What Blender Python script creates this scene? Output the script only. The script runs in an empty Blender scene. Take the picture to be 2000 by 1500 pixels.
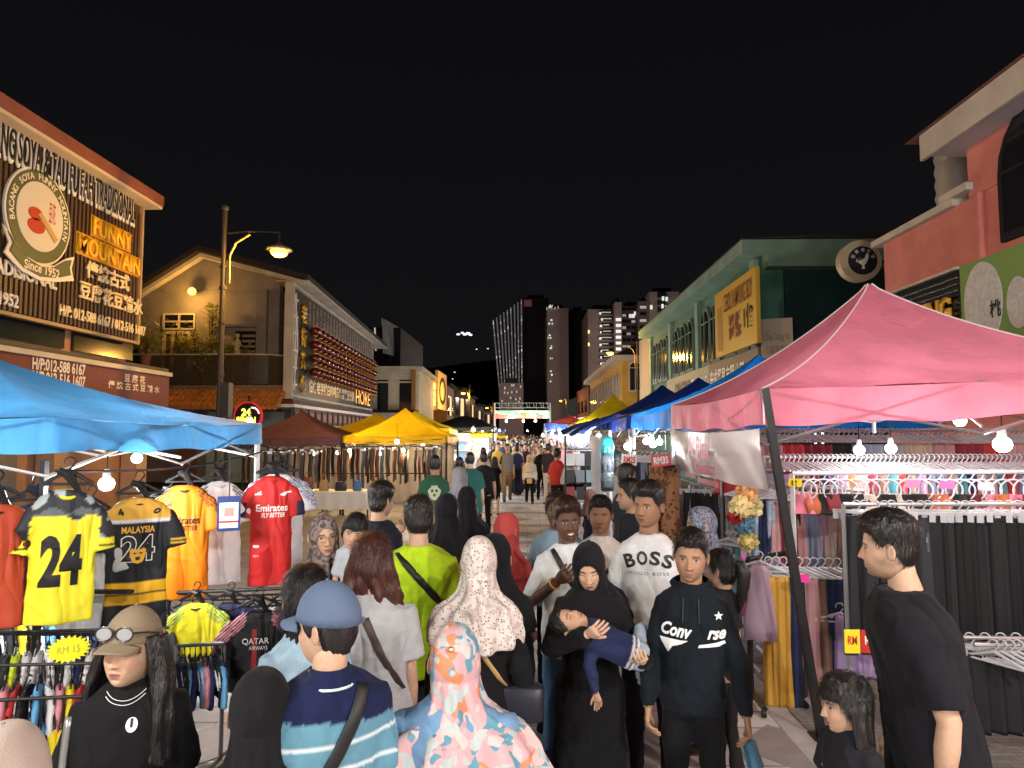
import bpy, bmesh, math, random
import numpy as np
from mathutils import Vector as V, Matrix, noise, Euler
from mathutils.bvhtree import BVHTree
random.seed(7)
R=math.radians
S=bpy.context.scene
C=S.collection
# ---------------- camera, sky, exposure ----------------
cam=bpy.data.cameras.new('camera'); cam.lens=24; cam.sensor_width=36; cam.clip_start=.05; cam.clip_end=3000
co=bpy.data.objects.new('camera',cam); C.objects.link(co); S.camera=co
CAM=V((0,0,2.08)); co.location=CAM
co.rotation_euler=(R(90+3.99),0,R(1.29))
W=bpy.data.worlds.new('World'); S.world=W; W.use_nodes=True
nt=W.node_tree; bg=nt.nodes['Background']
tc=nt.nodes.new('ShaderNodeTexCoord'); sx=nt.nodes.new('ShaderNodeSeparateXYZ'); cr=nt.nodes.new('ShaderNodeValToRGB')
nt.links.new(tc.outputs['Generated'],sx.inputs[0]); nt.links.new(sx.outputs['Z'],cr.inputs[0]); nt.links.new(cr.outputs[0],bg.inputs[0])
cr.color_ramp.elements[0].position=0; cr.color_ramp.elements[0].color=(.0048,.0044,.0048,1)
cr.color_ramp.elements[1].position=.5; cr.color_ramp.elements[1].color=(.0029,.0028,.0036,1)
bg.inputs[1].default_value=1.0
S.view_settings.view_transform='Standard'; S.view_settings.look='None'; S.view_settings.exposure=.5; S.view_settings.gamma=1
S.render.engine='CYCLES'
S.cycles.use_denoising=True; S.cycles.denoiser='OPENIMAGEDENOISE'
S.cycles.max_bounces=5; S.cycles.diffuse_bounces=3; S.cycles.glossy_bounces=2; S.cycles.transmission_bounces=4; S.cycles.transparent_max_bounces=8
S.cycles.caustics_reflective=False; S.cycles.caustics_refractive=False; S.cycles.sample_clamp_indirect=4
S.cycles.use_light_tree=True
MW=co.rotation_euler.to_matrix()
def ray(px,py): return MW@V(((px-1000)/1333.33,-(py-750)/1333.33,-1))
def P(px,py,Y):            # photo pixel -> point at distance Y up the street
    d=ray(px,py); return CAM+d*(Y/d.y)
def PZ(px,py,z):
    d=ray(px,py); return CAM+d*((z-CAM.z)/d.z)
# ---------------- materials ----------------
MATS={}
def mat(name,col=(.5,.5,.5),rough=.7,metal=0,var=0,vs=8,bump=0,bs=40,emit=0,vcol=False,ocol=False,transl=0,alpha=1,stretch=None,ecol=None,spec=.3,kind=None,cols=None,sheen=0,crease=0,sss=0):
    if name in MATS: return MATS[name]
    m=bpy.data.materials.new(name); m.use_nodes=True; t=m.node_tree; N=t.nodes; L=t.links
    b=N['Principled BSDF']; b.inputs['Roughness'].default_value=rough; b.inputs['Metallic'].default_value=metal
    b.inputs['Specular IOR Level'].default_value=spec
    if sheen: b.inputs['Sheen Weight'].default_value=sheen
    src=None
    def rgb(c): return (c[0],c[1],c[2],1)
    tcn=N.new('ShaderNodeTexCoord'); mp=N.new('ShaderNodeMapping'); L.new(tcn.outputs['Object'],mp.inputs[0])
    if stretch: mp.inputs['Scale'].default_value=stretch
    if vcol:
        a=N.new('ShaderNodeVertexColor'); a.layer_name='Col'; src=a.outputs[0]
    elif ocol:
        a=N.new('ShaderNodeObjectInfo'); src=a.outputs['Color']
    else:
        a=N.new('ShaderNodeRGB'); a.outputs[0].default_value=rgb(col); src=a.outputs[0]
    def mix(f,c1,c2,typ='MIX'):
        x=N.new('ShaderNodeMix'); x.data_type='RGBA'; x.blend_type=typ
        for s_,v in ((0,f),(6,c1),(7,c2)):
            if isinstance(v,(int,float)): x.inputs[s_].default_value=v
            elif isinstance(v,tuple): x.inputs[s_].default_value=rgb(v)
            else: L.new(v,x.inputs[s_])
        return x.outputs[2]
    def tex(typ,sc,**k):
        x=N.new(typ); L.new(mp.outputs[0],x.inputs['Vector']); x.inputs['Scale'].default_value=sc
        for q,v in k.items(): setattr(x,q,v)
        return x
    def ramp(s_,a0,a1,c0=(0,0,0),c1=(1,1,1)):
        x=N.new('ShaderNodeValToRGB'); e=x.color_ramp.elements; e[0].position=a0; e[1].position=a1; e[0].color=rgb(c0); e[1].color=rgb(c1); L.new(s_,x.inputs[0]); return x.outputs[0]
    if kind=='spots':      # base cols[0], spots cols[1..]
        src=mix(1.0,cols[0],cols[0])
        for i,c in enumerate(cols[1:]):
            n=tex('ShaderNodeTexNoise',vs*(1+.45*i)); n.inputs['Detail'].default_value=1.2; n.inputs['Distortion'].default_value=1.1
            mp2=N.new('ShaderNodeMapping'); L.new(tcn.outputs['Object'],mp2.inputs[0]); mp2.inputs['Location'].default_value=(3.1*i,1.7*i,.9*i); L.new(mp2.outputs[0],n.inputs['Vector'])
            src=mix(ramp(n.outputs['Fac'],.56,.575),src,c)
    elif kind=='voronoi':
        n=tex('ShaderNodeTexVoronoi',vs); src=mix(ramp(n.outputs['Distance'],.28,.34),cols[1],cols[0])
        n2=tex('ShaderNodeTexNoise',vs*.35); src=mix(ramp(n2.outputs['Fac'],.55,.6),src,cols[2] if len(cols)>2 else cols[0])
    elif kind=='paisley':
        n=tex('ShaderNodeTexNoise',vs); n.inputs['Detail'].default_value=3; n.inputs['Distortion'].default_value=2.5
        src=mix(ramp(n.outputs['Fac'],.47,.53),cols[0],cols[1])
    elif kind=='brick':
        n=N.new('ShaderNodeTexBrick'); L.new(mp.outputs[0],n.inputs['Vector']); n.inputs['Scale'].default_value=vs
        n.inputs['Color1'].default_value=rgb(cols[0]); n.inputs['Color2'].default_value=rgb(cols[1]); n.inputs['Mortar'].default_value=rgb(cols[2]); n.inputs['Mortar Size'].default_value=.012; src=n.outputs[0]
    if var:
        n=tex('ShaderNodeTexNoise',vs if not kind else 1.3); n.inputs['Detail'].default_value=5; n.inputs['Roughness'].default_value=.6
        g=ramp(n.outputs['Fac'],.3,.7,(1-var,)*3,(1+var*.6,)*3); src=mix(1.0,src,g,'MULTIPLY')
    L.new(src,b.inputs['Base Color'])
    bpo=None
    if sss: b.inputs['Subsurface Weight'].default_value=sss; b.inputs['Subsurface Radius'].default_value=(.012,.005,.003); b.inputs['Subsurface Scale'].default_value=1
    if crease:
        mp3=N.new('ShaderNodeMapping'); L.new(tcn.outputs['Object'],mp3.inputs[0]); mp3.inputs['Scale'].default_value=(1,1,.42); mp3.inputs['Rotation'].default_value=(.3,.25,.4)
        n=tex('ShaderNodeTexNoise',5.5); L.new(mp3.outputs[0],n.inputs['Vector']); n.inputs['Detail'].default_value=.8; n.inputs['Distortion'].default_value=.9
        ab=N.new('ShaderNodeMath'); ab.operation='SUBTRACT'; L.new(n.outputs['Fac'],ab.inputs[0]); ab.inputs[1].default_value=.5; a2=N.new('ShaderNodeMath'); a2.operation='ABSOLUTE'; L.new(ab.outputs[0],a2.inputs[0])
        bpo=N.new('ShaderNodeBump'); bpo.inputs['Strength'].default_value=1; bpo.inputs['Distance'].default_value=.06*crease; L.new(a2.outputs[0],bpo.inputs['Height']); L.new(bpo.outputs[0],b.inputs['Normal'])
    if bump:
        n=tex('ShaderNodeTexNoise',bs); n.inputs['Detail'].default_value=4
        bp=N.new('ShaderNodeBump'); bp.inputs['Strength'].default_value=min(1,bump); bp.inputs['Distance'].default_value=.02*max(1,bump)
        L.new(n.outputs['Fac'],bp.inputs['Height']); L.new(bp.outputs[0],b.inputs['Normal'])
        if bpo: L.new(bpo.outputs[0],bp.inputs['Normal'])
    if emit:
        if ecol: b.inputs['Emission Color'].default_value=rgb(ecol)
        else: L.new(src,b.inputs['Emission Color'])
        b.inputs['Emission Strength'].default_value=emit
    if alpha<1: b.inputs['Alpha'].default_value=alpha
    if transl:
        tr=N.new('ShaderNodeBsdfTranslucent'); L.new(src,tr.inputs[0]); ms=N.new('ShaderNodeMixShader'); ms.inputs[0].default_value=transl
        L.new(b.outputs[0],ms.inputs[1]); L.new(tr.outputs[0],ms.inputs[2]); L.new(ms.outputs[0],N['Material Output'].inputs[0])
    MATS[name]=m; return m
# ---------------- mesh builder ----------------
class MB:
    def __init__(s,col=(1,1,1)): s.v=[]; s.f=[]; s.mi=[]; s.c=[]; s.col=col; s.m=0
    def av(s,p): s.v.append((p[0],p[1],p[2])); s.c.append(s.col); return len(s.v)-1
    def af(s,*i): s.f.append(tuple(i)); s.mi.append(s.m)
    def box(s,a,b,rot=None,o=None):
        k=len(s.v)
        for x in (a[0],b[0]):
            for y in (a[1],b[1]):
                for z in (a[2],b[2]):
                    p=V((x,y,z))
                    if rot is not None: p=rot@p
                    if o is not None: p=p+V(o)
                    s.av(p)
        for q in ((0,1,3,2),(4,6,7,5),(0,4,5,1),(2,3,7,6),(0,2,6,4),(1,5,7,3)): s.af(*[k+i for i in q])
        return s
    def hexa(s,p):          # 8 points: 4 front ring, 4 back ring
        k=len(s.v)
        for q in p: s.av(q)
        for q in ((3,2,1,0),(4,5,6,7),(0,1,5,4),(1,2,6,5),(2,3,7,6),(3,0,4,7)): s.af(*[k+i for i in q])
        return s
    def rings(s,rs,cap=True,close=True):
        n=len(rs[0]); ids=[[s.av(p) for p in r] for r in rs]
        for a,b in zip(ids,ids[1:]):
            for i in range(n if close else n-1):
                j=(i+1)%n; s.af(a[i],a[j],b[j],b[i])
        if cap: s.af(*ids[0][::-1]); s.af(*ids[-1])
        return s
    def tube(s,pts,rad,n=8,ref=None,cap=True):
        pts=[V(p) for p in pts]; rs=[]; pr=V(ref) if ref is not None else None
        for i,p in enumerate(pts):
            T=(pts[min(i+1,len(pts)-1)]-pts[max(i-1,0)]).normalized()
            if pr is None or abs(pr.dot(T))>.98: pr=V((0,0,1)) if abs(T.z)<.9 else V((1,0,0))
            A=(pr-T*pr.dot(T)).normalized(); B=T.cross(A)
            if ref is None: pr=A
            r=rad[i] if isinstance(rad,(list,tuple)) else rad
            a,b=(r if isinstance(r,(list,tuple)) else (r,r))
            rs.append([p+A*(a*math.cos(2*math.pi*k/n))+B*(b*math.sin(2*math.pi*k/n)) for k in range(n)])
        return s.rings(rs,cap)
    def sph(s,c,r,n=10,m=7,sc=(1,1,1)):
        rs=[]
        for j in range(1,m):
            e=-math.pi/2+math.pi*j/m
            rs.append([(c[0]+r*sc[0]*math.cos(e)*math.cos(2*math.pi*i/n),c[1]+r*sc[1]*math.cos(e)*math.sin(2*math.pi*i/n),c[2]+r*sc[2]*math.sin(e)) for i in range(n)])
        return s.rings(rs,True)
    def prism(s,pts,d):      # planar outline + offset vector
        d=V(d); k=len(s.v); n=len(pts)
        for p in pts: s.av(p)
        for p in pts: s.av(V(p)+d)
        s.af(*range(k,k+n)); s.af(*[k+n+i for i in range(n)][::-1])
        for i in range(n): j=(i+1)%n; s.af(k+i,k+n+i,k+n+j,k+j)
        return s
    def grid(s,fn,nu,nv):
        k=len(s.v)
        for j in range(nv+1):
            for i in range(nu+1): s.av(fn(i/nu,j/nv))
        for j in range(nv):
            for i in range(nu):
                a=k+j*(nu+1)+i; s.af(a,a+1,a+nu+2,a+nu+1)
        return s
    def mesh(s,name='mesh',mats=(),smooth=False):
        me=bpy.data.meshes.new(name); me.from_pydata(s.v,[],s.f)
        for m in mats: me.materials.append(m)
        if len(mats)>1: me.polygons.foreach_set('material_index',s.mi)
        setcol(me,s.c)
        if smooth: me.polygons.foreach_set('use_smooth',[True]*len(me.polygons))
        me.update(); return me
    def build(s,name,mats,parent=None,smooth=False,world=False,**k):
        if not isinstance(mats,(list,tuple)): mats=[mats]
        if world and parent is not None:
            mi=parent['_mi'] if False else (Matrix.Translation(parent.location)@parent.rotation_euler.to_matrix().to_4x4()).inverted()
            s.v=[tuple(mi@V(p)) for p in s.v]
        me=s.mesh(name,mats,smooth)
        me2=me; bm=bmesh.new(); bm.from_mesh(me2); bmesh.ops.recalc_face_normals(bm,faces=bm.faces); bm.to_mesh(me2); bm.free()
        return obj(name,me2,parent,**k)
def setcol(me,cols):
    if me.color_attributes.get('Col') is None: me.color_attributes.new('Col','FLOAT_COLOR','POINT')
    a=np.ones((len(me.vertices),4),dtype=np.float32); a[:,:3]=np.array(cols,dtype=np.float32).reshape(-1,3) if len(cols) else 1
    me.color_attributes['Col'].data.foreach_set('color',a.ravel())
def tag(o,label=None,cat=None,group=None,kind=None):
    for k,v in (('label',label),('category',cat),('group',group),('kind',kind)):
        if v: o[k]=v
    return o
def obj(name,me,parent=None,loc=None,rot=None,color=None,**k):
    o=bpy.data.objects.new(name,me); C.objects.link(o)
    if parent is not None: o.parent=parent
    if loc is not None: o.location=loc
    if rot is not None: o.rotation_euler=rot
    if color is not None: o.color=(*color,1)
    return tag(o,**k)
def thing(name,label,cat,loc=(0,0,0),rot=(0,0,0),group=None):
    return obj(name,None,None,loc,rot,label=label,cat=cat,group=group)
def copy_tree(o,parent=None):
    c=o.copy(); C.objects.link(c); c.parent=parent
    for ch in o.children: copy_tree(ch,c)
    return c
_ub={}
def ubox(name,m,c,size,parent=None,rz=0,**k):
    if m.name not in _ub: _ub[m.name]=MB().box((-.5,-.5,-.5),(.5,.5,.5)).mesh('block',[m])
    if parent is not None: c=V(c)-parent.location
    o=obj(name,_ub[m.name],parent,c,(0,0,rz),**k); o.scale=size; return o
def remesh(mb,vox,sm=4,name='cloth'):
    me=mb.mesh(); o=bpy.data.objects.new('tmp',me); C.objects.link(o)
    m=o.modifiers.new('r','REMESH'); m.mode='VOXEL'; m.voxel_size=vox; m.use_smooth_shade=True
    m2=o.modifiers.new('s','SMOOTH'); m2.factor=.5; m2.iterations=sm
    dg=bpy.context.evaluated_depsgraph_get(); r=bpy.data.meshes.new_from_object(o.evaluated_get(dg)); r.name=name
    bpy.data.objects.remove(o); bpy.data.meshes.remove(me); return r
def getco(me):
    a=np.empty(len(me.vertices)*3,dtype=np.float64); me.vertices.foreach_get('co',a); return a.reshape(-1,3)
def setco(me,a): me.vertices.foreach_set('co',a.ravel()); me.update()
def wrinkle(me,amp,f=(9,9,4),seed=0):
    a=getco(me); n=np.empty(len(me.vertices)*3); me.vertex_normals.foreach_get('vector',n); n=n.reshape(-1,3)
    d=np.array([noise.noise((p[0]*f[0]+seed,p[1]*f[1],p[2]*f[2]+seed))+.5*noise.noise((p[0]*f[0]*2.3+p[2]*7,p[1]*f[1]*2+seed,p[2]*f[2]*2.5)) for p in a])
    rg=np.array([max(0,1-2.6*abs(noise.noise((p[0]*f[0]*1.1+seed*2,p[1]*f[1]*1.1,p[2]*f[2]*1.7+p[0]*3))))**2 for p in a]); d=d*.75+rg*.9-.3
    setco(me,a+n*(d*amp)[:,None])
def ss(a,b,x):
    t=np.clip((x-a)/(b-a),0,1); return t*t*(3-2*t)
# ---------------- text ----------------
def textmesh(body,w=None,h=None,bold=0,extr=0,align='CENTER',sub=0,space=1,shear=0,linesp=1):
    c=bpy.data.curves.new('t','FONT'); c.body=body; c.align_x=align; c.align_y='CENTER'; c.offset=bold; c.extrude=0; c.resolution_u=3
    c.space_character=space; c.shear=shear; c.space_line=linesp
    o=bpy.data.objects.new('t',c); C.objects.link(o)
    dg=bpy.context.evaluated_depsgraph_get(); me=bpy.data.meshes.new_from_object(o.evaluated_get(dg)); bpy.data.objects.remove(o)
    a=getco(me); mn=a.min(0); mx=a.max(0); a-= (mn+mx)/2; d=mx-mn
    sxx=w/d[0] if w else None; syy=h/d[1] if h else None
    if sxx is None: sxx=syy
    if syy is None: syy=sxx
    a[:,0]*=sxx; a[:,1]*=syy; setco(me,a)
    bm=bmesh.new(); bm.from_mesh(me); bmesh.ops.remove_doubles(bm,verts=bm.verts,dist=1e-5)
    if extr:
        r=bmesh.ops.extrude_face_region(bm,geom=bm.faces[:]); bmesh.ops.translate(bm,verts=[g for g in r['geom'] if isinstance(g,bmesh.types.BMVert)],vec=(0,0,extr))
        bmesh.ops.recalc_face_normals(bm,faces=bm.faces)
    if sub:
        bmesh.ops.triangulate(bm,faces=bm.faces)
        for _ in range(3):
            e=[x for x in bm.edges if x.calc_length()>sub]
            if not e: break
            bmesh.ops.subdivide_edges(bm,edges=e,cuts=1); bmesh.ops.triangulate(bm,faces=bm.faces)
    bm.to_mesh(me); bm.free(); me.materials.clear(); return me
def place(me,O,U,Z,m,name,parent=None):   # plane mesh (x,y,+z out) into a frame
    O=V(O); U=V(U).normalized(); Z=V(Z).normalized(); N=U.cross(Z)
    M4=Matrix(((U.x,Z.x,N.x,O.x),(U.y,Z.y,N.y,O.y),(U.z,Z.z,N.z,O.z),(0,0,0,1)))
    if parent is not None: M4=(Matrix.Translation(parent.location)@parent.rotation_euler.to_matrix().to_4x4()).inverted()@M4
    me.transform(M4); me.materials.append(m); return obj(name,me,parent)
class Wall:                 # vertical plane from ground point A to B (left to right in the photo)
    def __init__(s,A,B): s.A=V((A[0],A[1],0)); s.B=V((B[0],B[1],0)); s.U=(s.B-s.A).normalized(); s.Z=V((0,0,1)); s.N=s.U.cross(s.Z)
    def hit(s,px,py): d=ray(px,py); t=(s.A-CAM).dot(s.N)/d.dot(s.N); return CAM+d*t
    def u(s,px,py=800): return (s.hit(px,py)-s.A).dot(s.U)
    def z(s,px,py): return s.hit(px,py).z
    def p(s,u,z,n=0): return s.A+s.U*u+s.Z*z+s.N*n
    def box(s,mb,u0,u1,z0,z1,n0,n1):
        return mb.hexa([s.p(u0,z0,n1),s.p(u1,z0,n1),s.p(u1,z1,n1),s.p(u0,z1,n1),s.p(u0,z0,n0),s.p(u1,z0,n0),s.p(u1,z1,n0),s.p(u0,z1,n0)])
    def text(s,body,u0,u1,z0,z1,m,name='lettering',parent=None,n=.02,bold=.01,extr=0,**k):
        return place(textmesh(body,u1-u0,z1-z0,bold,extr,**k),s.p((u0+u1)/2,(z0+z1)/2,n),s.U,s.Z,m,name,parent)
    def ptext(s,body,x0,y0,x1,y1,h,m,**k):   # text between two photo points along its middle line, h high in metres
        a=s.hit(x0,y0); b=s.hit(x1,y1); u0=(a-s.A).dot(s.U); u1=(b-s.A).dot(s.U); z=(a.z+b.z)/2
        return s.text(body,u0,u1,z-h/2,z+h/2,m,**k)
def lamp(loc,power,col,parent,radius=.05,name='lamp_glow'):
    l=bpy.data.lights.new(name,'POINT'); l.energy=power; l.color=col; l.shadow_soft_size=radius
    o=bpy.data.objects.new(name,l); C.objects.link(o); o.parent=parent; o.location=loc; return o
COOL=(1,.97,.93); WARM=(1,.72,.4); SOD=(1,.50,.09)
# ---------------- people ----------------
PI=math.pi
def headf(az,el,feat=True,fem=0,smile=0):
    x=np.cos(el)*np.sin(az); y=-np.cos(el)*np.cos(az); z=np.sin(el)
    p=np.where(z<0,2.7,2.25); rad=(1-np.abs(z)**p)**(1/p); c=np.cos(el)+1e-6
    x=x/c*rad; y=y/c*rad; t=np.clip(-z,0,1); up=np.clip(z,0,1)
    X=.073*x*(1-(.26+.05*fem)*t**1.6); Yy=.094*y; Z=.116*z
    Yy=np.where(y>0,Yy*(1-.42*t**1.3)+.006*up,Yy*(1-.04*t)); X=X*(1+.05*ss(-.2,.8,y)*up)
    Yy=Yy-.012*t*ss(.2,-.6,y)
    if not feat: return X,Yy,Z
    fr=ss(.1,-.5,y); flat=np.clip((-Yy-.078)/.02,0,1); Yy=Yy+fr*flat*.006
    def g(cx,cz,sx,sz): return np.exp(-((X-cx)/sx)**2-((Z-cz)/sz)**2)
    def g2(cx,cz,sx,sz): return g(cx,cz,sx,sz)+g(-cx,cz,sx,sz)
    nr=np.clip((.016-Z)/.052,0,1)*np.where(Z>-.037,1,np.exp(-((Z+.037)/.0065)**2))
    w=.009+.004*nr
    d=.022*nr**1.1*np.exp(-(X/w)**2)+.007*g2(.013,-.037,.0065,.007)+.0045*g2(.028,.019,.02,.007)
    d+=-.0085*g2(.031,.002,.017,.011)+.0045*g2(.031,.000,.012,.0065)+.004*g2(.043,-.028,.018,.018)
    d+=.0045*g(0,-.062,.019,.0045)+.0055*g(0,-.0725,.016,.005)-.003*g(0,-.0672,.022,.0018)-.003*g(0,-.084,.02,.006)+.007*g(0,-.101,.018,.012)
    d+=-.003*g2(.05,.01,.01,.02)
    if smile: d+=.004*g2(.036,-.045,.012,.014)
    return X,Yy-fr*d,Z
def head_part(mb,skin,lod,beard=0,smile=0,fem=0,lip=None,eyes=True,M=None,down=0):
    na,ne={0:(112,104),1:(44,40),2:(14,10)}[lod]
    a=np.linspace(-1,1,na,endpoint=False); a=PI*(np.sign(a)*(np.abs(a)**1.45))
    e=np.linspace(-1,1,ne+1); e=PI/2*np.sign(e)*np.abs(e)**1.12; e[0]=-PI/2+.01; e[-1]=PI/2-.01
    A,E_=np.meshgrid(a,e); X,Y,Z=headf(A,E_,True,fem,smile)
    sk=np.array(skin); col=np.ones(X.shape+(3,))*sk; fr=ss(-.02,-.05,Y)
    def blend(mask,c): nonlocal col; m=(mask*fr)[...,None]; col=col*(1-m)+np.array(c)*m
    red=np.array([min(1,sk[0]*1.12),sk[1]*.88,sk[2]*.85])
    ax=np.abs(X)
    blend(.5*np.exp(-((ax-.042)/.02)**2-((Z+.03)/.022)**2),red)
    blend(.35*np.exp(-(X/.018)**2-((Z+.035)/.012)**2),red)
    if beard:
        b=ss(-.048,-.062,Z)*ss(.075,.03,ax)*(1-np.exp(-(X/.026)**2-((Z+.068)/.0085)**2)); b=np.maximum(b*.5,np.exp(-(X/.024)**2-((Z+.0555)/.005)**2)*.9)
        b=np.maximum(b,.9*np.exp(-(X/.017)**2-((Z+.09)/.012)**2)); b=np.maximum(b,.45*ss(.052,.066,ax)*ss(-.01,-.05,Z))
        col=col*(1-(b*beard)[...,None])+np.array((.012,.009,.008))*(b*beard)[...,None]
    L=lip or (sk[0]*.82,sk[1]*.52,sk[2]*.5)
    if lod<2:
        mw=.025 if smile else .0215
        lm=ss(1.05,.85,np.sqrt((ax/mw)**2+((Z+.067)/.0095)**2)); blend(lm,L)
        if smile: blend(ss(1.1,.8,np.sqrt((ax/.019)**2+((Z+.067)/.0048)**2)),(.75,.72,.68))
        else: blend(ss(1.1,.6,np.sqrt((ax/.021)**2+((Z+.0672)/.0016)**2)),(.06,.02,.02))
        zb=.0205-.006*((ax-.028)/.02)**2; blend(.85*ss(.0048,.0022,np.abs(Z-zb))*ss(.011,.015,ax)*ss(.051,.043,ax),(.015,.01,.008))
        dx=ax-.031
        if eyes and not down:
            hh=.0048*np.clip(1-(dx/.0148)**2,0,1)
            blend(.9*ss(1.0,.0,np.abs(Z-.001-hh)/.0028)*ss(.0165,.0145,np.abs(dx)),(.02,.012,.01))
            blend(ss(hh+.0006,hh-.0006,np.abs(Z-.001))*(np.abs(dx)<.0145),(.40,.37,.35))
            blend(ss(.0068,.0052,np.sqrt(dx**2+(Z-.0015)**2))*ss(hh+.0006,hh-.0006,np.abs(Z-.001)),(.012,.007,.005))
            blend(.3*np.exp(-(dx/.014)**2-((Z+.011)/.004)**2),sk*.55)
        elif eyes: blend(.95*ss(.0024,.001,np.abs(Z+.003+.15*np.abs(dx)-.001))*ss(.0165,.013,np.abs(dx)),(.02,.012,.01))
        blend(.8*np.exp(-((ax-.0075)/.0032)**2-((Z+.0415)/.0022)**2),(.06,.03,.02))
    k=len(mb.v); P3=np.stack([X,Y,Z],-1).reshape(-1,3); cc=col.reshape(-1,3)
    for p,c in zip(P3,cc): mb.v.append(tuple(M@V(p))); mb.c.append(tuple(c))
    for j in range(ne):
        for i in range(na):
            q=(i+1)%na; mb.af(k+j*na+i,k+j*na+q,k+(j+1)*na+q,k+(j+1)*na+i)
    if lod<2:
        for sg in (-1,1):
            r=[]; mb.col=tuple(sk*.95)
            for t,(rr,th) in enumerate([(.2,.004),(.75,.006),(1,.004),(.9,.001),(.55,-.002),(.1,-.003)]):
                ring=[]
                for q in range(14):
                    an=2*PI*q/14; u=math.cos(an)*.0165*rr; w_=math.sin(an)*.031*rr*(1 if math.sin(an)>0 else .9)
                    ring.append(M@V((sg*(.0725+th+.012*(u/.0165*.5+.5)*1.0),.012+u,-.008+w_+.002)))
                r.append(ring)
            mb.rings(r,True)
def hairline(aa,hl=None):
    return np.interp(aa,np.radians([0,32,52,66,80,95,108,130,180]),hl or [.070,.068,.052,.02,-.012,.018,-.045,-.075,-.084])
def hair_part(mb,M,lod,thick=.016,side=.007,top=.006,seed=0,hl=None,rough=.004,part=0,cut=None):
    na,ne={0:(120,64),1:(44,28),2:(14,8)}[lod]
    a=np.linspace(-PI,PI,na,endpoint=False); e=np.linspace(R(-62),PI/2-.01,ne+1); A,E_=np.meshgrid(a,e)
    X,Y,Z=headf(A,E_,False); dz=Z-hairline(np.abs(A),hl); up=np.clip(Z/.116,0,1)
    off=(side+(thick-side)*ss(.1,.75,up)+top*up)*ss(-.003,.014,dz)-.003*(dz<0)
    if lod<2:
        nz=np.array([noise.noise((x*60+seed,y*60,z*22)) + .6*noise.noise((x*150+seed,y*150,z*50)) for x,y,z in zip(X.ravel(),Y.ravel(),Z.ravel())]).reshape(X.shape)
        off=off+nz*rough*ss(0,.01,dz)
    r=np.sqrt(X**2+Y**2+Z**2); s_=1+off/r; k=len(mb.v)
    for x,y,z in zip((X*s_).ravel(),(Y*s_).ravel(),(Z*s_).ravel()): mb.v.append(tuple(M@V((x,y,z)))); mb.c.append((1,1,1))
    ok=(dz>-.006)
    for j in range(ne):
        for i in range(na):
            q=(i+1)%na
            if ok[j,i] or ok[j,q] or ok[j+1,i] or ok[j+1,q]: mb.af(k+j*na+i,k+j*na+q,k+(j+1)*na+q,k+(j+1)*na+i)
def strands(mb,M,lod,seed=0,thick=.016,side=.007,top=.006,hl=None,n=2600,down=False):
    if lod: return
    rd=random.Random(seed); k=0
    while k<n:
        az=rd.uniform(-PI,PI); el=rd.uniform(R(-45),PI/2-.05)
        if rd.random()>math.cos(el)+.15: continue
        X,Y,Z=headf(np.array([az]),np.array([el]),False); p=V((X[0],Y[0],Z[0])); dz=p.z-float(hairline(abs(az),hl))
        if dz<.002: continue
        k+=1; up=max(0,p.z/.116); off=(side+(thick-side)*float(ss(.1,.75,up))+top*up)*float(ss(-.003,.014,dz)); r=p.length; nn=p.normalized(); p=p*(1+(off-.001)/r)
        g=V((math.sin(az)*.3,-.5*up*(1 if not down else 0),-1+1.0*up*(not down)))+V((rd.gauss(0,.3),rd.gauss(0,.3),rd.gauss(0,.2))); t_=(g-nn*g.dot(nn)).normalized(); l=rd.uniform(.012,.032)*(1.6 if down else 1); w_=t_.cross(nn)*.0009; lift=rd.uniform(.0005,.006)
        q=p+t_*l*.5+nn*lift*.7; e_=p+t_*l+nn*lift*.8-V((0,0,.002)); i=len(mb.v)
        for z_ in (p-w_,p+w_,q+w_*.8,q-w_*.8,e_): mb.v.append(tuple(M@z_)); mb.c.append((1,1,1))
        mb.af(i,i+1,i+2,i+3); mb.af(i+3,i+2,i+4)
def curtain(mb,M,L,a0=105,wid=.088,lod=0,wave=.006,flare=.02,front=0,seed=0,top=.05):
    n=40 if lod==0 else 14; m=30 if lod==0 else 8; rs=[]
    for j in range(m+1):
        t=j/m; z=top-(top+L)*t; w=wid+flare*math.sin(min(1,t*1.2)*1.9); d=.092-.028*t; cy=.012-.01*t; ring=[]
        for inner in (0,1):
            for i in range(n+1):
                s_=i/n if not inner else 1-i/n
                an=R(-a0+2*a0*s_); wv=wave*math.sin(s_*47+3*math.sin(t*5+seed)+t*4)*(.4+t)+wave*1.6*noise.noise((s_*9+seed,t*5,seed)) 
                q=(0 if not inner else -.022)+wv; q-=.03*max(0,t-.85)*6*abs(noise.noise((s_*20,seed,1)))
                zz=z+(.03*noise.noise((s_*14,seed,3)) if t>.8 else 0)
                ring.append(M@V(((w+q)*math.sin(an),cy+(d+q)*math.cos(an),zz)))
        rs.append(ring)
    mb.rings(rs,True)
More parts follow.
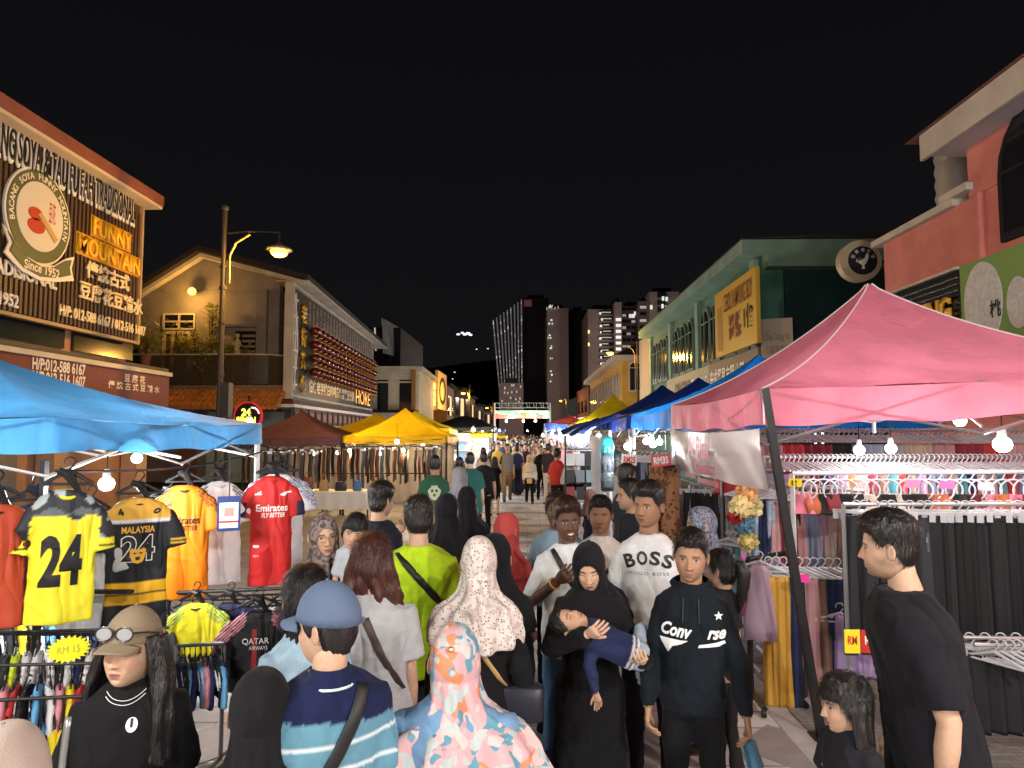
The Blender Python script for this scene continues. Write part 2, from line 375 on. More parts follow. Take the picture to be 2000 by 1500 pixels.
def hijab_part(mb,M,lod,L=.33,face=True,wid=.205,dep=.15,fold=.008,seed=0,open_=(.056,.083),skew=0,tip=.05,spread=1):
    na,ne={0:(128,96),1:(56,44),2:(16,14)}[lod]
    k=len(mb.v); pts=[]; inside=[]
    pz=[-.03,-.085,-.125,-.16,-.195,-.24,-.30,-L]; pa=[.082,.085,.095,.118*(1+spread)/2,.160*spread,.188*spread,.2*spread,wid*spread]; pb=[.1035,.104,.108,.115,.126*(1+spread)/2,.137*(1+spread)/2,.146*(1+spread)/2,dep]
    for j in range(ne+1):
        t=j/ne
        for i in range(na):
            az=-PI+2*PI*i/na; ca,sa=math.cos(az),math.sin(az)
            if t<.42:
                el=PI/2-.01-(PI/2+.26)*(t/.42); X,Y,Z=headf(np.array([az]),np.array([el]),False); p=V((X[0],Y[0],Z[0])); r=p.length
                off=.012+.005*noise.noise((p.x*14+seed,p.y*14,p.z*9)); p=p*(1+off/r)
                if sa*0+ca>.3: p.y+=0
            else:
                tt=(t-.42)/.58; z=-.03-(L-.03)*tt
                if lod==2 or True:
                    hem=(tip*max(0,ca)**3+tip*.7*max(0,-ca)**3)*max(0,tt-.3)
                a_=np.interp(-z,[-q for q in pz],pa); b_=np.interp(-z,[-q for q in pz],pb)
                f=fold*min(1,tt*2.2)*(math.sin(az*7+seed+tt*5*math.sin(az+seed))+.7*math.sin(az*13+seed*2+tt*3)+1.2*noise.noise((az*1.5+seed,tt*5,seed)))
                bf=b_ if ca<0 else b_*(1-.06*min(1,tt*4)); f+=.005*noise.noise((a_*sa*14+seed,-bf*ca*14,z*9))*max(0,1-3*tt)
                p=V(((a_+f)*sa+skew*tt*.1,-(bf+f)*ca-.0045+.0245*min(1,tt*1.5),z-hem))
            e_=math.sqrt((p.x/open_[0])**2+((p.z+.024)/open_[1])**2); ins=face and p.y<0 and e_<1
            pts.append((p,e_)); inside.append(ins)
    nr=ne+1; drop=set()
    for j in range(ne):
        for i in range(na):
            q=(i+1)%na; idx=(j*na+i,j*na+q,(j+1)*na+q,(j+1)*na+i)
            if all(inside[x] for x in idx): drop.add((j,i))
    for n_,(p,e_) in enumerate(pts):
        if inside[n_]:
            s_=1/max(e_,.3); x=p.x*s_; z=(p.z+.024)*s_-.024; p=V((x,-.066+abs(x)*.45+ (.02 if z<-.09 else 0),z))
        elif face and p.y<0 and e_<1.35: p=p+V((0,.010*(1.35-e_)/.35,0))
        mb.v.append(tuple(M@p)); mb.c.append((1,1,1))
    for j in range(ne):
        for i in range(na):
            if (j,i) in drop: continue
            q=(i+1)%na; mb.af(k+j*na+i,k+(j+1)*na+i,k+(j+1)*na+q,k+j*na+q)
def _w2l(root,q): return (Matrix.Translation(root.location)@root.rotation_euler.to_matrix().to_4x4()).inverted()@V(q)
def hand(mb,Wp,D,Nn,side,curl=18,sc=1,lod=0,thumb=1):
    D=D.normalized(); Nn=(Nn-D*Nn.dot(D)).normalized(); B=D.cross(Nn)*side
    mb.tube([Wp-D*.02*sc,Wp+D*.02*sc,Wp+D*.055*sc,Wp+D*.09*sc],[(.024*sc,.019*sc),(.031*sc,.017*sc),(.040*sc,.015*sc),(.038*sc,.010*sc)],10 if lod==0 else 6,ref=B)
    if lod>1: mb.tube([Wp+D*.08*sc,Wp+D*.16*sc],[(.036*sc,.01),(.03*sc,.006)],6,ref=B); return
    for i in range(4):
        l=(.074,.082,.076,.06)[i]*sc; b=Wp+D*(.083-.004*abs(i-1))*sc+B*(.0285-.019*i)*sc; d=(D+B*(.08-.05*i)).normalized(); ps=[b]; c=R(curl*(1+.15*i))
        for sg in (.45,.3,.25):
            d=(d*math.cos(c)+Nn*math.sin(c)).normalized(); Nq=Nn; b=b+d*l*sg; ps.append(b)
        mb.tube(ps,[.0092*sc,.0086*sc,.0078*sc,.0062*sc],8 if lod==0 else 5)
    b=Wp+D*.028*sc+B*.026*sc; d=(D*.75+B*.6+Nn*.3).normalized(); b2=b+d*.036*sc; d2=(d+D*.5+Nn*.25*thumb).normalized(); b3=b2+d2*.032*sc
    mb.tube([b-d*.015*sc,b2,b3,b3+d2*.004],[.013*sc,.0105*sc,.0085*sc,.004*sc],8 if lod==0 else 5)
TR=[(.47,.170,.120),(.52,.170,.122),(.58,.160,.115),(.64,.157,.110),(.70,.168,.114),(.75,.182,.117),(.785,.178,.106),(.805,.155,.092),(.824,.112,.076),(.842,.066,.062)]
TRF=[(.47,.178,.125),(.52,.176,.124),(.58,.150,.108),(.64,.140,.105),(.70,.152,.122),(.75,.160,.118),(.785,.156,.10),(.805,.136,.086),(.824,.098,.072),(.842,.064,.06)]
def sring(c,a,b,n=28,ex=2.35):
    r=[]
    for k in range(n):
        t=2*PI*k/n; x=math.copysign(abs(math.cos(t))**(2/ex),math.cos(t)); y=math.copysign(abs(math.sin(t))**(2/ex),math.sin(t)); r.append((c[0]+a*x,c[1]+b*y,c[2]))
    return r
def fab(name='fabric',**k):
    return mat(name,rough=.85,bump=.25,bs=260,vcol=True,var=.10,vs=30,spec=.12,sheen=.03,crease=.8,**k)
SKIN={'l':(.52,.33,.225),'m':(.42,.255,.17),'t':(.36,.205,.125),'d':(.105,.052,.032),'c':(.27,.145,.085)}
HAIRM={}
def hairmat(c=(.010,.008,.008)):
    return mat('hair %s'%str(c),c,rough=.38,bump=.5,bs=150,stretch=(1,1,.12),var=.5,vs=60,spec=.5)
_rj=random.Random(77)
def person(px,top,Y,rel=0,label='',skin='m',lod=0,w=1,fem=0,hs=1,head=(0,0,0),top_=None,bottom=None,hair=None,hijab=None,cap=None,arms=None,legs=None,
           lean=0,beard=0,smile=0,down=0,rot=None,H=None,loc=None,group=None,extra=None,shoe=(.03,.03,.03),lip=None,name='person'):
    if loc is None:
        q=P(px,top,Y); H=H or q.z; x,y=q.x,q.y; zz=0
    else: x,y,zz=loc
    th=math.atan2(-x,y)+R(rel) if rot is None else 0
    root=thing(name,label,'person',(x,y,zz),(0,0,th) if rot is None else rot,group)
    s=H/1.7; w=w*.885; sk=SKIN[skin] if isinstance(skin,str) else skin
    def wp(p):
        p=V(p); k=max(0,p.z-.5*H); return V((p.x,p.y-lean*k-lean*k*k*.4,p.z))
    def done(mb): mb.v=[tuple(wp(p)) for p in mb.v]; return mb
    bw=w*s; nseg=(12,8,6)[lod]
    hc=V((0,-.012*s,H-.130*hs)); Mh=Matrix.Translation(wp(hc))@Euler((R(head[1]),R(head[2]),R(head[0]))).to_matrix().to_4x4()@Matrix.Scale(hs,4)
    sh=[V((sg*.150*bw,0,.778*H)) for sg in (-1,1)]
    arms=arms or (None,None); A=[]
    for i,sg in enumerate((-1,1)):
        jx,jy=_rj.uniform(-.02,.03),_rj.uniform(-.06,.05); e,wr=(arms[i] if arms[i] else ((sg*(.05+jx),.02+jy*.5,-.27),(sg*(.065+jx*1.3),-.05+jy,-.51)))
        A.append((sh[i],_w2l(root,e['w']) if isinstance(e,dict) else sh[i]+V(e)*s,_w2l(root,wr['w']) if isinstance(wr,dict) else sh[i]+V(wr)*s))
    legs=legs or (((-.09,-.02,.47),(-.10,.03,.08)),((.09,-.02,.47),(.10,.03,.08)))
    LG=[]
    for i,sg in enumerate((-1,1)): LG.append((V((sg*.085*bw,0,.51*H)),*[_w2l(root,q['w']) if isinstance(q,dict) else V(q)*s for q in legs[i]]))
    # body: one mesh
    mb=MB(sk); mb.col=tuple(sk)
    if lod<2 and hijab is None: mb.tube([wp(hc+V((0,.022,-.03))*hs),wp(hc+V((0,.022,-.10))*hs),wp((0,.012*s,.835*H)),wp((0,.012*s,.80*H))],[.050*hs,.052*hs,.058*bw,.075*bw],16)
    else: mb.tube([wp(hc+V((0,.018,-.05))*hs),wp((0,.01*s,.80*H))],.05*hs,8)
    head_part(mb,sk,lod,beard,smile,fem,lip,True,Mh,down); mb.col=tuple(sk)
    for i,sg in enumerate((-1,1)):
        a,e,wr=[wp(q) for q in A[i]]; f=1 if not fem else .85
        m1=a.lerp(e,.5); m2=e.lerp(wr,.35)
        mb.tube([a,m1,e,m2,wr],[.05*bw*f,.045*bw*f,.038*bw*f,.040*bw*f,.026*s*f],nseg)
        D=(wr-e).normalized(); ax=V((1,0,0)) if abs(D.x)<.8 else V((0,0,1))
        if arms[i] is not None and len(arms[i])==2: Nn=V((0,1,0)) if D.z>-.2 else V((-sg,0,0))
        else: Nn=V((-sg,0,0))
        if lod<2 or True: hand(mb,wr,D,Nn,sg,24 if arms[i] is None else 38,(.9 if fem else 1)*min(1,s)*.98,lod)
        h_,k_,an=LG[i]; k_=wp(k_); an=wp(an)
        ca=k_.lerp(an,.3)
        mb.tube([h_,h_.lerp(k_,.5),k_,ca,an,an+V((0,0,-.03*s))],[.075*bw,.068*bw,.05*bw,.05*bw,.034*s,.034*s],nseg)
    tr=[[wp(q) for q in rg_] for rg_ in [sring((0,0,z*H),a*bw*.93,b*bw*.93,16) for z,a,b in (TRF if fem else TR)]]; mb.rings(tr)
    done_s=mat('skin',rough=.5,vcol=True,bump=.25,bs=420,spec=.28,sss=.35,var=.10,vs=45)
    mb.build('body',done_s,root,smooth=True)
    # shoes
    fb=MB(shoe)
    for i in (0,1):
        an=wp(LG[i][2]); fb.tube([an+V((0,.05,-.015))*s,an+V((0,.0,-.01))*s,an+V((0,-.09,-.028))*s,an+V((0,-.17,-.035))*s,an+V((0,-.20,-.038))*s],[(.03*s,.03*s),(.042*s,.04*s),(.046*s,.03*s),(.044*s,.022*s),(.025*s,.012*s)],10 if lod<2 else 6,ref=(1,0,0))
    fb.build('shoes',fab(),root,smooth=True)
    vox=(.0105,.02,.05)[lod]; T=TRF if fem else TR
    def shade(me,colr):
        a=getco(me)
        if callable(colr): cc=colr(a/s)
        else: cc=np.ones((len(a),3))*np.array(colr)
        setcol(me,cc)
    res={}
    if top_:
        k=top_.get('kind','tee'); col=top_['col']; b=top_.get('bulk',1.0)*1.04; z0=top_.get('hem',.475)
        g=MB(); rs=[]
        if k=='dress':
            zz_=top_.get('len',.06); m_=7
            for j in range(m_):
                t=j/m_; z=zz_+(.47-zz_)*t; wd=(top_.get('flare',.24)*(1-t)+.178*t); rs.append(sring((0,0,z*H),wd*bw*b,wd*.72*bw*b,32))
        for z,a_,b_ in T:
            if z>=z0-.001: rs.append(sring((0,0,z*H),(a_+.006)*bw*b,(b_+.008)*bw*b,32))
        if z0<.47 and k!='dress': rs.insert(0,sring((0,0,z0*H),(T[0][1]+.012)*bw*b,(T[0][2]+.012)*bw*b,32))
        g.rings(rs)
        slv=top_.get('sleeve',.75 if k=='tee' else 2)
        for i in (0,1):
            a,e,wr=A[i]; r0=.066*bw*b; inn=a+V((-(-1,1)[i]*.05*bw,0,-.012))
            if slv<=1: en=a.lerp(e,slv); g.tube([inn,a,a.lerp(en,.5),en],[r0*.9,r0*.95,r0*.97,r0*1.04],16)
            else:
                q=.055*bw*b; wr2=e.lerp(wr,.97); g.tube([inn,a,a.lerp(e,.5),e,e.lerp(wr2,.5),wr2],[r0*.9,r0*.92,r0*.86,q*1.12,q*.98,q*.74],16)
        if lod<2:
            me=remesh(g,vox,5 if lod==0 else 2,'clothing')
            wrinkle(me,(.0075 if k!='tee' else .006)*s*top_.get('wr',1),(10,10,5),seed=px*.1)
            cc=getco(me)
        else: me=g.mesh('clothing',smooth=True)
        shade(me,col)
        a=getco(me); setco(me,np.array([tuple(wp(p)) for p in a])) if lean else None
        me.materials.clear(); me.materials.append(top_.get('mat') or fab()); 
        nm={'tee':'shirt','long':'long_sleeve_top','hoodie':'hoodie','dress':'dress'}[k]
        to=obj(nm,me,root); res['top']=me
        if lod<2 and hijab is None and top_.get('collar',1):
            cb=MB(top_.get('ccol') or (col if not callable(col) else (.02,.02,.03)))
            ps=[]
            for q in range(25):
                t=2*PI*q/24; ps.append(wp((.066*bw*math.cos(t),.008+(.064+.004)*bw*math.sin(t),(.838-.012*max(0,-math.sin(t)))*H)))
            cb.tube(ps,[(.010,.006)]*25,6,ref=(0,0,1),cap=False); cb.build('collar',fab(),to,smooth=True)
        if k=='hoodie':
            hb=MB(col if not callable(col) else (1,1,1))
            for q in range(1): 
                rs=[]
                for j in range(7):
                    t=j/6; rs.append([wp((math.sin(u)*(.095+.028*math.sin(t*PI))*bw,.02+(.075+.05*math.sin(t*PI)*max(0,math.cos(u)))*math.cos(u)*bw,(.822+.028*t+.008*math.cos(u))*H)) for u in [2*PI*i/24 for i in range(24)]])
            hb.rings(rs,False); hb.build('hood',fab(),to,smooth=True)
    if bottom:
        k=bottom.get('kind','trousers'); g=MB(); bb=bottom.get('bulk',1)
        if k=='trousers' or k=='shorts':
            g.rings([sring((0,0,z*H),a*bw*1.01,c_*bw*1.01,24) for z,a,c_ in [(.46,.15,.11),(.50,.166,.12),(.56,.162,.114),(.60,.155,.108)]])
            for i in (0,1):
                h_,k_,an=LG[i]; m_=.074
                if k=='shorts': g.tube([h_,h_.lerp(k_,.5),h_.lerp(k_,.8)],[.088*bw,.085*bw,.088*bw],14)
                else: g.tube([h_,h_.lerp(k_,.5),k_,k_.lerp(an,.5),an+V((0,0,.0))],[.09*bw*bb,.084*bw*bb,.066*bw*bb,.06*bw*bb,.056*s*bb],14)
        else:
            zl=bottom.get('len',.08); g.rings([sring((0,0,z*H),a*bw,a*.72*bw,28) for z,a in [(zl,bottom.get('flare',.22)),(.25,.2),(.42,.18),(.50,.172),(.58,.158)]])
        if lod<2:
            me=remesh(g,vox*1.2,4 if lod==0 else 2,'clothing'); wrinkle(me,.006*s,(8,8,5),seed=px)
        else: me=g.mesh('clothing',smooth=True)
        shade(me,bottom['col']); me.materials.clear(); me.materials.append(fab())
        obj({'trousers':'trousers','shorts':'shorts','skirt':'skirt'}[k],me,root)
    hm=hairmat((hair or {}).get('col',(.010,.008,.008)))
    if hair:
        hb=MB(); k=hair.get('k','short')
        kw={x:hair[x] for x in ('thick','side','top','hl','rough') if x in hair}
        hair_part(hb,Mh,lod,seed=px*.37,**kw)
        if not cap: strands(hb,Mh,lod,int(px),down=(k!='short'),**{q:v for q,v in kw.items() if q!='rough'})
        if k=='long': curtain(hb,Mh,hair.get('L',.30),hair.get('a0',105),lod=lod,seed=px*.1,wave=hair.get('wave',.005),flare=hair.get('flare',.02),wid=hair.get('wid',.088))
        if k=='pony':
            ps=[Mh@V(q) for q in ((0,.085,.05),(.0,.125,.055),(0,.15,.0),(0,.14,-.08),(0,.12,-.17),(0,.115,-.24))]; hb.tube(ps,[.018,.03,.036,.034,.026,.006],14)
        if k=='bun': hb.sph(Mh@V((0,.095,.045)),.038,14,10)
        ho=hb.build('hair',hm,root,smooth=True)
    if hijab:
        hb=MB(); kw={x:hijab[x] for x in ('L','face','wid','dep','fold','open_','tip','skew','spread') if x in hijab}; hijab_part(hb,Mh,lod,seed=px*.21,**kw)
        ho=hb.build('headscarf',hijab['mat'],root,smooth=True)
        if lod==0: 
            so=ho.modifiers.new('s','SOLIDIFY'); so.thickness=.003
    if cap: cap_part(Mh,cap,root)
    res.update(root=root,Mh=Mh,H=H,s=s,A=A,sh=sh,hc=hc,bw=bw,wp=wp)
    if extra: extra(res)
    return res
def cap_part(Mh,c,root):
    cb=MB(); rs=[]; n=32
    for j in range(9):
        t=j/8; e=R(8+80*t); rr=math.cos(e); rs.append([Mh@V((.085*rr*math.sin(a),-.107*rr*math.cos(a)+.004,.028+.115*math.sin(e))) for a in [2*PI*i/n for i in range(n)]])
    rs.insert(0,[Mh@V((.085*math.sin(a),-.108*math.cos(a)+.004,.022+.012*math.cos(a))) for a in [2*PI*i/n for i in range(n)]])
    cb.rings(rs); cb.sph(Mh@V((0,.004,.144)),.006,8,5)
    co_=cb.build('cap',c['mat'],root,smooth=True)
    b=MB()
    def br(u,v_):
        a=(u-.5)*2; w_=.072*a; y=-.092*math.sqrt(max(0,1-(a*.72)**2))-.075*v_*math.sqrt(max(0,1-a*a))**.6; return Mh@V((w_,y,.040-.020*v_-.020*a*a))
    b.grid(br,18,6); bo=b.build('brim',c['mat'],co_,smooth=True); so=bo.modifiers.new('s','SOLIDIFY'); so.thickness=.004
def project(me,target,x0,z0,back=False,name='print',m=None,parent=None,arc=0,rz=0,off=.004,fn=None):
    "lay a flat print mesh onto a garment's front or back"
    bv=BVHTree.FromPolygons([v.co for v in target.vertices],[p.vertices for p in target.polygons]); sg=1 if not back else -1
    c_,s_=math.cos(R(rz)),math.sin(R(rz))
    for v in me.vertices:
        x,y=v.co.x,v.co.y
        if arc: y=y-arc*x*x
        x,y=x*c_-y*s_,x*s_+y*c_
        X=(x*sg)+x0; Z=z0+y; o=V((X,-2*sg,Z)); h=bv.ray_cast(o,V((0,sg,0)))
        yy=h[0].y if h[0] is not None else bv.find_nearest(V((X,-.1*sg,Z)))[0].y
        v.co=(X,yy-off*sg,Z)
    me.materials.append(m); return obj(name,me,parent)
def ptube(target,pts,r,name,m,parent,back=False,off=.006,w=None):
    "strap following the garment surface through (x,z) points"
    bv=BVHTree.FromPolygons([v.co for v in target.vertices],[p.vertices for p in target.polygons]); sg=1 if not back else -1; ps=[]
    for (x0,z0),(x1,z1) in zip(pts,pts[1:]):
        for q in range(12):
            t=q/12; x=x0+(x1-x0)*t; z=z0+(z1-z0)*t; h=bv.ray_cast(V((x,-2*sg,z)),V((0,sg,0)))
            if h[0] is not None: ps.append((x,h[0].y-off*sg,z))
    if len(ps)<2: return
    mb=MB(); mb.tube(ps,[(w or r*2.5,r)]*len(ps),8,ref=(1,0,.3)); return mb.build(name,m,parent,smooth=True)
def flat(pts,sub=.02):
    me=bpy.data.meshes.new('print'); bm=bmesh.new(); f=bm.faces.new([bm.verts.new((x,y,0)) for x,y in pts]); bmesh.ops.triangulate(bm,faces=bm.faces)
    for _ in range(4):
        e=[x for x in bm.edges if x.calc_length()>sub]
        if not e: break
        bmesh.ops.subdivide_edges(bm,edges=e,cuts=1); bmesh.ops.triangulate(bm,faces=bm.faces)
    bm.to_mesh(me); bm.free(); return me
BLK=(.012,.012,.015); WHT=(.72,.72,.72)
# ---------------- setting ----------------
paint=lambda n,c,**k: mat(n,c,rough=.75,var=.22,vs=1.2,bump=.15,bs=25,**k)
m_white=mat('white metal',(.62,.62,.60),rough=.45); m_black=mat('black steel',(.015,.015,.017),rough=.45); m_steel=mat('galvanised steel',(.42,.43,.44),rough=.35,metal=.7)
m_glass=mat('dark glass',(.012,.013,.016),rough=.12,spec=.6); m_dark=mat('dark void',(.008,.008,.009),rough=.9)
m_trim=paint('cream trim',(.55,.50,.43)); m_brown=paint('brown board',(.16,.05,.025)); m_gold=mat('gold letters',(.75,.42,.04),rough=.4)
m_wlet=mat('white letters',(.75,.72,.68),rough=.5); m_blet=mat('black letters',(.01,.01,.01),rough=.5)
def ground(name,x0,x1,y0,y1,z,m,**k): return MB().box((x0,y0,z-.05),(x1,y1,z)).build(name,m,kind='structure',**k)
MB().grid(lambda u,v:(-600+1200*u,-100+1500*v,-.06),24,24).build('ground',mat('asphalt',(.05,.05,.05),rough=.85,var=.3,vs=.5,bump=.3),kind='structure')
m_pave=mat('paving',kind='brick',cols=[(.58,.545,.53),(.49,.455,.445),(.28,.26,.25)],vs=.9,rough=.62,var=.28,bump=.12,bs=60,spec=.4)
m_cob=mat('cobbles',kind='brick',cols=[(.26,.24,.225),(.19,.175,.165),(.09,.085,.08)],vs=5,rough=.7,var=.25,bump=.5,bs=30)
ground('pavement',-9.6,6.9,-20,160,0,m_pave)
ground('cobbled_path',1.95,6.6,-12,60,.004,m_cob); ground('cobbled_path',-9.2,-2.9,-12,60,.004,m_cob)
# inlaid bands of darker tiles across the promenade
mb=MB(); 
for i in range(30):
    y=1.1+i*2.35
    mb.box((-2.6,y,.0),(1.75,y+.34,.0045)); 
    for k in range(5):
        cx=-2.1+k*.95; mb.prism([(cx,y+.9,.0005),(cx+.33,y+1.25,.0005),(cx,y+1.6,.0005),(cx-.33,y+1.25,.0005)],(0,0,.004))
mb.build('paving_inlay',mat('inlay stone',(.30,.265,.26),rough=.6,var=.3,vs=2),kind='structure')
mb=MB(); mb.box((1.78,-10,.0),(1.93,60,.006)); mb.box((-2.88,-10,.0),(-2.68,60,.006)); mb.build('kerb_strip',mat('kerb stone',(.42,.40,.38),rough=.6,var=.25,vs=3),kind='structure')
MB().grid(lambda u,v:(-900+1800*u,700+100*v,-1+ (95+18*math.sin(u*11)+8*math.sin(u*29))*math.sin(min(1,v*1.0)*PI/2)),60,8).build('hill',mat('hill',(.010,.012,.010),rough=1),kind='structure')
def hilllight(px,py,r):
    p=P(px,py,690); t=thing('hilltop_lamp','white lamp shining on the dark hillside at left of the black tower' if py<700 else 'faint lamp low on the dark hillside','lamp',p,group='lamps on the dark hillside')
    MB().sph((0,0,0),r,8,6,(1.5,1,.8)).build('bulb',mat('hill lamp glow',(.8,.9,1),emit=1.1),t)
    MB().box((-.2,-.2,-5),(.2,.2,-.5)).build('pole',m_dark,t)
for a in ((895,653,1.3),(903,650,1.2),(908,653,1.5),(914,651,1.6),(919,654,1.3),(931,682,.6),(953,681,.6),(888,727,.6),(884,740,.5)): hilllight(*a)
# ---- left corner shop with the ribbed sign ----
XL=-9.9
b1=thing('shophouse','two storey corner shophouse behind the brown ribbed sign at far left','shop building',(XL,14,0))
m_tan=paint('tan wall',(.42,.24,.15)); m_awn=paint('reddish fascia',(.24,.085,.06))
mb=MB(); mb.box((-18,-3,0),(XL-.35,17.1,8.1)); mb.build('wall',m_tan,b1,world=True)
mb=MB(); mb.prism([(XL+.38,-3,7.95),(XL+.38,-3,8.22),(-16,-3,11.2),(-18,-3,10.8),(-18,-3,7.95)],(0,20.32,0)); mb.build('roof',m_awn,b1,world=True)
mb=MB(); mb.box((XL-1,-3,7.87),(XL+.36,17.28,7.948)); mb.build('soffit',mat('soffit',(.60,.50,.38),rough=.8),b1,world=True)
for i in range(5): MB().box((XL-.37,4.6+2.6*i,3.35+.55),(XL-.28,6.9+2.6*i,4.45)).build('window',m_glass,b1,world=True)
MB().box((XL-.5,-3,3.62),(XL+.35,17.9,3.74)).build('canopy_slab',paint('grimy slab',(.10,.09,.07)),b1,world=True)
for y in (2,6,10,14,17.0): MB().box((XL-.3,y,0),(XL+.1,y+.45,3.6)).build('column',paint('column paint',(.5,.32,.2)),b1,world=True)
for y in (3.2,7.2,11.2): MB().box((XL-.34,y,0),(XL-.30,y+2.3,2.5)).build('shutter',paint('shutter grey',(.2,.19,.18)),b1,world=True)
w1=Wall((XL-.12,-3),(XL-.12,17.5)); w1l=Wall((XL+.62,-3),(XL+.62,17.2))
# ribbed sign
sg=thing('shop_sign','huge dark brown ribbed sign with yellow lettering and an oval emblem','sign',(XL,14,6))
u0=w1.u(-260,470); u1=w1.u(267,470); z0=4.36; z1=w1.z(276,424)
zt=w1.z(40,242)
m_rib=mat('ribbed cladding',(.085,.05,.028),rough=.45,spec=.4,var=.15)
mb=MB(); w1.box(mb,u0,u1,z0,zt,-.02,.05); mb.build('panel',m_rib,sg,world=True)
mb=MB(); n=int((u1-u0)/.135)
for i in range(n): u=u0+.135*(i+.2); w1.box(mb,u,u+.07,z0+.03,z1,.05,.115)
mb.build('rib',m_rib,sg,world=True)
mb=MB()
for a in ((u0,u1,z0-.07,z0,-.02,.14),(u1,u1+.07,z0-.07,zt,-.02,.14)): w1.box(mb,*a)
mb.build('frame',paint('sign frame',(.42,.3,.16)),sg,world=True)
mb=MB(); w1.box(mb,u0,w1.u(238,470),zt-.62,zt,.05,.13); mb.build('header_board',mat('header',(.05,.03,.025),rough=.6),sg,world=True)
m_yl=mat('yellow sign letter',(.85,.50,.03),rough=.35)
ua,ub=w1.u(-75,260),w1.u(252,400); zz=(w1.z(20,297)+w1.z(230,396))/2
w1.text('BACANG SOYA & TAU FU FAH TRADISIONAL',ua,ub,zz-.40,zz+.40,m_wlet,'letter_outline',sg,n=.14,bold=.055,extr=.03)
w1.text('BACANG SOYA & TAU FU FAH TRADISIONAL',ua+.05,ub-.05,zz-.31,zz+.31,m_blet,'lettering',sg,n=.175,bold=.004,extr=.01)
zf=w1.z(205,458); w1.text('FUNNY',w1.u(167,470),w1.u(244,470),zf-.20,zf+.22,m_yl,'lettering',sg,n=.14,bold=.02,extr=.05)
mb=MB(); w1.box(mb,w1.u(165,470),w1.u(246,470),zf-.23,zf+.26,.115,.135); w1.box(mb,w1.u(137,470),w1.u(264,470),zf-.76,zf-.26,.115,.135); mb.build('letter_plate',mat('amber plate',(.5,.26,.02),rough=.5),sg,world=True)
w1.text('MOUNTAIN',w1.u(139,470),w1.u(262,470),zf-.72,zf-.30,m_yl,'lettering',sg,n=.14,bold=.02,extr=.05)
m_cr=mat('cream letters',(.8,.66,.42),rough=.4)
zc=zf-1.03; w1.text('傳統古式',w1.u(153,540),w1.u(240,540),zc-.20,zc+.21,m_cr,'lettering',sg,n=.14,bold=.022,extr=.05)
w1.text('豆腐花豆精水',w1.u(140,580),w1.u(266,580),zc-.71,zc-.29,m_cr,'lettering',sg,n=.14,bold=.022,extr=.05)
w1.ptext('H/P: 012-588 6167 / 012-516 1607',102,604,272,648,.25,m_cr,parent=sg,n=.13,bold=.02,extr=.04)
w1.ptext('TRADISIONAL',-60,515,98,545,.30,m_wlet,parent=sg,n=.13,bold=.03,extr=.03)
w1.ptext('SINCE 1952',-90,572,22,582,.26,m_wlet,parent=sg,n=.13,bold=.03,extr=.03)
uc,zc=w1.u(62,424),w1.z(62,424)
def disc(w,mb,u,z,a,b,n0,n1,n=36): mb.prism([w.p(u+a*math.cos(2*PI*i/n),z+b*math.sin(2*PI*i/n),n0) for i in range(n)],w.N*(n1-n0))
em=MB(); disc(w1,em,uc,zc,.93,.98,.115,.16); em.build('emblem_rim',m_wlet,sg,world=True)
m_og=mat('olive green',(.10,.12,.055),rough=.5); em=MB(); disc(w1,em,uc,zc,.88,.93,.161,.175); em.build('emblem_ring',m_og,sg,world=True)
em=MB(); disc(w1,em,uc,zc,.66,.70,.176,.19); em.build('emblem_face',mat('emblem face',(.62,.6,.56)),sg,world=True)
em=MB(); m_redp=mat('emblem red',(.45,.05,.02))
disc(w1,em,uc-.15,zc+.02,.20,.13,.191,.20); disc(w1,em,uc-.12,zc-.22,.24,.15,.191,.20); em.build('emblem_bowls',m_redp,sg,world=True)
w1.text('豆花',uc+.22,uc+.42,zc-.05,zc+.40,m_redp,'lettering',sg,n=.192,linesp=1) 
em=MB(); em.prism([w1.p(uc+x,zc+z,.191) for x,z in ((-.02,.1),(.5,-.33),(.42,-.42),(-.1,.02))],w1.N*.02); em.build('emblem_ladle',mat('ladle',(.5,.33,.12)),sg,world=True)
for i,ch in enumerate('BACANG SOYA FUNNY MOUNTAIN'):
    if ch==' ': continue
    a=R(196-212*i/25); p=w1.p(uc+.77*math.cos(a),zc+.81*math.sin(a),.177)
    place(textmesh(ch,None,.13,.02),p,w1.U*math.sin(a)-w1.Z*math.cos(a),w1.U*math.cos(a)+w1.Z*math.sin(a),m_wlet,'letter',sg)
em=MB(); 
for (k0,k1,n0) in ((.0,.05,.2),): em.prism([w1.p(uc+x,zc+z-k0,.20) for x,z in ((-1.02,-.45),(-.8,-.62),(-.4,-.9),(0,-.98),(.4,-.9),(.75,-.66),(1.0,-.56),(.93,-.85),(1.02,-1.08),(.5,-1.22),(0,-1.3),(-.5,-1.22),(-.95,-.98),(-.85,-.75))],w1.N*.03)
em.build('ribbon_edge',m_wlet,sg,world=True)
em=MB(); em.prism([w1.p(uc+x*.93,zc+z*.97-.02,.235) for x,z in ((-.98,-.55),(-.8,-.7),(-.4,-.95),(0,-1.03),(.4,-.95),(.75,-.73),(.95,-.66),(.9,-.85),(.95,-1.0),(.5,-1.16),(0,-1.24),(-.5,-1.16),(-.9,-.92),(-.82,-.75))],w1.N*.02); em.build('ribbon',m_og,sg,world=True)
w1.text('Since 1952',uc-.48,uc+.52,zc-1.16,zc-.97,m_wlet,'lettering',sg,n=.262,bold=.02)
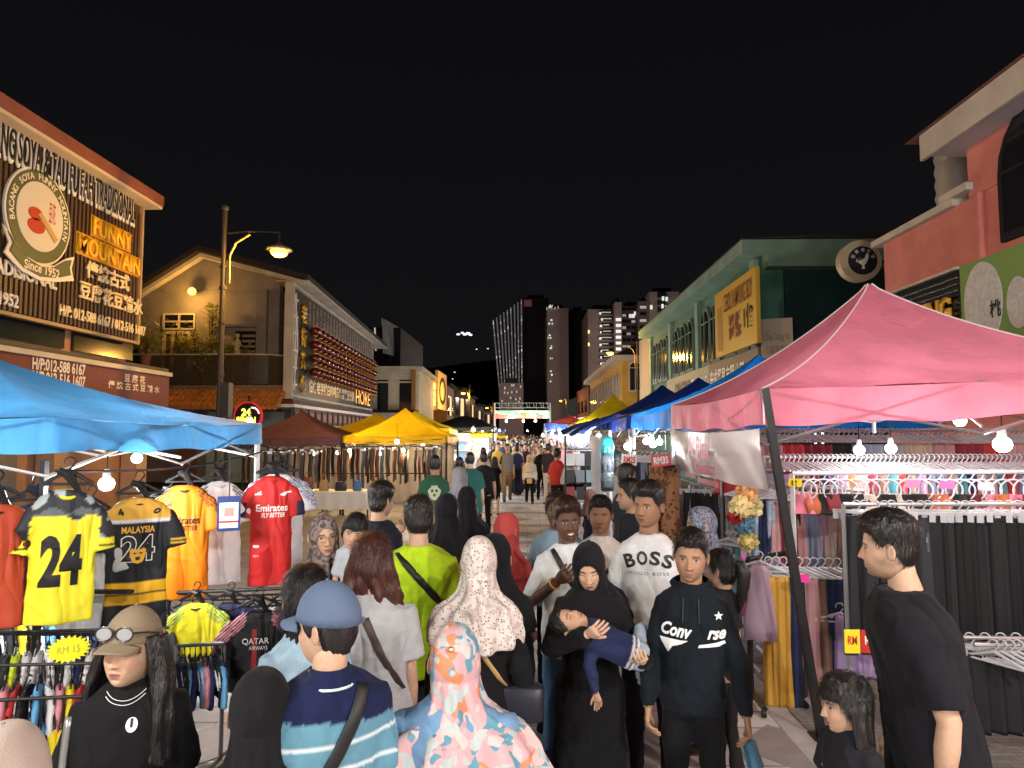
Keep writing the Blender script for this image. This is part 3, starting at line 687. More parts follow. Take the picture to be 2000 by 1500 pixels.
# lower fascia sign
sg=thing('fascia_sign','long reddish brown shop fascia with white phone numbers under the ribbed sign','sign',(XL+.62,14,3))
mb=MB(); u0,u1=w1l.u(-400,730),w1l.u(331,730); w1l.box(mb,u0,u1,2.55,3.5,-.5,.0); mb.build('board',mat('maroon board',(.155,.045,.028),rough=.55,var=.15),sg,world=True)
mb=MB(); w1l.box(mb,u0,u1+.05,3.5,3.60,-.5,.06); mb.build('frame',m_trim,sg,world=True)
w1l.ptext('H/P:012-588 6167',62,712,166,720,.24,m_wlet,parent=sg,n=.012,bold=.03)
w1l.ptext('H/P:012-516 1607',62,738,166,744,.24,m_wlet,parent=sg,n=.012,bold=.03)
w1l.ptext('豆 腐 花',242,738,283,742,.19,m_wlet,parent=sg,n=.012,bold=.02)
w1l.ptext('傳 統 古 式 豆 精 水',210,752,311,760,.18,m_wlet,parent=sg,n=.012,bold=.02)
# ---- gabled building with the lantern board ----
b2=thing('shophouse','gabled grey shophouse with planted balcony and a wall of red lanterns','shop building',(-12,28,0))
m_mau=paint('mauve plaster',(.23,.205,.20)); A2=(-16.2,28); B2=(-9.77,28); C2=(-10.75,47)
f2=Wall(A2,B2); s2=Wall(B2,C2)
ze=f2.z(523,556); zl=f2.z(285,562); za=f2.z(397,500); ua=f2.u(397,640); uR=f2.u(525,640)
zE_=f2.z(560,533); xa_=f2.p(ua,0,0).x
def zr(x): return (za+.05+(zE_-.45-za-.05)*(x-xa_)/(-8.95-xa_) if x>xa_ else za+.05+(zl-.75-za-.05)*(x-xa_)/(-16.9-xa_))-.05
wallp=[f2.p(0,0,0),f2.p(f2.u(545,640),0,0),f2.p(f2.u(545,640),zr(f2.p(f2.u(545,640),0,0).x),0),f2.p(ua,zr(xa_),0),f2.p(0,zr(-16.2),0)]
MB().prism(wallp,(0,.4,0)).build('wall',m_mau,b2,world=True)
mb=MB(); s2.box(mb,.05,19.4,0,7.9,-.4,0); mb.build('wall',m_mau,b2,world=True)
# roof : front gable overhang and the long street slope
ro=MB(); y0,y1=27.3,47.5; zE=f2.z(560,533)
pr=[(-16.9,0,zl-.75),(f2.p(ua,0,0).x,0,za+.05),(-8.95,0,zE-.45),(-8.95,0,zE-.22),(f2.p(ua,0,0).x,0,za+.28),(-16.9,0,zl-.5)]
k=[V((p[0],y0,p[2])) for p in pr]; k2=[V((p[0]-.9*(p[0]>-10),y1,p[2]-.3)) for p in pr]
ro.rings([k,k2]); ro.build('roof',mat('dark roof tile',(.035,.03,.028),rough=.8,bump=.6,bs=8),b2,world=True)
mb=MB()
xa=f2.p(ua,0,0).x
for (xa0,za0,xb0,zb0) in ((-16.6,zr(-16.6)-.1,xa,zr(xa)-.1),(xa,zr(xa)-.1,-9.0,zr(-9.0)-.1)): mb.hexa([(xa0,27.55,za0-.05),(xb0,27.55,zb0-.05),(xb0,27.55,zb0+.12),(xa0,27.55,za0+.12),(xa0,27.9,za0-.05),(xb0,27.9,zb0-.05),(xb0,27.9,zb0+.12),(xa0,27.9,za0+.12)])
mb.build('bargeboard',m_trim,b2,world=True)
mb=MB(); mb.hexa([V((-10.2,27.2,zE-.55)),V((-8.9,27.2,zE-.55)),V((-8.9,27.2,zE-.48)),V((-10.2,27.2,zE-.48)),V((-11.2,47.3,zE-.85)),V((-9.8,47.3,zE-.85)),V((-9.8,47.3,zE-.79)),V((-11.2,47.3,zE-.79))]); mb.build('soffit',m_trim,b2,world=True)
mb=MB(); f2.box(mb,f2.u(505,640),f2.u(524,640),3.6,ze-.25,0,.25); f2.box(mb,f2.u(420,640),f2.u(505,640),f2.z(420,640),f2.z(420,636)+.02,0,.22); f2.box(mb,f2.u(316,640),f2.u(524,640),f2.z(420,570)-.05,f2.z(420,570)+.05,0,.06); mb.build('pilaster',m_mau,b2,world=True)
# balcony window and door
def pane_window(w,par,u0,u1,z0,z1,cols,rws,fm,gm,n=.0,lit=None,t=.07):
    mb=MB(); 
    for i in range(cols+1): u=u0+(u1-u0)*i/cols; w.box(mb,u-t/2,u+t/2,z0,z1,n,n+.10)
    fr=None
    mb2=mb
    for j in range(rws+1): z=z0+(z1-z0)*j/rws; w.box(mb2,u0,u1,z-t/2,z+t/2,n,n+.092)
    fr=mb.build('window',fm,par,world=True)
    g=MB(); w.box(g,u0,u1,z0,z1,n+.01,n+.035); g.v=[tuple(V(p)-par.location) for p in g.v]; g.build('pane',gm,fr); return fr
pane_window(f2,b2,f2.u(321,640),f2.u(381,640),f2.z(350,643),f2.z(350,614),2,2,m_trim,m_glass)
pane_window(f2,b2,f2.u(323,640),f2.u(372,640),f2.z(350,695)-.6,f2.z(350,650),3,1,m_trim,mat('curtain glass',(.12,.07,.04),rough=.3),t=.12)
dr=MB(); f2.box(dr,f2.u(461,640),f2.u(503,640),f2.z(480,745),f2.z(480,647),.005,.03); dr=dr.build('door',m_dark,b2,world=True)
for j in range(7):
    g=MB(); z=f2.z(480,647)-.25-.22*j; f2.box(g,f2.u(474,640),f2.u(500,640),z,z+.1,.03,.05); g.v=[tuple(V(p)-b2.location) for p in g.v]; g.build('slat',mat('slat',(.28,.2,.13)),dr)
zb=f2.z(420,745)
mb=MB(); mb.box((-16.2,26.6,zb-.75),(-9.6,28,zb-.25)); mb.build('balcony_slab',paint('slab',(.26,.19,.13)),b2,world=True)
bp=[(-16,26.7),(-11.0,26.65),(-10.3,26.8),(-9.85,27.2),(-9.72,27.8)]
mb=MB(); gl=MB()
for (xa0,ya0),(xb0,yb0) in zip(bp,bp[1:]):
    gl.hexa([(xa0,ya0,zb-.2),(xb0,yb0,zb-.2),(xb0,yb0,zb+.95),(xa0,ya0,zb+.95),(xa0,ya0+.02,zb-.2),(xb0,yb0+.02,zb-.2),(xb0,yb0+.02,zb+.95),(xa0,ya0+.02,zb+.95)])
    mb.tube([(xa0,ya0,zb+.98),(xb0,yb0,zb+.98)],.03,6)
gl.build('balustrade',mat('balcony glass',(.10,.08,.05),rough=.15,alpha=.55,spec=.6),b2,world=True); mb.build('handrail',m_trim,b2,world=True)
# tiled awning, built of half-round tiles
mb=MB(); n=27; xl=-14.9; xr=-9.3
for i in range(n):
    x=xl+(xr-xl)*(i+.5)/n
    for j in range(3): mb.tube([(x,25.2+.36*j,2.98+.24*j),(x,25.6+.36*j,3.2+.24*j)],[.11,.09],8)
mb.build('tiled_awning',mat('orange clay tile',(.60,.25,.07),rough=.6,var=.3,vs=6),b2,world=True)
for i,(x0,x1,c) in enumerate(((-14.4,-13.6,'brown'),(-13.2,-12.5,'teal'),(-12.3,-10.0,'teal'))):
    MB().box((x0,27.9,0),(x1,27.985,2.9)).build('shopfront_panel',mat('shopfront '+c,(.22,.10,.06) if c=='brown' else (.38,.48,.46),rough=.5),b2,world=True)
# lantern board on the street side
bd=thing('lantern_board','black sign board densely lettered above the pavement with lantern rails','sign',s2.p(8,4),(0,0,0))
sn=Wall((B2[0]+.45,B2[1]-.15),(C2[0]+.45,C2[1])); ua,ub=sn.u(567,650),sn.u(725,650); zB0,zB1=3.55,7.80
mb=MB(); sn.box(mb,ua,ub,3.35,zB1,-.15,0); mb.build('panel',mat('black panel',(.022,.016,.012),rough=.5),bd,world=True)
mb=MB()
for a in ((ua,ub,zB1,zB1+.1,-.2,.12),(ua,ub,zB0-.12,zB0-.02,-.1,.1),(ua-.12,ua,zB0-.2,zB1+.1,-.2,.15)): sn.box(mb,*a)
mb.build('frame',m_trim,bd,world=True)
# tall white scaffold-like letter strip and four golden characters
u=ua+.55
mb=MB(); sn.box(mb,u-.04,u+.04,3.7,7.6,.01,.06)
for j in range(6): sn.box(mb,u-.32,u+.30,3.9+j*.68,3.98+j*.68,.01,.06)
mb.tube([sn.p(u-.25+.5*math.sin(t*PI),3.7+3.8*t,.05) for t in [q/10 for q in range(11)]],.035,6); mb.build('white_trellis',m_wlet,bd,world=True)
for j,ch in enumerate('老街茶餐'): sn.text(ch,ua+1.35,ua+2.15,7.0-j*.98-.42,7.0-j*.98+.36,m_gold,'lettering',bd,n=.02,bold=.03,extr=.05)
m_dw=mat('dim letters',(.42,.36,.28),rough=.6)
rs_=random.Random(3); gl='香濃白咖啡傳統美味飲品茶室老店始於一九五二家鄉風味點心麵包'
for q in range(23):
    uu=ua+2.6+q*(ub-ua-2.8)/23; st='\n'.join(rs_.choice(gl) for _ in range(6))
    sn.text(st,uu,uu+.26,6.65,zB1-.12,m_dw,'lettering',bd,n=.015,bold=.02)
sn.text('怡保老字號白咖啡茶餐室歡迎光臨',ua+2.8,ub-5.2,3.75,4.35,m_cr,'lettering',bd,n=.02,bold=.03)
mb=MB(); sn.box(mb,ub-4.9,ub-.15,3.62,4.60,.005,.03); mb.build('lit_plate',mat('plate',(.03,.015,.01)),bd,world=True)
sn.text('HORE',ub-4.8,ub-.25,3.70,4.5,mat('neon orange',(1,.45,.1),emit=1.0),'neon_lettering',bd,n=.035,bold=.0)
mr=MB()
lm=MB(); lr=[]
for j in range(9):
    e=-PI/2+PI*(j+.5)/9; lr.append([(.24*math.cos(e)*math.cos(a)*(1+.03*(i%2)),.24*math.cos(e)*math.sin(a)*(1+.03*(i%2)),.19*math.sin(e)) for i,a in enumerate([2*PI*q/20 for q in range(20)])])
lm.rings(lr); lme=lm.mesh('lantern_body',[mat('lantern red',(.10,.008,.007),rough=.25,emit=.008,ecol=(.5,.03,.02),spec=.8)],True)
cm=MB(); cm.tube([(0,0,.18),(0,0,.22)],.09,10); cm.tube([(0,0,-.18),(0,0,-.22)],.09,10); cme=cm.mesh('cap',[m_gold])
tm=MB(); tm.tube([(0,0,-.22),(0,0,-.36)],[.03,.045],8); tme=tm.mesh('tassel',[mat('tassel',(.4,.05,.02))])
for r_ in range(4):
    for q in range(18):
        uu=ua+2.5+q*(ub-ua-2.6)/17.5; z=6.35-.58*r_
        t=thing('red_lantern','small round red paper lantern in the %s row of the lantern board'%('top','second','third','lowest')[r_],'lantern',sn.p(uu,z,.33),(0,0,q*.7),'red lanterns in the %s row of the board'%('top','second','third','lowest')[r_])
        obj('lantern_body',lme,t); obj('cap',cme,t); obj('tassel',tme,t)
mb=MB(); 
for r_ in range(4): z=6.35-.58*r_; mb.tube([sn.p(ua+2.3,z+.25,.33),sn.p(ub,z+.25,.33)],.02,5)
mb.build('rail',m_black,bd,world=True)
lo=Wall((B2[0]+.7,B2[1]-.5),(C2[0]+.7,C2[1])); ul0,ul1=lo.u(572),lo.u(727)
mb=MB(); lo.box(mb,ul0,ul1,3.02,3.14,-1.2,.05); mb.build('gutter',m_wlet,b2,world=True)
mb=MB(); lo.box(mb,ul0,ul1,3.14,3.3,-1.4,.0); mb.build('lean_to_roof',mat('dark red sheet',(.10,.035,.03),rough=.7),b2,world=True)
for q in range(16):
    uu=ul0+.2+q*(ul1-ul0)/16; mb=MB(); lo.box(mb,uu,uu+.85,2.35,2.98,-.05,0); fr=mb.build('lattice_panel',mat('lattice brown',(.09,.04,.03)),b2,world=True)
    g=MB(); lo.box(g,uu+.15,uu+.7,2.5,2.85,.0,.02); g.v=[tuple(V(p)-b2.location) for p in g.v]; g.build('fretwork',mat('fret',(.30,.17,.14)),fr)
mb=MB(); s2.box(mb,.5,15,0,2.9,0,.04); mb.build('shopfront_wall',mat('shop wall white',(.5,.53,.52),rough=.6),b2,world=True)
t=thing('air_conditioner','white air conditioner box on the wall under the lantern board','air conditioner',s2.p(11,2.2,.3)); MB().box((-.35,-.5,-.3),(.3,.5,.35)).build('casing',m_wlet,t); MB().tube([(.31,0,0),(.34,0,0)],.24,16).build('fan_grille',m_black,t)
# plants and figure on the balcony
m_leaf=mat('balcony leaf',(.42,.40,.07),rough=.5,transl=.25,var=.4,vs=8)
def shrub(p,r,n,lab,upright=False,seed=0,h=None):
    rr=random.Random(seed); t=thing('potted_plant',lab,'plant',p,group=None); mb=MB()
    for i in range(n):
        a=rr.uniform(0,2*PI); 
        if upright: q=V((rr.gauss(0,.25)*r,rr.gauss(0,.2)*r,rr.uniform(.1,1)*(h or 1.2))); d=V((math.cos(a),math.sin(a),rr.uniform(-.2,.6)))
        else: q=V((rr.gauss(0,.45)*r,rr.gauss(0,.3)*r,abs(rr.gauss(.35,.3))*(h or r*1.4))); d=V((math.cos(a),math.sin(a),rr.uniform(-.5,.9)))
        l=rr.uniform(.14,.30); w=d.cross(V((0,0,1))).normalized()*l*.20; k=len(mb.v)
        for z_ in (q,q+d*l*.5+w,q+d*l,q+d*l*.5-w): mb.av(z_)
        mb.af(k,k+1,k+2,k+3)
    mb.build('foliage',m_leaf,t); st=MB()
    for i in range(7): a=rr.uniform(0,6); st.tube([(0,0,-.1),(.1*math.cos(a),.1*math.sin(a),(h or r)*.4),(.3*r*math.cos(a),.3*r*math.sin(a),(h or r)*.9)],[.02,.014,.006],5)
    st.build('stem',mat('stem',(.08,.05,.03)),t); MB().tube([(0,0,-.45),(0,0,-.42),(0,0,-.1),(0,0,-.08)],[.12,.14,.19,.19],12).build('pot',mat('clay pot',(.25,.11,.06)),t)
q=lambda px,py,Y: P(px,py,Y)
shrub(q(285,690,24.5),.75,420,'low yellowish shrub beside the right edge of the ribbed sign',seed=1)
shrub(q(350,700,27.2),.7,420,'leafy potted plant in front of the white balcony window',seed=2,h=1.2)
shrub(q(385,705,27.1),.8,520,'widest bushy plant in the middle of the balcony',seed=3,h=1.3)
shrub(q(413,690,27.3),.5,300,'tall thin plant reaching up beside the lamp post',True,4,2.0)
shrub(q(440,712,27.1),.6,320,'shrub on the balcony just right of the lamp post',seed=5,h=1.0)
shrub(q(404,745,27.0),.6,420,'plant trailing down behind the balcony glass',seed=6,h=1.2)
shrub(q(478,712,27.2),.35,160,'small plant under the stone figure',seed=8,h=.7)
t=thing('stone_statue','small pale stone figure standing on the balcony beside the dark door','statue',q(463,692,27.1)); mb=MB(); mb.tube([(0,0,-.1),(0,0,.05),(0,0,.3),(.02,0,.5),(0,0,.62),(0,0,.68)],[.14,.15,.10,.12,.06,.05],12); mb.sph((0,0,.76),.09,10,8); mb.tube([(.1,0,.5),(.17,-.05,.35),(.08,-.1,.3)],.035,6); mb.tube([(-.1,0,.5),(-.16,-.05,.35),(-.05,-.1,.38)],.035,6); mb.build('figure',mat('pale stone',(.45,.38,.25)),t); MB().box((-.17,-.15,-.75),(.17,.15,-.1)).build('pedestal',m_mau,t)
t=thing('wall_lamp','bare yellow flood lamp glowing on the gable wall','lamp',P(375,569,27.4)); MB().sph((0,0,0),.16,12,8).build('bulb',mat('sodium glow',(1,.5,.08),emit=3.2,ecol=(1,.52,.07)),t); MB().tube([(0,.05,.05),(0,.6,.15)],.03,6).build('bracket',m_black,t); lamp((0,-.4,-.25),120,SOD,t,.12)
# round lit shop sign
t=thing('round_sign','round lit red and black sign with yellow 24 seven lettering hanging under the tiled awning','sign',P(485,812,25.2))
n=32; MB().prism([(.53*math.cos(2*PI*i/n),-.06,.53*math.sin(2*PI*i/n)) for i in range(n)],(0,.14,0)).build('rim',mat('red rim',(.6,.03,.03),emit=.5),t)
MB().prism([(.47*math.cos(2*PI*i/n),-.075,.47*math.sin(2*PI*i/n)) for i in range(n)],(0,.014,0)).build('face',mat('sign black',(.03,.01,.01),emit=.1),t)
m_neon=mat('yellow neon',(.9,.95,.1),emit=1.6)
for body,z,wd,h in (('24',.13,.36,.28),('SEVEN',-.17,.72,.26)): me=textmesh(body,wd,h,.04); place(me,V(t.location)+V((-.05,-.085,z)),(1,0,0),(0,0,1),m_neon,'neon_lettering',t)
MB().tube([(.18+.25*math.cos(a),-.08,.02+.28*math.sin(a)) for a in [R(100-8*i) for i in range(12)]],.025,6).build('neon_arc',mat('neon white',(.9,.9,.9),emit=1.5),t)
MB().tube([(0,0,.53),(0,0,.75)],.025,6).build('bracket',m_black,t)
# ---- beyond: billboard tower, cream house, lit boards ----
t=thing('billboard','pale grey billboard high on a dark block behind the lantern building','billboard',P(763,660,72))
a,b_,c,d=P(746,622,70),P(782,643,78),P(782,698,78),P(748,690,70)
MB().hexa([d,c,b_,a,d+V((.2,.5,0)),c+V((.2,.5,0)),b_+V((.2,.5,0)),a+V((.2,.5,0))]).build('panel',mat('billboard face',(.12,.115,.105),rough=.8,var=.5,vs=.3,emit=.25),t,world=True)  # panel and header materials glow faintly in place of floodlighting
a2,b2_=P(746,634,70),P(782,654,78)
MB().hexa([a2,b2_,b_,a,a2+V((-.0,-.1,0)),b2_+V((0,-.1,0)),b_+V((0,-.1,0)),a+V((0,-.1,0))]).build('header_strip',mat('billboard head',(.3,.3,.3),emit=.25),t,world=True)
MB().box(V(P(755,740,72)),V(P(760,690,72))+V((0,.5,0))).build('post',m_dark,t,world=True)
t=thing('office_block','dark flat block carrying the grey billboard','building',(-17,75,0)); pa=P(722,640,74); MB().box((pa.x,74,0),(P(782,700,74).x,90,pa.z)).build('wall',mat('dark render',(.02,.02,.022)),t,world=True); p=P(732,640,73.8); MB().tube([p,P(734,685,73.8)],.08,6).build('light_strip',mat('strip glow',(.8,.8,.8),emit=.4),t,world=True)
t=thing('townhouse','cream house with two dark upright windows and a rusty downpipe','building',(-9,46.5,0)); f4=Wall((-17,48.5),(P(840,720,48.5).x,48.5)); zt=f4.z(780,722); m_crm=paint('cream plaster',(.50,.44,.33))
mb=MB(); f4.box(mb,3,f4.u(818,760),0,zt,-6,0); mb.build('wall',m_crm,t,world=True)
w4=Wall((f4.p(f4.u(818,760),0,0).x,48.5),(P(846,720,58).x,58)); mb=MB(); w4.box(mb,0,10,0,zt-.1,-.4,0); mb.build('wall',m_crm,t,world=True)
mb=MB(); f4.box(mb,2.8,f4.u(820,760),zt,zt+.22,-6,.3); f4.box(mb,3,f4.u(818,760),f4.z(780,748),f4.z(780,748)+.12,0,.06); w4.box(mb,0,10.2,zt-.1,zt+.22,-1,.3); mb.build('cornice',m_crm,t,world=True)
for x0,x1 in ((737,758),(780,803)): mb=MB(); f4.box(mb,f4.u(x0),f4.u(x1),f4.z(770,802),f4.z(770,742),.005,.03); mb.build('window',m_glass,t,world=True)
mb=MB(); f4.box(mb,f4.u(805,760),f4.u(812,760),0,zt,.02,.2); mb.build('downpipe',mat('rust pipe',(.30,.13,.035)),t,world=True)
mb=MB(); f4.box(mb,3,f4.u(818,760),f4.z(780,806),f4.z(780,803)+.05,0,1.2); mb.build('awning',m_dark,t,world=True)
def board(x0,x1,y0,y1,Ya,Yb,m,lab,name='sign_board',txt=None,tm=None,cat='sign'):
    w=Wall(P(x0,800,Ya)[:2],P(x1,800,Yb)[:2]); t=thing(name,lab,cat,w.p(w.u(x0),w.z(x0,y0))); mb=MB(); L=(w.B-w.A).length; z0,z1=w.z((x0+x1)/2,y1),w.z((x0+x1)/2,y0)
    w.box(mb,0,L,z0,z1,-.25,0); mb.build('panel',m,t,world=True)
    if txt: w.text(txt,L*.12,L*.88,z0+(z1-z0)*.12,z1-(z1-z0)*.12,tm,'lettering',t,n=.03)
    return w,t
am=mat('amber board',(.45,.20,.03),emit=.35); board(844,853,740,800,58,61,am,'amber lit upright sign on the cream house corner',txt='美\n食\n街',tm=mat('amber glow',(1,.6,.15),emit=2.5))
board(855,872,728,800,60,66,mat('amber board2',(.42,.25,.08),emit=.22),'tall tan board with a dark oval beyond the cream house',txt='O',tm=m_dark)
rr=random.Random(5)
for i,(x0,x1,y0,Ya,c) in enumerate(((873,886,752,72,(.22,.12,.06)),(886,918,758,84,(.13,.11,.07)),(918,928,775,100,(.16,.13,.1)),(928,945,790,120,(.14,.12,.1)),(945,963,800,150,(.12,.11,.1)))):
    w=Wall(P(x0,800,Ya)[:2],P(x1,800,Ya+8)[:2]); t=thing('shophouse',('brown','olive','grey','pale','small far')[i]+' dim shophouse in the receding left row, %s from the cream house'%('first','second','third','fourth','fifth')[i],'building',w.p(0,0))
    mb=MB(); L=(w.B-w.A).length; zt=w.z(x0,y0); w.box(mb,0,L,0,zt,-5,0); mb.build('wall',paint('row wall %d'%i,c),t,world=True)
    for q in range(3): mb=MB(); w.box(mb,L*(.1+.3*q),L*(.28+.3*q),zt*.55,zt*.85,.01,.04); mb.build('window',m_glass if q!=1 else mat('lit window warm',(.9,.6,.3),emit=.8),t,world=True)
    mb=MB(); w.box(mb,0,L,zt,zt+.25,-5.2,.4); mb.build('roof',m_dark,t,world=True)
# ---- towers far behind ----
m_lit=mat('lit flat',(.8,.85,.8),emit=.55); m_lit2=mat('dim lit flat',(.75,.75,.7),emit=.16); m_twr=mat('dark tower',(.012,.012,.014)); m_twb=mat('brown tower',(.26,.20,.19),rough=.9,var=.2,vs=.05)
def tower(x0,x1,y0,Y,m,lab,yb=800,dep=30):
    a=P(x0,y0,Y); b=P(x1,y0,Y); t=thing('tower_block',lab,'tower',((a.x+b.x)/2,Y,0)); MB().box((a.x,Y,-1),(b.x,Y+dep,a.z)).build('wall',m,t,world=True)
    MB().box((a.x+2,Y+3,a.z),(b.x-2,Y+dep-3,a.z+2.0)).build('roof_plant',m_twr,t,world=True); return t
def tw(t,x,y,w,h,Y,m,name='window'): a=P(x,y,Y-.4); ubox(name,m,a,(w*Y/1333,.5,h*Y/1333),t)
rr=random.Random(11)
t1=tower(990,1022,632,298,m_twr,'black tower with a fan of silvery vertical fins and light dots')
m_fin=mat('fin',(.13,.12,.12),emit=.42); m_fin2=mat('finlit',(.6,.6,.6),emit=.3)  # whole fins emit faintly, standing in for LED light along their edges
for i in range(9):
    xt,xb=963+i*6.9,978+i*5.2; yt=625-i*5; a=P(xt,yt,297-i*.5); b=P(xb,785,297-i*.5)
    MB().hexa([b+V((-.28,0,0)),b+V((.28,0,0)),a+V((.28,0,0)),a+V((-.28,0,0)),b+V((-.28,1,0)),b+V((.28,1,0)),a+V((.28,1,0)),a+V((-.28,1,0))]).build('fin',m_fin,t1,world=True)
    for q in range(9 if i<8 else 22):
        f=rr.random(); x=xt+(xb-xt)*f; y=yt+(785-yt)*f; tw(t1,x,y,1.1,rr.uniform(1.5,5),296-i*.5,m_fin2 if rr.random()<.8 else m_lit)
t2=tower(1022,1071,582,300,m_twr,'plain black tower with a faint red emblem near its roof'); tw(t2,1031,592,15,13,300,mat('faint red',(.10,.03,.03),emit=.5),'emblem')
t3=tower(1068,1110,602,260,m_twb,'brownish tower with lit rooftop and a strip of lights down its left corner')
for y in (597,600,625,632,655,660,676,680,700,725,732,745): 
    for _ in range(2): tw(t3,1071+rr.uniform(0,8),y,rr.uniform(1,3),rr.uniform(1.5,3),260,m_lit)
for x in (1068,1072,1078,1084,1090): tw(t3,x,600+rr.uniform(-3,3),2,5,259,m_lit2)
t4=tower(1112,1146,606,290,m_twr,'narrow unlit black tower beside the balcony tower')
t5=tower(1148,1200,604,240,m_twb,'apartment tower with rows of lit balconies')
for j in range(10):
    y=611+j*12.3; tw(t5,1184,y,26,5.5,240,m_dark,'balcony'); tw(t5,1184+rr.uniform(-2,2),y-1,rr.uniform(10,22),1.8,239,m_lit2); tw(t5,1174+rr.uniform(-2,2),y+1,rr.uniform(2,5),4,238.8,m_lit)
    if j in (3,5): tw(t5,1150,y,3,6,239,mat('yellow window',(1,.7,.2),emit=1.2))
t6=tower(1200,1214,590,236,m_twb,'slim stair tower with a ladder of bright windows')
for j in range(9): tw(t6,1208,624+j*11.5,10,5.5,236,m_lit if j<7 else m_lit2)
t7=tower(1214,1262,598,244,mat('brown tower dark',(.12,.085,.085)),'dark apartment slab with few lit windows')
for j in range(9):
    for q in range(5): tw(t7,1219+q*9,604+j*12,7,4.5,244,m_dark if rr.random()<.75 else m_lit2)
for x,y in ((1231,617),(1237,617),(1241,612)): tw(t7,x,y,5,7,243.5,m_lit)
t8=tower(1268,1326,570,232,m_twb,'pale tower standing tallest at right with bright windows')
for j in range(8): tw(t8,1292,577+j*14,16,9,232,m_dark)
for x,y in ((1295,583),(1302,584),(1294,598),(1302,601),(1296,610),(1304,612),(1272,600)): tw(t8,x,y,4,8,231,m_lit)
t9=tower(1246,1272,588,238,mat('brown tower dark',(.12,.085,.085)),'short block wedged left of the pale tower')
for j in range(6): tw(t9,1256,600+j*13,12,5,238,m_dark if j%2 else m_lit2)
t0=tower(975,1022,748,250,m_twb,'low podium block at the foot of the fin tower')
for x_ in (-25,12,48): lamp((x_,-55,14),15000,(1,.8,.7),t0,1.5,'tower_fill')  # unseen lamps added in front of the podium to brighten the towers
for _ in range(14): tw(t0,rr.uniform(978,1020),rr.uniform(752,785),3,4,249,m_lit2)
# ---- gantry with the bright banner ----
g=thing('gantry','steel truss gantry over the street with a glowing green and white banner','gantry',P(1020,800,80)); Y=80
mb=MB(); a=P(966,787,Y); b=P(1075,787,Y); a.z=b.z
for dz in (0,-.55): mb.tube([a+V((0,0,dz)),b+V((0,0,dz))],.06,5)
for i in range(17): x=a.x+(b.x-a.x)*i/16; mb.tube([(x,Y,a.z),(x+.25*(i%2),Y,a.z-.55)],.04,4)
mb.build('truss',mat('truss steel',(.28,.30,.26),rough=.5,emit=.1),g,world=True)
for p in (a,b):
    MB().tube([p,(p.x,Y,0)],.14,6).build('post',m_steel,g,world=True)
for i in (4,8,12): x=a.x+(b.x-a.x)*i/16; MB().tube([(x,Y,a.z-.5),(x,Y,a.z-1.1)],.03,4).build('hanger',m_steel,g,world=True)
za,zb_=P(1020,802,Y).z,P(1020,817,Y).z
MB().box((a.x+.1,Y-.1,zb_),(b.x-.1,Y,za)).build('banner',mat('banner lit',kind='spots',cols=[(.55,.75,.6),(.75,.12,.08),(.25,.55,.3)],vs=.35,emit=.75),g,world=True)
wg=Wall((a.x,Y-.12),(b.x,Y-.12)); wg.text('PASAR MALAM',1.6,5.2,zb_+.25,za-.2,mat('banner letters',(.1,.35,.12),emit=.4),'lettering',g,n=.02)
for px in (989,1022,1046):
    t=thing('flood_lamp','white flood lamp under the gantry banner','lamp',P(px,822,79),group='flood lamps under the gantry banner'); MB().sph((0,0,0),.13,8,6).build('bulb',mat('cool glow',(1,1,1),emit=10),t); MB().box((-.15,-.05,.1),(.15,.05,.2)).build('housing',m_steel,t); lamp((0,-.1,-.25),250,COOL,t,.1)
# ---- right side ----
XR=7.0
b5=thing('shophouse','dark green colonial shophouse with arched windows behind the tents','shop building',(XR,28,0)); m_grn=paint('green plaster',(.06,.17,.125)); m_teal=paint('teal side wall',(.015,.05,.048)); m_pg=paint('pale green trim',(.20,.32,.26))
w5=Wall((XR,38.6),(XR,20.6)); ze=w5.z(1480,520); zt=7.45
MB().box((XR,20.6,0),(XR+9,38.6,zt)).build('wall',m_grn,b5,world=True)
fz=Wall((XR+.75,20.55),(XR+9,20.55)); mb=MB(); fz.box(mb,0,8,0,zt-.5,0,.06); mb.build('side_wall',m_teal,b5,world=True)
MB().box((XR-.08,20.5,0),(XR+.72,20.62,zt-.5)).build('corner_pier',m_grn,b5,world=True)
mb=MB(); mb.hexa([V((XR-.65,38.8,7.35)),V((XR-.65,20.0,7.35)),V((XR-.65,20.0,7.75)),V((XR-.65,38.8,7.75)),V((XR+.1,38.8,7.35)),V((XR+.1,20.0,7.35)),V((XR+.1,20.0,7.75)),V((XR+.1,38.8,7.75))]); mb.box((XR+.1,20.0,6.95),(XR+9,20.5,7.75)); mb.build('fascia',m_pg,b5,world=True)
MB().prism([(XR-.7,19.9,7.76),(XR+10,19.9,7.76),(XR+10,19.9,7.9),(XR+4.5,19.9,8.0)],(0,19,0)).build('roof',mat('dark roof tile',(.035,.03,.028)),b5,world=True)
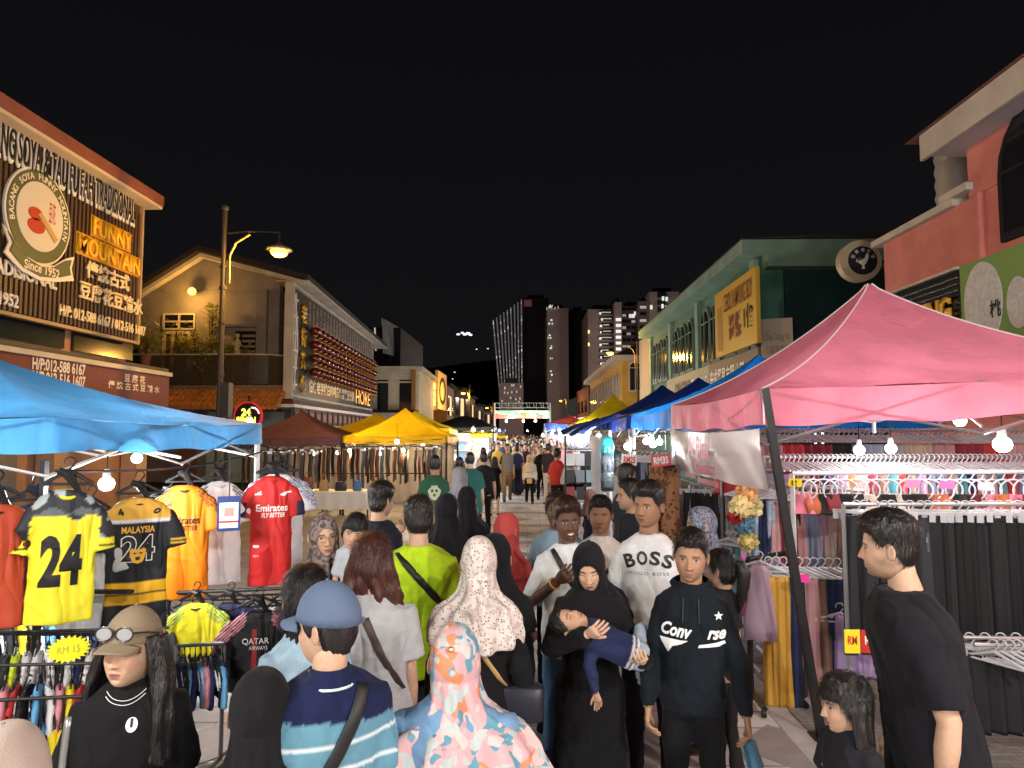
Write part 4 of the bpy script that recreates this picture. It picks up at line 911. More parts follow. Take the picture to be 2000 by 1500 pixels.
def arch(w,par,u0,u1,z0,z1,fm,gm,n=0,name='window'):
    r=(u1-u0)/2; cz=z1-r; out=[(u0,z0),(u1,z0)]+[(u0+r+r*math.cos(PI*i/10),cz+r*math.sin(PI*i/10)) for i in range(11)]
    mb=MB(); mb.prism([w.p(u,z,n+.01) for u,z in [(u0-.12,z0-.12),(u1+.12,z0-.12)]+[(u0+r+(r+.12)*math.cos(PI*i/10),cz+(r+.12)*math.sin(PI*i/10)) for i in range(11)]],w.N*.07); f=mb.build(name,fm,par,world=True)
    g=MB(); g.prism([w.p(u,z,n+.085)-V(par.location) for u,z in out],w.N*.02); g.build('pane',gm,f)
    g=MB(); a_,b_=w.p(u0+r,z0,n+.12)-V(par.location),w.p(u0+r,z1,n+.12)-V(par.location); g.tube([a_,b_],.03,4); a_,b_=w.p(u0,cz,n+.12)-V(par.location),w.p(u1,cz,n+.12)-V(par.location); g.tube([a_,b_],.03,4); g.build('mullion',fm,f)
m_aw=paint('arch trim',(.16,.24,.18))
for g0,n_ in ((1.0,3),(6.3,3),(11.6,2),(14.8,2)):
    for i in range(n_): arch(w5,b5,g0+i*1.35,g0+i*1.35+.95,4.75,6.75,m_aw,m_glass)
for u in (.2,5.4,10.7,17.6): mb=MB(); w5.box(mb,u,u+.45,0,7.3,0,.14); mb.build('pilaster',m_pg,b5,world=True)
wy=Wall((XR-.25,38),(XR-.25,20.6))
t=thing('fascia_sign','long cream and brown fascia sign of a trading company under the arched windows','sign',wy.p(9,4)); u0,u1=wy.u(1302,700),wy.u(1482,700); um=wy.u(1385,700)
mb=MB(); wy.box(mb,u0,um,3.35,4.55,-.1,0); mb.build('panel',mat('pale cream board',(.34,.30,.19),rough=.6),t,world=True)
mb=MB(); wy.box(mb,um,u1,3.35,4.55,-.1,.02); mb.build('panel',mat('brown board 2',(.20,.14,.085),rough=.6),t,world=True)
mb=MB(); wy.box(mb,u0,u1,3.2,3.35,-.1,.06); mb.build('lower_rail',m_trim,t,world=True)
wy.text('ON SENG',wy.u(1318,700),wy.u(1348,700),3.55,4.25,m_blet,'lettering',t,n=.02,bold=.03); wy.text('TRADING',wy.u(1350,700),wy.u(1381,700),3.6,4.2,m_wlet,'lettering',t,n=.02,bold=.01)
wy.text('安成貿易有限公司',wy.u(1388,700),wy.u(1455,700),3.55,4.30,m_wlet,'lettering',t,n=.04,bold=.02)
wb=Wall((XR-.45,38),(XR-.45,20.6)); t=thing('sign_board','bright yellow sign board with brown lettering fixed over the arches','sign',wb.p(12,6)); u0,u1=wb.u(1396,600),wb.u(1477,600)
mb=MB(); wb.box(mb,u0,u1,4.62,6.82,-.12,0); mb.build('panel',mat('yellow board',(.62,.38,.045),rough=.55),t,world=True)
m_bl=mat('brown letters',(.18,.035,.02)); L=u1-u0; wb.text('CEBOL KAMPUNG BOY',u0+L*.26,u1-L*.06,6.0,6.6,m_bl,'lettering',t,n=.015,bold=.01); wb.text('將傑',u0+L*.38,u0+L*.68,5.0,5.85,m_bl,'lettering',t,n=.015,bold=.02); wb.text('1個',u0+L*.74,u0+L*.95,5.15,5.9,m_blet,'lettering',t,n=.015,bold=.03)
mb=MB(); wb.box(mb,u0+L*.08,u0+L*.2,4.8,6.3,.0,.012); mb.build('faded_panel',mat('faded tan',(.45,.25,.06)),t,world=True)
t=thing('sign_board','cream notice board with faint writing at the green building corner','sign',P(1513,660,20.3)); w6=Wall((P(1487,700,19.9).x,19.9),(P(1542,700,19.9).x,19.6)); L=(w6.B-w6.A).length
mb=MB(); w6.box(mb,0,L,w6.z(1515,735),w6.z(1515,622),-.08,0); mb.build('panel',mat('cream notice',(.42,.34,.27),rough=.7),t,world=True)
m_ft=mat('faint letters',(.22,.17,.14)); zz=w6.z(1515,650)
for i,tx in enumerate(('Chop Chong Ho','海鮮批發商','中外海產食品')): w6.text(tx,L*.12,L*.9,zz-.28-.36*i,zz-.36*i,m_ft,'lettering',t,n=.01)
# round rooster-free roundel sign
t=thing('round_sign','round cream rimmed sign with a black face of white characters on the teal wall','sign',P(1677,511,15.5)); n=40
MB().prism([(.47*math.cos(2*PI*i/n),-.1,.47*math.sin(2*PI*i/n)) for i in range(n)],(0,.22,0)).build('rim',mat('cream rim',(.48,.40,.25),rough=.5),t)
MB().prism([(.04+.325*math.cos(2*PI*i/n),-.115,.325*math.sin(2*PI*i/n)) for i in range(n)],(0,.02,0)).build('face',mat('sign face black',(.02,.018,.022),rough=.4),t)
for i,ch in enumerate('世家老雞飯'):
    a=R(158-34*i); p=V(t.location)+V((.04+.24*math.cos(a),-.125,.24*math.sin(a))); place(textmesh(ch,.085,.085,.02),p,(math.sin(a),0,-math.cos(a)),(math.cos(a),0,math.sin(a)),m_wlet,'letter',t)
mb=MB(); pts=[(-.10,-.02),(-.07,.06),(-.02,.02),(.03,.04),(.06,.12),(.09,.15),(.12,.10),(.10,.02),(.06,-.06),(.02,-.10),(.03,-.18),(-.03,-.18),(-.02,-.10),(-.08,-.06),(-.13,.04),(-.14,-.04)]
mb.prism([(.04+x*1.1,-.13,y*1.1) for x,y in pts],(0,.01,0)); mb.build('rooster_mark',m_wlet,t)
MB().box((.3,.0,-.03),(1.0,.05,.03)).build('bracket',m_black,t)
# pink building
b6=thing('shophouse','salmon pink shophouse with overhanging eave at the right edge','shop building',(XR,10,0)); m_pnk=paint('salmon plaster',(.62,.215,.18))
w7=Wall((XR,13.4),(XR,-4)); MB().box((XR,-4,0),(XR+8,13.35,5.75)).build('wall',m_pnk,b6,world=True)
MB().box((XR-.02,-4,5.75),(XR+6,10.72,7.3)).build('upper_wall',m_pnk,b6,world=True)
MB().box((XR-.12,11.0,5.74),(XR+.3,13.6,5.86)).build('coping',m_trim,b6,world=True)
MB().box((XR-.14,10.6,5.86),(XR+.05,11.3,5.98)).build('ledge',m_trim,b6,world=True)
MB().box((XR-.5,-4,6.55),(XR+6,11.0,6.62)).build('soffit',m_pg if False else mat('eave soffit',(.48,.42,.40),rough=.7),b6,world=True)
MB().box((XR-.56,-4,6.5),(XR-.5,11.05,6.92)).build('fascia',m_trim,b6,world=True)
MB().prism([(XR-.62,-4,6.93),(XR+6,-4,6.83),(XR+6,-4,9)],(0,15.4,0)).build('roof',mat('terracotta roof',(.2,.08,.05),rough=.8,bump=.5,bs=10),b6,world=True)
arch(w7,b6,w7.u(1975,450),w7.u(1975,450)+1.6,w7.z(1985,450),w7.z(2000,262)+.35,m_dark,m_glass)
mb=MB(); w7.box(mb,w7.u(1922,450),w7.u(1926,450),3.5,5.75,0,.1); mb.build('drainpipe',m_pnk,b6,world=True)
tk=thing('water_tank','ribbed stainless steel water tank on the roof behind the pink parapet','water tank',P(1872,345,12.6)); mb=MB(); rs=[]
for j in range(13): z=-.75+j*.125; r=.36+(.03 if j%2 else 0)-(.15 if j==12 else 0); rs.append([(r*math.cos(a),r*math.sin(a),z) for a in [2*PI*i/28 for i in range(28)]])
mb.rings(rs); mb.build('tank_body',mat('stainless',(.6,.6,.62),rough=.35,metal=.45),tk,smooth=True)
wt=Wall((tk.location.x-.37,tk.location.y-.40),(tk.location.x+.37,tk.location.y-.40)); wt.text('Deluxe',.08,.66,tk.location.z+.52,tk.location.z+.68,m_wlet,'lettering',tk,n=.01,shear=.3)
wl=Wall((XR-.2,13.4),(XR-.2,-4))
t=thing('sign_board','black slatted sign with gold capitals under the salmon wall','sign',wl.p(3,4)); u0,u1=wl.u(1738,590),wl.u(1878,590); z1=wl.z(1870,527); z0=wl.z(1878,660)
mb=MB(); wl.box(mb,u0,u1,z0-.6,z1,-.12,0); mb.build('panel',mat('sign black gloss',(.012,.010,.010),rough=.25,spec=.6),t,world=True)
mb=MB()
for i in range(8): wl.box(mb,u0+.1,u1-.05,z1-.12-.1*i,z1-.075-.1*i,0,.04)
mb.build('slat',mat('gloss slat',(.03,.03,.03),rough=.2,spec=.7),t,world=True)
mb=MB(); wl.box(mb,u0,u1,z1,z1+.04,-.12,.06); mb.build('trim',m_trim,t,world=True)
zz=wl.z(1858,605); wl.text('KENG SENG',u1-2.3,u1-.15,zz-.20,zz+.20,m_gold,'lettering',t,n=.06,bold=.03,extr=.05)
t=thing('sign_board','light green sign with white ovals at the right edge','sign',wl.p(5,4)); u0,u2=wl.u(1878,590),wl.u(1878,590)+4; z1=wl.z(1880,519)
mb=MB(); wl.box(mb,u0,u2,3.0,z1,-.12,.01); mb.build('panel',mat('leaf green board',(.19,.32,.085),rough=.6),t,world=True)
for u,z,a,b_ in ((wl.u(1922,590),wl.z(1922,592),.42,.62),(wl.u(1992,590),wl.z(1992,590),.22,.36)):
    mb=MB(); disc(wl,mb,u,z,a,b_,.011,.03); mb.build('white_oval',mat('oval white',kind='paisley',cols=[(.52,.5,.47),(.60,.58,.54)],vs=5),t,world=True)
u=wl.u(1948,590); z=wl.z(1948,603); wl.text('桃',u-.12,u+.12,z-.13,z+.13,m_blet,'lettering',t,n=.035,bold=.03)
# yellow building and pale cylinder board far right
b7=thing('shophouse','yellow shophouse with tall arched window lit by a street lamp','shop building',(XR,55,0)); m_yel=paint('yellow plaster',(.55,.32,.06)); wq=Wall((XR,76),(XR,50.5)); 
MB().box((XR,50.5,0),(XR+8,76,7.3)).build('wall',m_yel,b7,world=True)
MB().box((XR-.7,50,7.3),(XR+8,76.5,7.7)).build('eave',m_trim,b7,world=True); MB().prism([(XR-.7,50,7.71),(XR+9,50,7.71),(XR+4,50,9.6)],(0,26,0)).build('roof',m_dark,b7,world=True)
for i in range(6):
    for k_ in range(2): arch(wq,b7,1.2+i*4+k_*1.7,2.3+i*4+k_*1.7,4.0,6.6,m_trim,m_glass)
wf=Wall((XR,50.45),(XR+8,50.45)); arch(wf,b7,wf.u(1230,740),wf.u(1251,740),wf.z(1240,762),wf.z(1240,708),m_trim,m_glass)
t=thing('curved_board','tall pale curved billboard standing between yellow and green houses','billboard',P(1275,720,44)); a=P(1254,720,44).x; b_=P(1301,720,44).x; z0,z1=P(1275,775,44).z,P(1275,663,44).z
mb=MB(); rs=[]
for z in (0.0,z0,z1): rs.append([(a+(b_-a)*i/10,44-.5*math.sin(PI*i/10),z) for i in range(11)]+[(b_,45,z),(a,45,z)])
mb.rings(rs); mb.build('panel',mat('pale board',(.55,.47,.38),rough=.7),t,world=True)
t=thing('shophouse','small reddish house with white signs right of the gantry','building',P(1140,800,95)); wz=Wall(P(1127,800,100)[:2],P(1150,800,86)[:2]); L=(wz.B-wz.A).length; mb=MB(); wz.box(mb,0,L,0,wz.z(1140,758),-6,0); mb.build('wall',paint('red brown',(.25,.08,.05)),t,world=True); mb=MB(); wz.box(mb,0,L,3.2,4.0,.01,.1); mb.build('sign_panel',mat('white sign lit',(.8,.75,.7),emit=.9),t,world=True)
for q in range(3): mb=MB(); wz.box(mb,L*(.1+.3*q),L*(.27+.3*q),4.6,6.2,.01,.05); mb.build('window',m_glass,t,world=True)
t=thing('shophouse','bluish lit shop with glowing sign boards just right of the gantry','building',P(1110,800,130)); wz=Wall(P(1100,800,135)[:2],P(1126,800,115)[:2]); L=(wz.B-wz.A).length; mb=MB(); wz.box(mb,0,L,0,wz.z(1110,782),-6,0); mb.build('wall',paint('teal dim',(.06,.12,.10)),t,world=True)
for q,c in enumerate(((.3,.8,1),(.9,.9,.9),(.9,.3,.2))): mb=MB(); wz.box(mb,L*(.05+.32*q),L*(.3+.32*q),2.5,4.6,.01,.1); mb.build('sign_panel',mat('lit sign %d'%q,c,emit=1.2),t,world=True)
# ---- street lamps ----
m_sod=mat('sodium glow',(1,.5,.08),emit=3.2,ecol=(1,.52,.07)); m_post=mat('lamp post paint',(.05,.04,.03),rough=.45)
def street_lamp(px,Y,htop,lab,arm=1,zl=6.27,pw=650,dl=1.3,up=True,vis=True):
    x=P(px,700,Y).x if vis else px; t=thing('street_lamp',lab,'street lamp',(x,Y,0),group='street lamps along the promenade')
    mb=MB(); mb.tube([(0,0,0),(0,0,.9),(0,0,1.0),(0,0,htop)],[.11,.11,.07,.055],12); mb.sph((0,0,htop+.06),.09,10,8)
    for z in (3.4,4.6,5.4,5.9): mb.tube([(0,0,z-.03),(0,0,z+.03)],.085,10)
    mb.build('pole',m_post,t)
    MB().tube([(0,0,zl+.42),(arm*.6,0,zl+.47),(arm*dl,0,zl+.44),(arm*dl,0,zl+.12)],.022,6).build('arm',m_post,t)
    MB().tube([(arm*.14,0,zl-.75),(arm*.14,0,zl-.1),(arm*.28,0,zl+.2),(arm*.6,0,zl+.4)],.028,6).build('scroll',mat('scroll brass',(.3,.2,.06),rough=.4),t)
    sh=MB(); sh.tube([(arm*dl,0,zl+.02),(arm*dl,0,zl+.06),(arm*dl,0,zl+.12),(arm*dl,0,zl+.2)],[.30,.28,.12,.04],20); sh.build('lamp_shade',mat('lamp shade',(.25,.2,.12),rough=.4),t,smooth=True)
    MB().sph((arm*dl,0,zl-.02),.16,16,8,(1.25,1.25,.75)).build('bulb',m_sod,t,smooth=True)
    lamp((arm*dl,0,zl-.28),pw,SOD,t,.15); return t
street_lamp(431,15.5,7.25,'tall lamp post with a glowing amber lamp rising behind the blue tent')
MB().box((.06,-.12,2.4),(.26,.12,3.2)).build('junction_box',m_post,bpy.data.objects['street_lamp'])
street_lamp(1245,40,7.25,'lamp post in front of the yellow house with amber lamp',-1,6.7,500,1.6)
street_lamp(918,62,6.2,'amber street lamp at left beyond the black canopy',-1,5.6,1100,.6)
street_lamp(962,100,6.5,'amber lamp beside the left gantry post',-1,5.6,350,.8)
street_lamp(1106,95,7.0,'amber lamp just right of the gantry',-1,6.4,350,.8)
# ---------------- tents ----------------
def tentmat(n,c,tr=.35): return mat('tent '+n,c,rough=.55,transl=tr,var=.18,vs=2.2,spec=.35,bump=.15,bs=120,crease=.45)
def tent(lab,cx,cy,w,dp,z0,vh,zp,m,frame=None,poles=(0,1,2,3),fx=1.35,lean=None,truss=True,rz=0,sag=.06,seam=None,group='pop-up tents over the stalls',wr=.02,nu=24,nv=16,vm=None,sh=0):
    t=thing('market_tent',lab,'tent',(cx,cy,0),(0,0,R(rz)),group); fm=frame or m_steel; w2,d2=w/2,dp/2; ze=z0+vh
    cs=[(-w2,-d2),(w2,-d2),(w2,d2),(-w2,d2)]; mb=MB(); rs=[]
    sd=cx*3+cy
    for j in range(nv+1):
        v=j/nv; r=1-v; ring=[]
        for k in range(4):
            a,b=cs[k],cs[(k+1)%4]
            for i in range(nu):
                u=i/nu; x=(a[0]+(b[0]-a[0])*u)*max(r,.012); y=(a[1]+(b[1]-a[1])*u)*max(r,.012)
                z=ze+(zp-ze)*(.5*v+.5*v**(fx*1.6)); s_=math.sin(PI*u); z-=sag*s_*4*v*r+.035*s_*r**4
                f=s_*r*(1-v*.5); z+=wr*f*(noise.noise((x*1.2+sd,y*1.2,v*3))+.5*math.sin(16*u+22*v+sd)*math.exp(-((v-.35)/.3)**2))
                ring.append((x,y,z))
        rs.append(ring)
    mb.rings(rs,False); mb.af(*range(len(mb.v)-4*nu,len(mb.v)))
    mb.build('canopy',m,t,smooth=True)
    mb=MB(); r0=[]; r1=[]; r2=[]
    for k in range(4):
        a,b=cs[k],cs[(k+1)%4]
        for i in range(nu):
            u=i/nu; s_=math.sin(PI*u); x=a[0]+(b[0]-a[0])*u; y=a[1]+(b[1]-a[1])*u; o=.012*math.sin(u*31+sd)+.02*noise.noise((x*3,y*3,sd)); q=1+o/w2
            r0.append((x*1.004,y*1.004,ze-.035*s_)); r1.append((x*(1.004+o*.4),y*(1.004+o*.4),ze-vh*.5-.03*s_)); r2.append((x*(1.004+o),y*(1.004+o),z0-.03*s_+.012*math.sin(u*19+sd)))
    mb.rings([r2,r1,r0],False); mb.build('valance',vm or m,t,smooth=True)
    if seam:
        for k in range(4):
            ps=[V(rs[j][k*nu])+V((0,0,.006)) for j in range(nv+1)]; s2=MB(); s2.tube(ps,.007,5); s2.tube([ps[0],ps[0]-V((0,0,vh))],.007,5); s2.build('seam',seam,t)
    for k in poles:
        x,y=cs[k]; l=(lean or {}).get(k,(0,0)); MB().tube([(x*.985+l[0],y*.985+l[1],0),(x*.985,y*.985,ze)],.028,4).build('leg',fm,t); 
        MB().box((x*.985+l[0]-.06,y*.985+l[1]-.06,0),(x*.985+l[0]+.06,y*.985+l[1]+.06,.012)).build('foot_plate',fm,t)
    if truss:
        zt=ze-.03; zl=z0-.14
        for k in range(4):
            a=V((*cs[k],0))*.985; b=V((*cs[(k+1)%4],0))*.985; s2=MB()
            for h in (0,.5):
                p0,p1=a.lerp(b,h),a.lerp(b,h+.5)
                s2.tube([p0+V((0,0,zt)),p1+V((0,0,zl))],(.013,.008),4); s2.tube([p0+V((0,0,zl)),p1+V((0,0,zt))],(.013,.008),4)
            s2.build('truss',fm,t)
        s2=MB()
        for k in range(4):
            a=V((*cs[k],0))*.5+V((*cs[(k+1)%4],0))*.5; s2.tube([a*.98+V((0,0,zl+.05)),V((0,0,zp-.15-.35))],.011,4); s2.tube([a*.98+V((0,0,zt)),V((0,0,zl+.1))],.011,4)
        s2.tube([(0,0,zl),(0,0,zp-.04)],.018,6); s2.build('centre_post',fm,t)
    if sh:
        for ch in t.children:
            for v in ch.data.vertices:
                if v.co.z>1.5: v.co.z+=sh*(v.co.x+w2)
    return t
m_pink=tentmat('pink',(.76,.235,.33),.4); m_sky=tentmat('sky blue',(.06,.25,.50),.4); m_lb=tentmat('bright blue',(.01,.22,.70),.4); m_navy=tentmat('royal blue',(.012,.04,.26),.3)
m_mar=tentmat('maroon',(.085,.040,.055),.3); m_yel2=tentmat('yellow',(.85,.58,.012),.4); m_yel3=tentmat('lemon',(.80,.66,.02),.45); m_blk=tentmat('black',(.012,.013,.018),.05)
m_seam=mat('seam white',(.7,.62,.62),rough=.6)
tent('large pink tent with white seams at right over the clothes racks',3.13,6.25,3,3,2.125,.25,3.34,m_pink,m_steel,(1,2,3),lean=None,seam=m_seam,sh=.055,sag=.05,wr=.035,nu=40,nv=26)
pk=bpy.data.objects['market_tent']
MB().tube([(-1.49,-1.49,2.38),(-1.13,-1.40,0)],.037,4,ref=(1,1,0)).build('leg',m_black,pk); MB().box((-1.2,-1.47,0),(-1.06,-1.33,.015)).build('foot_plate',m_black,pk)
tent('large sky blue tent at left over the football jerseys',-4.2,5.25,3.1,3.0,1.97,.19,2.66,m_sky,m_white,(0,2,3),sag=.05,wr=.09,nu=40,nv=24)
tent('maroon tent with a single peak beside the yellow one on the left',-6.1,18.4,2.95,2.8,1.74,.20,2.64,m_mar,m_black)
tent('bright yellow tent over the belt stall, nearest of the yellow tents',-3.3,18.4,2.6,2.8,1.80,.17,2.72,m_yel2,m_black)
tent('yellow tent peaking behind and left of the belt stall tent',-4.8,21.6,2.8,2.8,1.9,.2,2.66,m_yel2,m_black,(1,))
tent('shaded yellow tent behind the right slope of the belt stall tent',-4.1,25,2.8,2.8,2.0,.2,2.85,m_yel2,m_black,(1,))
tent('wide low black canopy beyond the yellow tents on the left',-2.5,27.5,2.4,2.6,2.15,.12,2.72,m_blk,m_black,(0,1),fx=.5,sag=-.06)
tent('small yellow tent with blue trim beyond the black canopy',-2.4,31.5,1.9,2.6,1.85,.16,2.25,m_yel2,m_steel)
tent('distant yellow and orange tent, last on the left row',-2.2,40,2.0,2.6,1.7,.16,2.2,m_yel2,m_steel)
tent('distant blue tent on the left near the gantry',-2.9,48,2.6,2.8,2.0,.2,2.7,m_navy,m_steel)
tent('bright blue tent directly behind the pink tent',3.15,9.35,3,3,2.13,.22,3.12,m_lb,m_steel)
tent('royal blue tent behind the bright blue one on the right',3.1,12.4,3,2.9,2.12,.2,3.05,m_navy,m_steel)
tent('second royal blue tent further along on the right',3.05,15.5,3.1,2.9,2.12,.2,3.13,m_navy,m_steel)
tent('lemon yellow tent in front of the yellow house on the right',2.95,23.5,3.0,3.0,2.12,.2,3.36,m_yel3,m_steel)
tent('distant red and blue tent on the right beyond the lemon tent',2.2,36,2.6,3,2.2,.3,2.95,tentmat('red',(.28,.03,.03)),m_steel,vm=m_navy)
tent('last distant blue tent on the right',2.6,48,2.6,3,2.0,.3,2.7,m_navy,m_steel)
# sagging blue tarpaulin reaching over the walkway
t=thing('tarpaulin','glossy blue tarpaulin sagging from the royal blue tents over the walkway','tarpaulin',(1.2,15,2.2))
def tf(u,v_): y=11.0+6.2*u; x=1.62-(.62*v_+.25*u*v_); z=2.38-.28*v_-.10*math.sin(PI*u)*v_-.02*math.sin(u*21+v_*5); return V((x,y,z))-V((1.2,15,2.2))
MB().grid(tf,40,12).build('sheet',mat('tarp blue',(.012,.06,.42),rough=.3,transl=.35,spec=.5,bump=.3,bs=12),t,smooth=True)
def tf2(u,v_): y=11.0+6.2*u; p=tf(u,1)+V((1.2,15,2.2)); return V((p.x-.02*math.sin(u*30),p.y,p.z-.24*v_))-V((1.2,15,2.2))
MB().grid(tf2,40,3).build('flap',mat('tarp blue',()),t,smooth=True)
# ---------------- bulbs ----------------
m_bulb=mat('led bulb',(1,1,1),emit=14,ecol=COOL); m_bulbw=mat('warm bulb',(1,.8,.5),emit=12,ecol=(1,.85,.6))
_bm={}
def bulb(p,power,lab,warm=False,r=.045,cord=.25,group=None,rad=None):
    t=thing('light_bulb',lab,'light bulb',p,group=group); k=(warm,r)
    if k not in _bm:
        a=MB(); a.sph((0,0,0),r,12,8,(1,1,.95)); b=MB(); b.tube([(0,0,r*.8),(0,0,r*1.6),(0,0,r*2.0)],[r*.5,r*.45,r*.3],8); _bm[k]=(a.mesh('bulb',[m_bulbw if warm else m_bulb],True),b.mesh('socket',[m_white]))
    obj('bulb',_bm[k][0],t); obj('socket',_bm[k][1],t); MB().tube([(0,0,r*2),(0,0,r*2+cord)],.005,4).build('cord',m_black,t)
    lamp((0,0,-r-.05),power,WARM if warm else COOL,t,rad or .06); return t
G='bare bulbs lighting the pink tent racks'
bulb(P(1678,879,5.95),8,'left one of the two close bulbs inside the pink tent')
bulb(P(1740,876,5.9),8,'right one of the two close bulbs inside the pink tent')
bulb(P(1958,868,4.95),10,'largest bulb at the right edge inside the pink tent',r=.06)
bulb(P(1875,822,5.4),8,'bulb hung high under the pink tent frame')
bulb(P(208,945,4.6),70,'white bulb glowing between the yellow and black jerseys',r=.05)
bulb((-3.9,4.0,1.9),60,'bulb under the blue tent beyond the left edge'); bulb((-3.4,5.9,1.85),60,'bulb under the blue tent behind the white jersey')
for i,(px,py,Y) in enumerate(((612,886,18.0),(660,884,17.6),(683,880,17.2),(715,879,18.5),(742,886,17.3),(770,876,18.6),(788,880,17.0),(826,868,18.7))): bulb(P(px,py,Y),26,'warm bulb, %s in the row over the hanging belts'%('first','second','third','fourth','fifth','sixth','seventh','eighth')[i],True,.05)
for i,(px,py,Y,pw) in enumerate(((880,862,22,110),(905,868,26,110),(925,862,32,130),(955,858,42,180),(1226,872,9.0,40),(1262,862,10.5,30),(1275,868,10,30),(1288,863,10.2,30),(1272,858,11,30),(1118,866,18,40),(1060,850,45,260),(1078,848,40,240),(1095,849,36,200),(1105,852,30,130))):
    bulb(P(px,py,Y),pw,('white bulb at the %s of the left stalls beyond the belts'%('near end','middle','far side','far end')[i] if i<4 else 'white bulb above the %s on the right'%('price signs','small cluster, lowest left','small cluster, centre','small cluster, right','small cluster, top','shelf of folded shirts','far crowd, left end','far crowd, second','far crowd, third','far crowd, right end')[i-4]),False,.05 if Y<20 else .09)
# added bulbs, mostly out of view, lighting people and racks from the front
for i,(x,y,z,p) in enumerate(((-2.3,1.0,2.6,120),(2.3,1.2,2.65,120),(-2.2,-2.2,2.8,240),(2.2,-1.8,2.8,240),(-2.3,-5,2.9,220),(2.3,-5,2.9,220),(-3.6,8.8,2.2,80),(2.5,5.2,2.2,9),(-2.6,13.6,1.88,60),(1.3,12.5,2.0,40))): bulb((x,y,z),p,'stall bulb %s'%('over the near left stalls','over the near right stalls','behind on the left','behind on the right','far behind on the left','far behind on the right','between the jersey stall and belt stall','at the front rail of the pink tent','on a line before the belt stall','under the blue tarpaulin')[i],False,.045)
street_lamp(-3.5,-7,7.2,'street lamp behind the viewer on the left',1,6.3,220,1.3,vis=False)  # unseen lamp added for warm light from behind
for x,pw,lab in ((5.2,1200,'white flood lamp on a tall pole behind the viewer at right'),(-6.0,650,'white flood lamp on a tall pole behind the viewer at left')):  # unseen lamps added to brighten the walls, tent tops and people
    t=thing('flood_lamp',lab,'lamp',(x,-4,0)); MB().tube([(0,0,0),(0,0,6.6)],.07,8).build('pole',m_post,t); MB().box((-.25,-.1,6.6),(.25,.12,6.9)).build('housing',m_steel,t); MB().box((-.22,.12,6.62),(.22,.14,6.88)).build('lens',mat('cool glow',(1,1,1),emit=10),t); lamp((0,.45,6.6),pw,(1,.93,.85),t,.2)
for i,(x,Y) in enumerate(((-1.9,24),(1.9,22),(-1.9,29),(1.7,28),(-1.8,36),(1.6,34),(-1.8,44),(1.6,42),(-1.8,54),(1.7,52),(0,66))): bulb((x,Y,2.15),90+Y*1.5,'white stall bulb along the far walkway, %s pair, %s side'%(('first','second','third','fourth','fifth','sixth')[i//2],'left' if x<0 else 'right'),False,.07)  # bulbs added to brighten the distant crowd and its paving
# ---------------- jerseys ----------------
def hanger_mb(w=.2,r=.006,zt=0,drop=.10,round_=False):
    mb=MB(); mb.tube([(.028*math.cos(a),0,zt-.03+.028*math.sin(a)) for a in [R(200-30*i) for i in range(8)]]+[(0,0,zt-.075)],r*.7,5)
    mb.tube([(0,0,zt-.075),(-w,0,zt-.075-drop)],r*1.3,6); mb.tube([(0,0,zt-.075),(w,0,zt-.075-drop)],r*1.3,6); mb.tube([(-w,0,zt-.075-drop),(w,0,zt-.075-drop)],r,6); return mb
def tee_mb(w=1,L=.78,th=1,sl=1):
    mb=MB(); rg=[(-.13-L,.262*w,.045),(-.13-L*.7,.25*w,.052),(-.13-L*.4,.243*w,.056),(-.30,.24*w,.058),(-.215,.235*w,.055),(-.175,.20*w,.048),(-.15,.135*w,.04),(-.135,.085*w,.034)]
    mb.rings([sring((0,0,z),a,b*th,28,2.2) for z,a,b in rg])
    for s_ in (-1,1): mb.tube([(s_*.14*w,0,-.235),(s_*.225*w,0,-.27),(s_*.285*w,-.01,-.36),(s_*(.315*w),-.015,-.48*sl)],[(.07*w,.038*th),(.085*w,.04*th),(.088*w,.04*th),(.092*w,.042*th)],14,ref=(1,0,.5))
    return mb
def jersey(px,py,Y,fn,lab,sc=1,rz=0,w=1,L=.78,hang=m_black,prints=None,collar=(.02,.02,.02),tilt=0,group=None,vox=.012):
    p=P(px,py,Y)+V((0,0,.135*sc)); th=math.atan2(-p.x,p.y)+R(rz); t=thing('football_jersey',lab,'jersey',p,(0,R(tilt),th),group); me=remesh(tee_mb(w,L),vox,3,'shirt')
    a=getco(me); a[:,1]+=.012*np.sin(a[:,0]*28+a[:,2]*4+px)*np.clip((-a[:,2]-.2)*1.6,0,1); setco(me,a); wrinkle(me,.006,(7,7,4),px*.3)
    a=getco(me); setcol(me,fn(a)); me.materials.clear(); me.materials.append(mat('jersey fabric',rough=.55,vcol=True,bump=.15,bs=400,spec=.3,crease=.85)); o=obj('shirt',me,t)
    cb=MB(collar); ps=[(.085*w*math.cos(q),.045*math.sin(q)-.0,-.145-.035*max(0,-math.sin(q))) for q in [2*PI*i/24 for i in range(25)]]; cb.tube(ps,.011,6,cap=False); cb.build('collar',mat('jersey fabric',()),t,smooth=True)
    hanger_mb(.19*w,.008,.05,.08).build('hanger',hang,t)
    MB().tube([(-.05,0,-.03),(0,-.01,-.05),(.06,0,-.16)],[.02,.03,.012],8).build('hanger_neck',hang,t)
    if prints: prints(me,t)
    t.scale=(sc,)*3; return t
def C3(a,base): return np.tile(np.array(base,dtype=float),(len(a),1))
def setm(c,mask,col): c[mask]=col
m_pb=mat('print black',(.012,.012,.014),rough=.45); m_pw=mat('print white',(.78,.78,.78),rough=.5); m_py=mat('print amber',(.72,.40,.04),rough=.5); m_pr=mat('print red',(.5,.03,.03),rough=.5); m_pbl=mat('print navy',(.02,.04,.15),rough=.5)
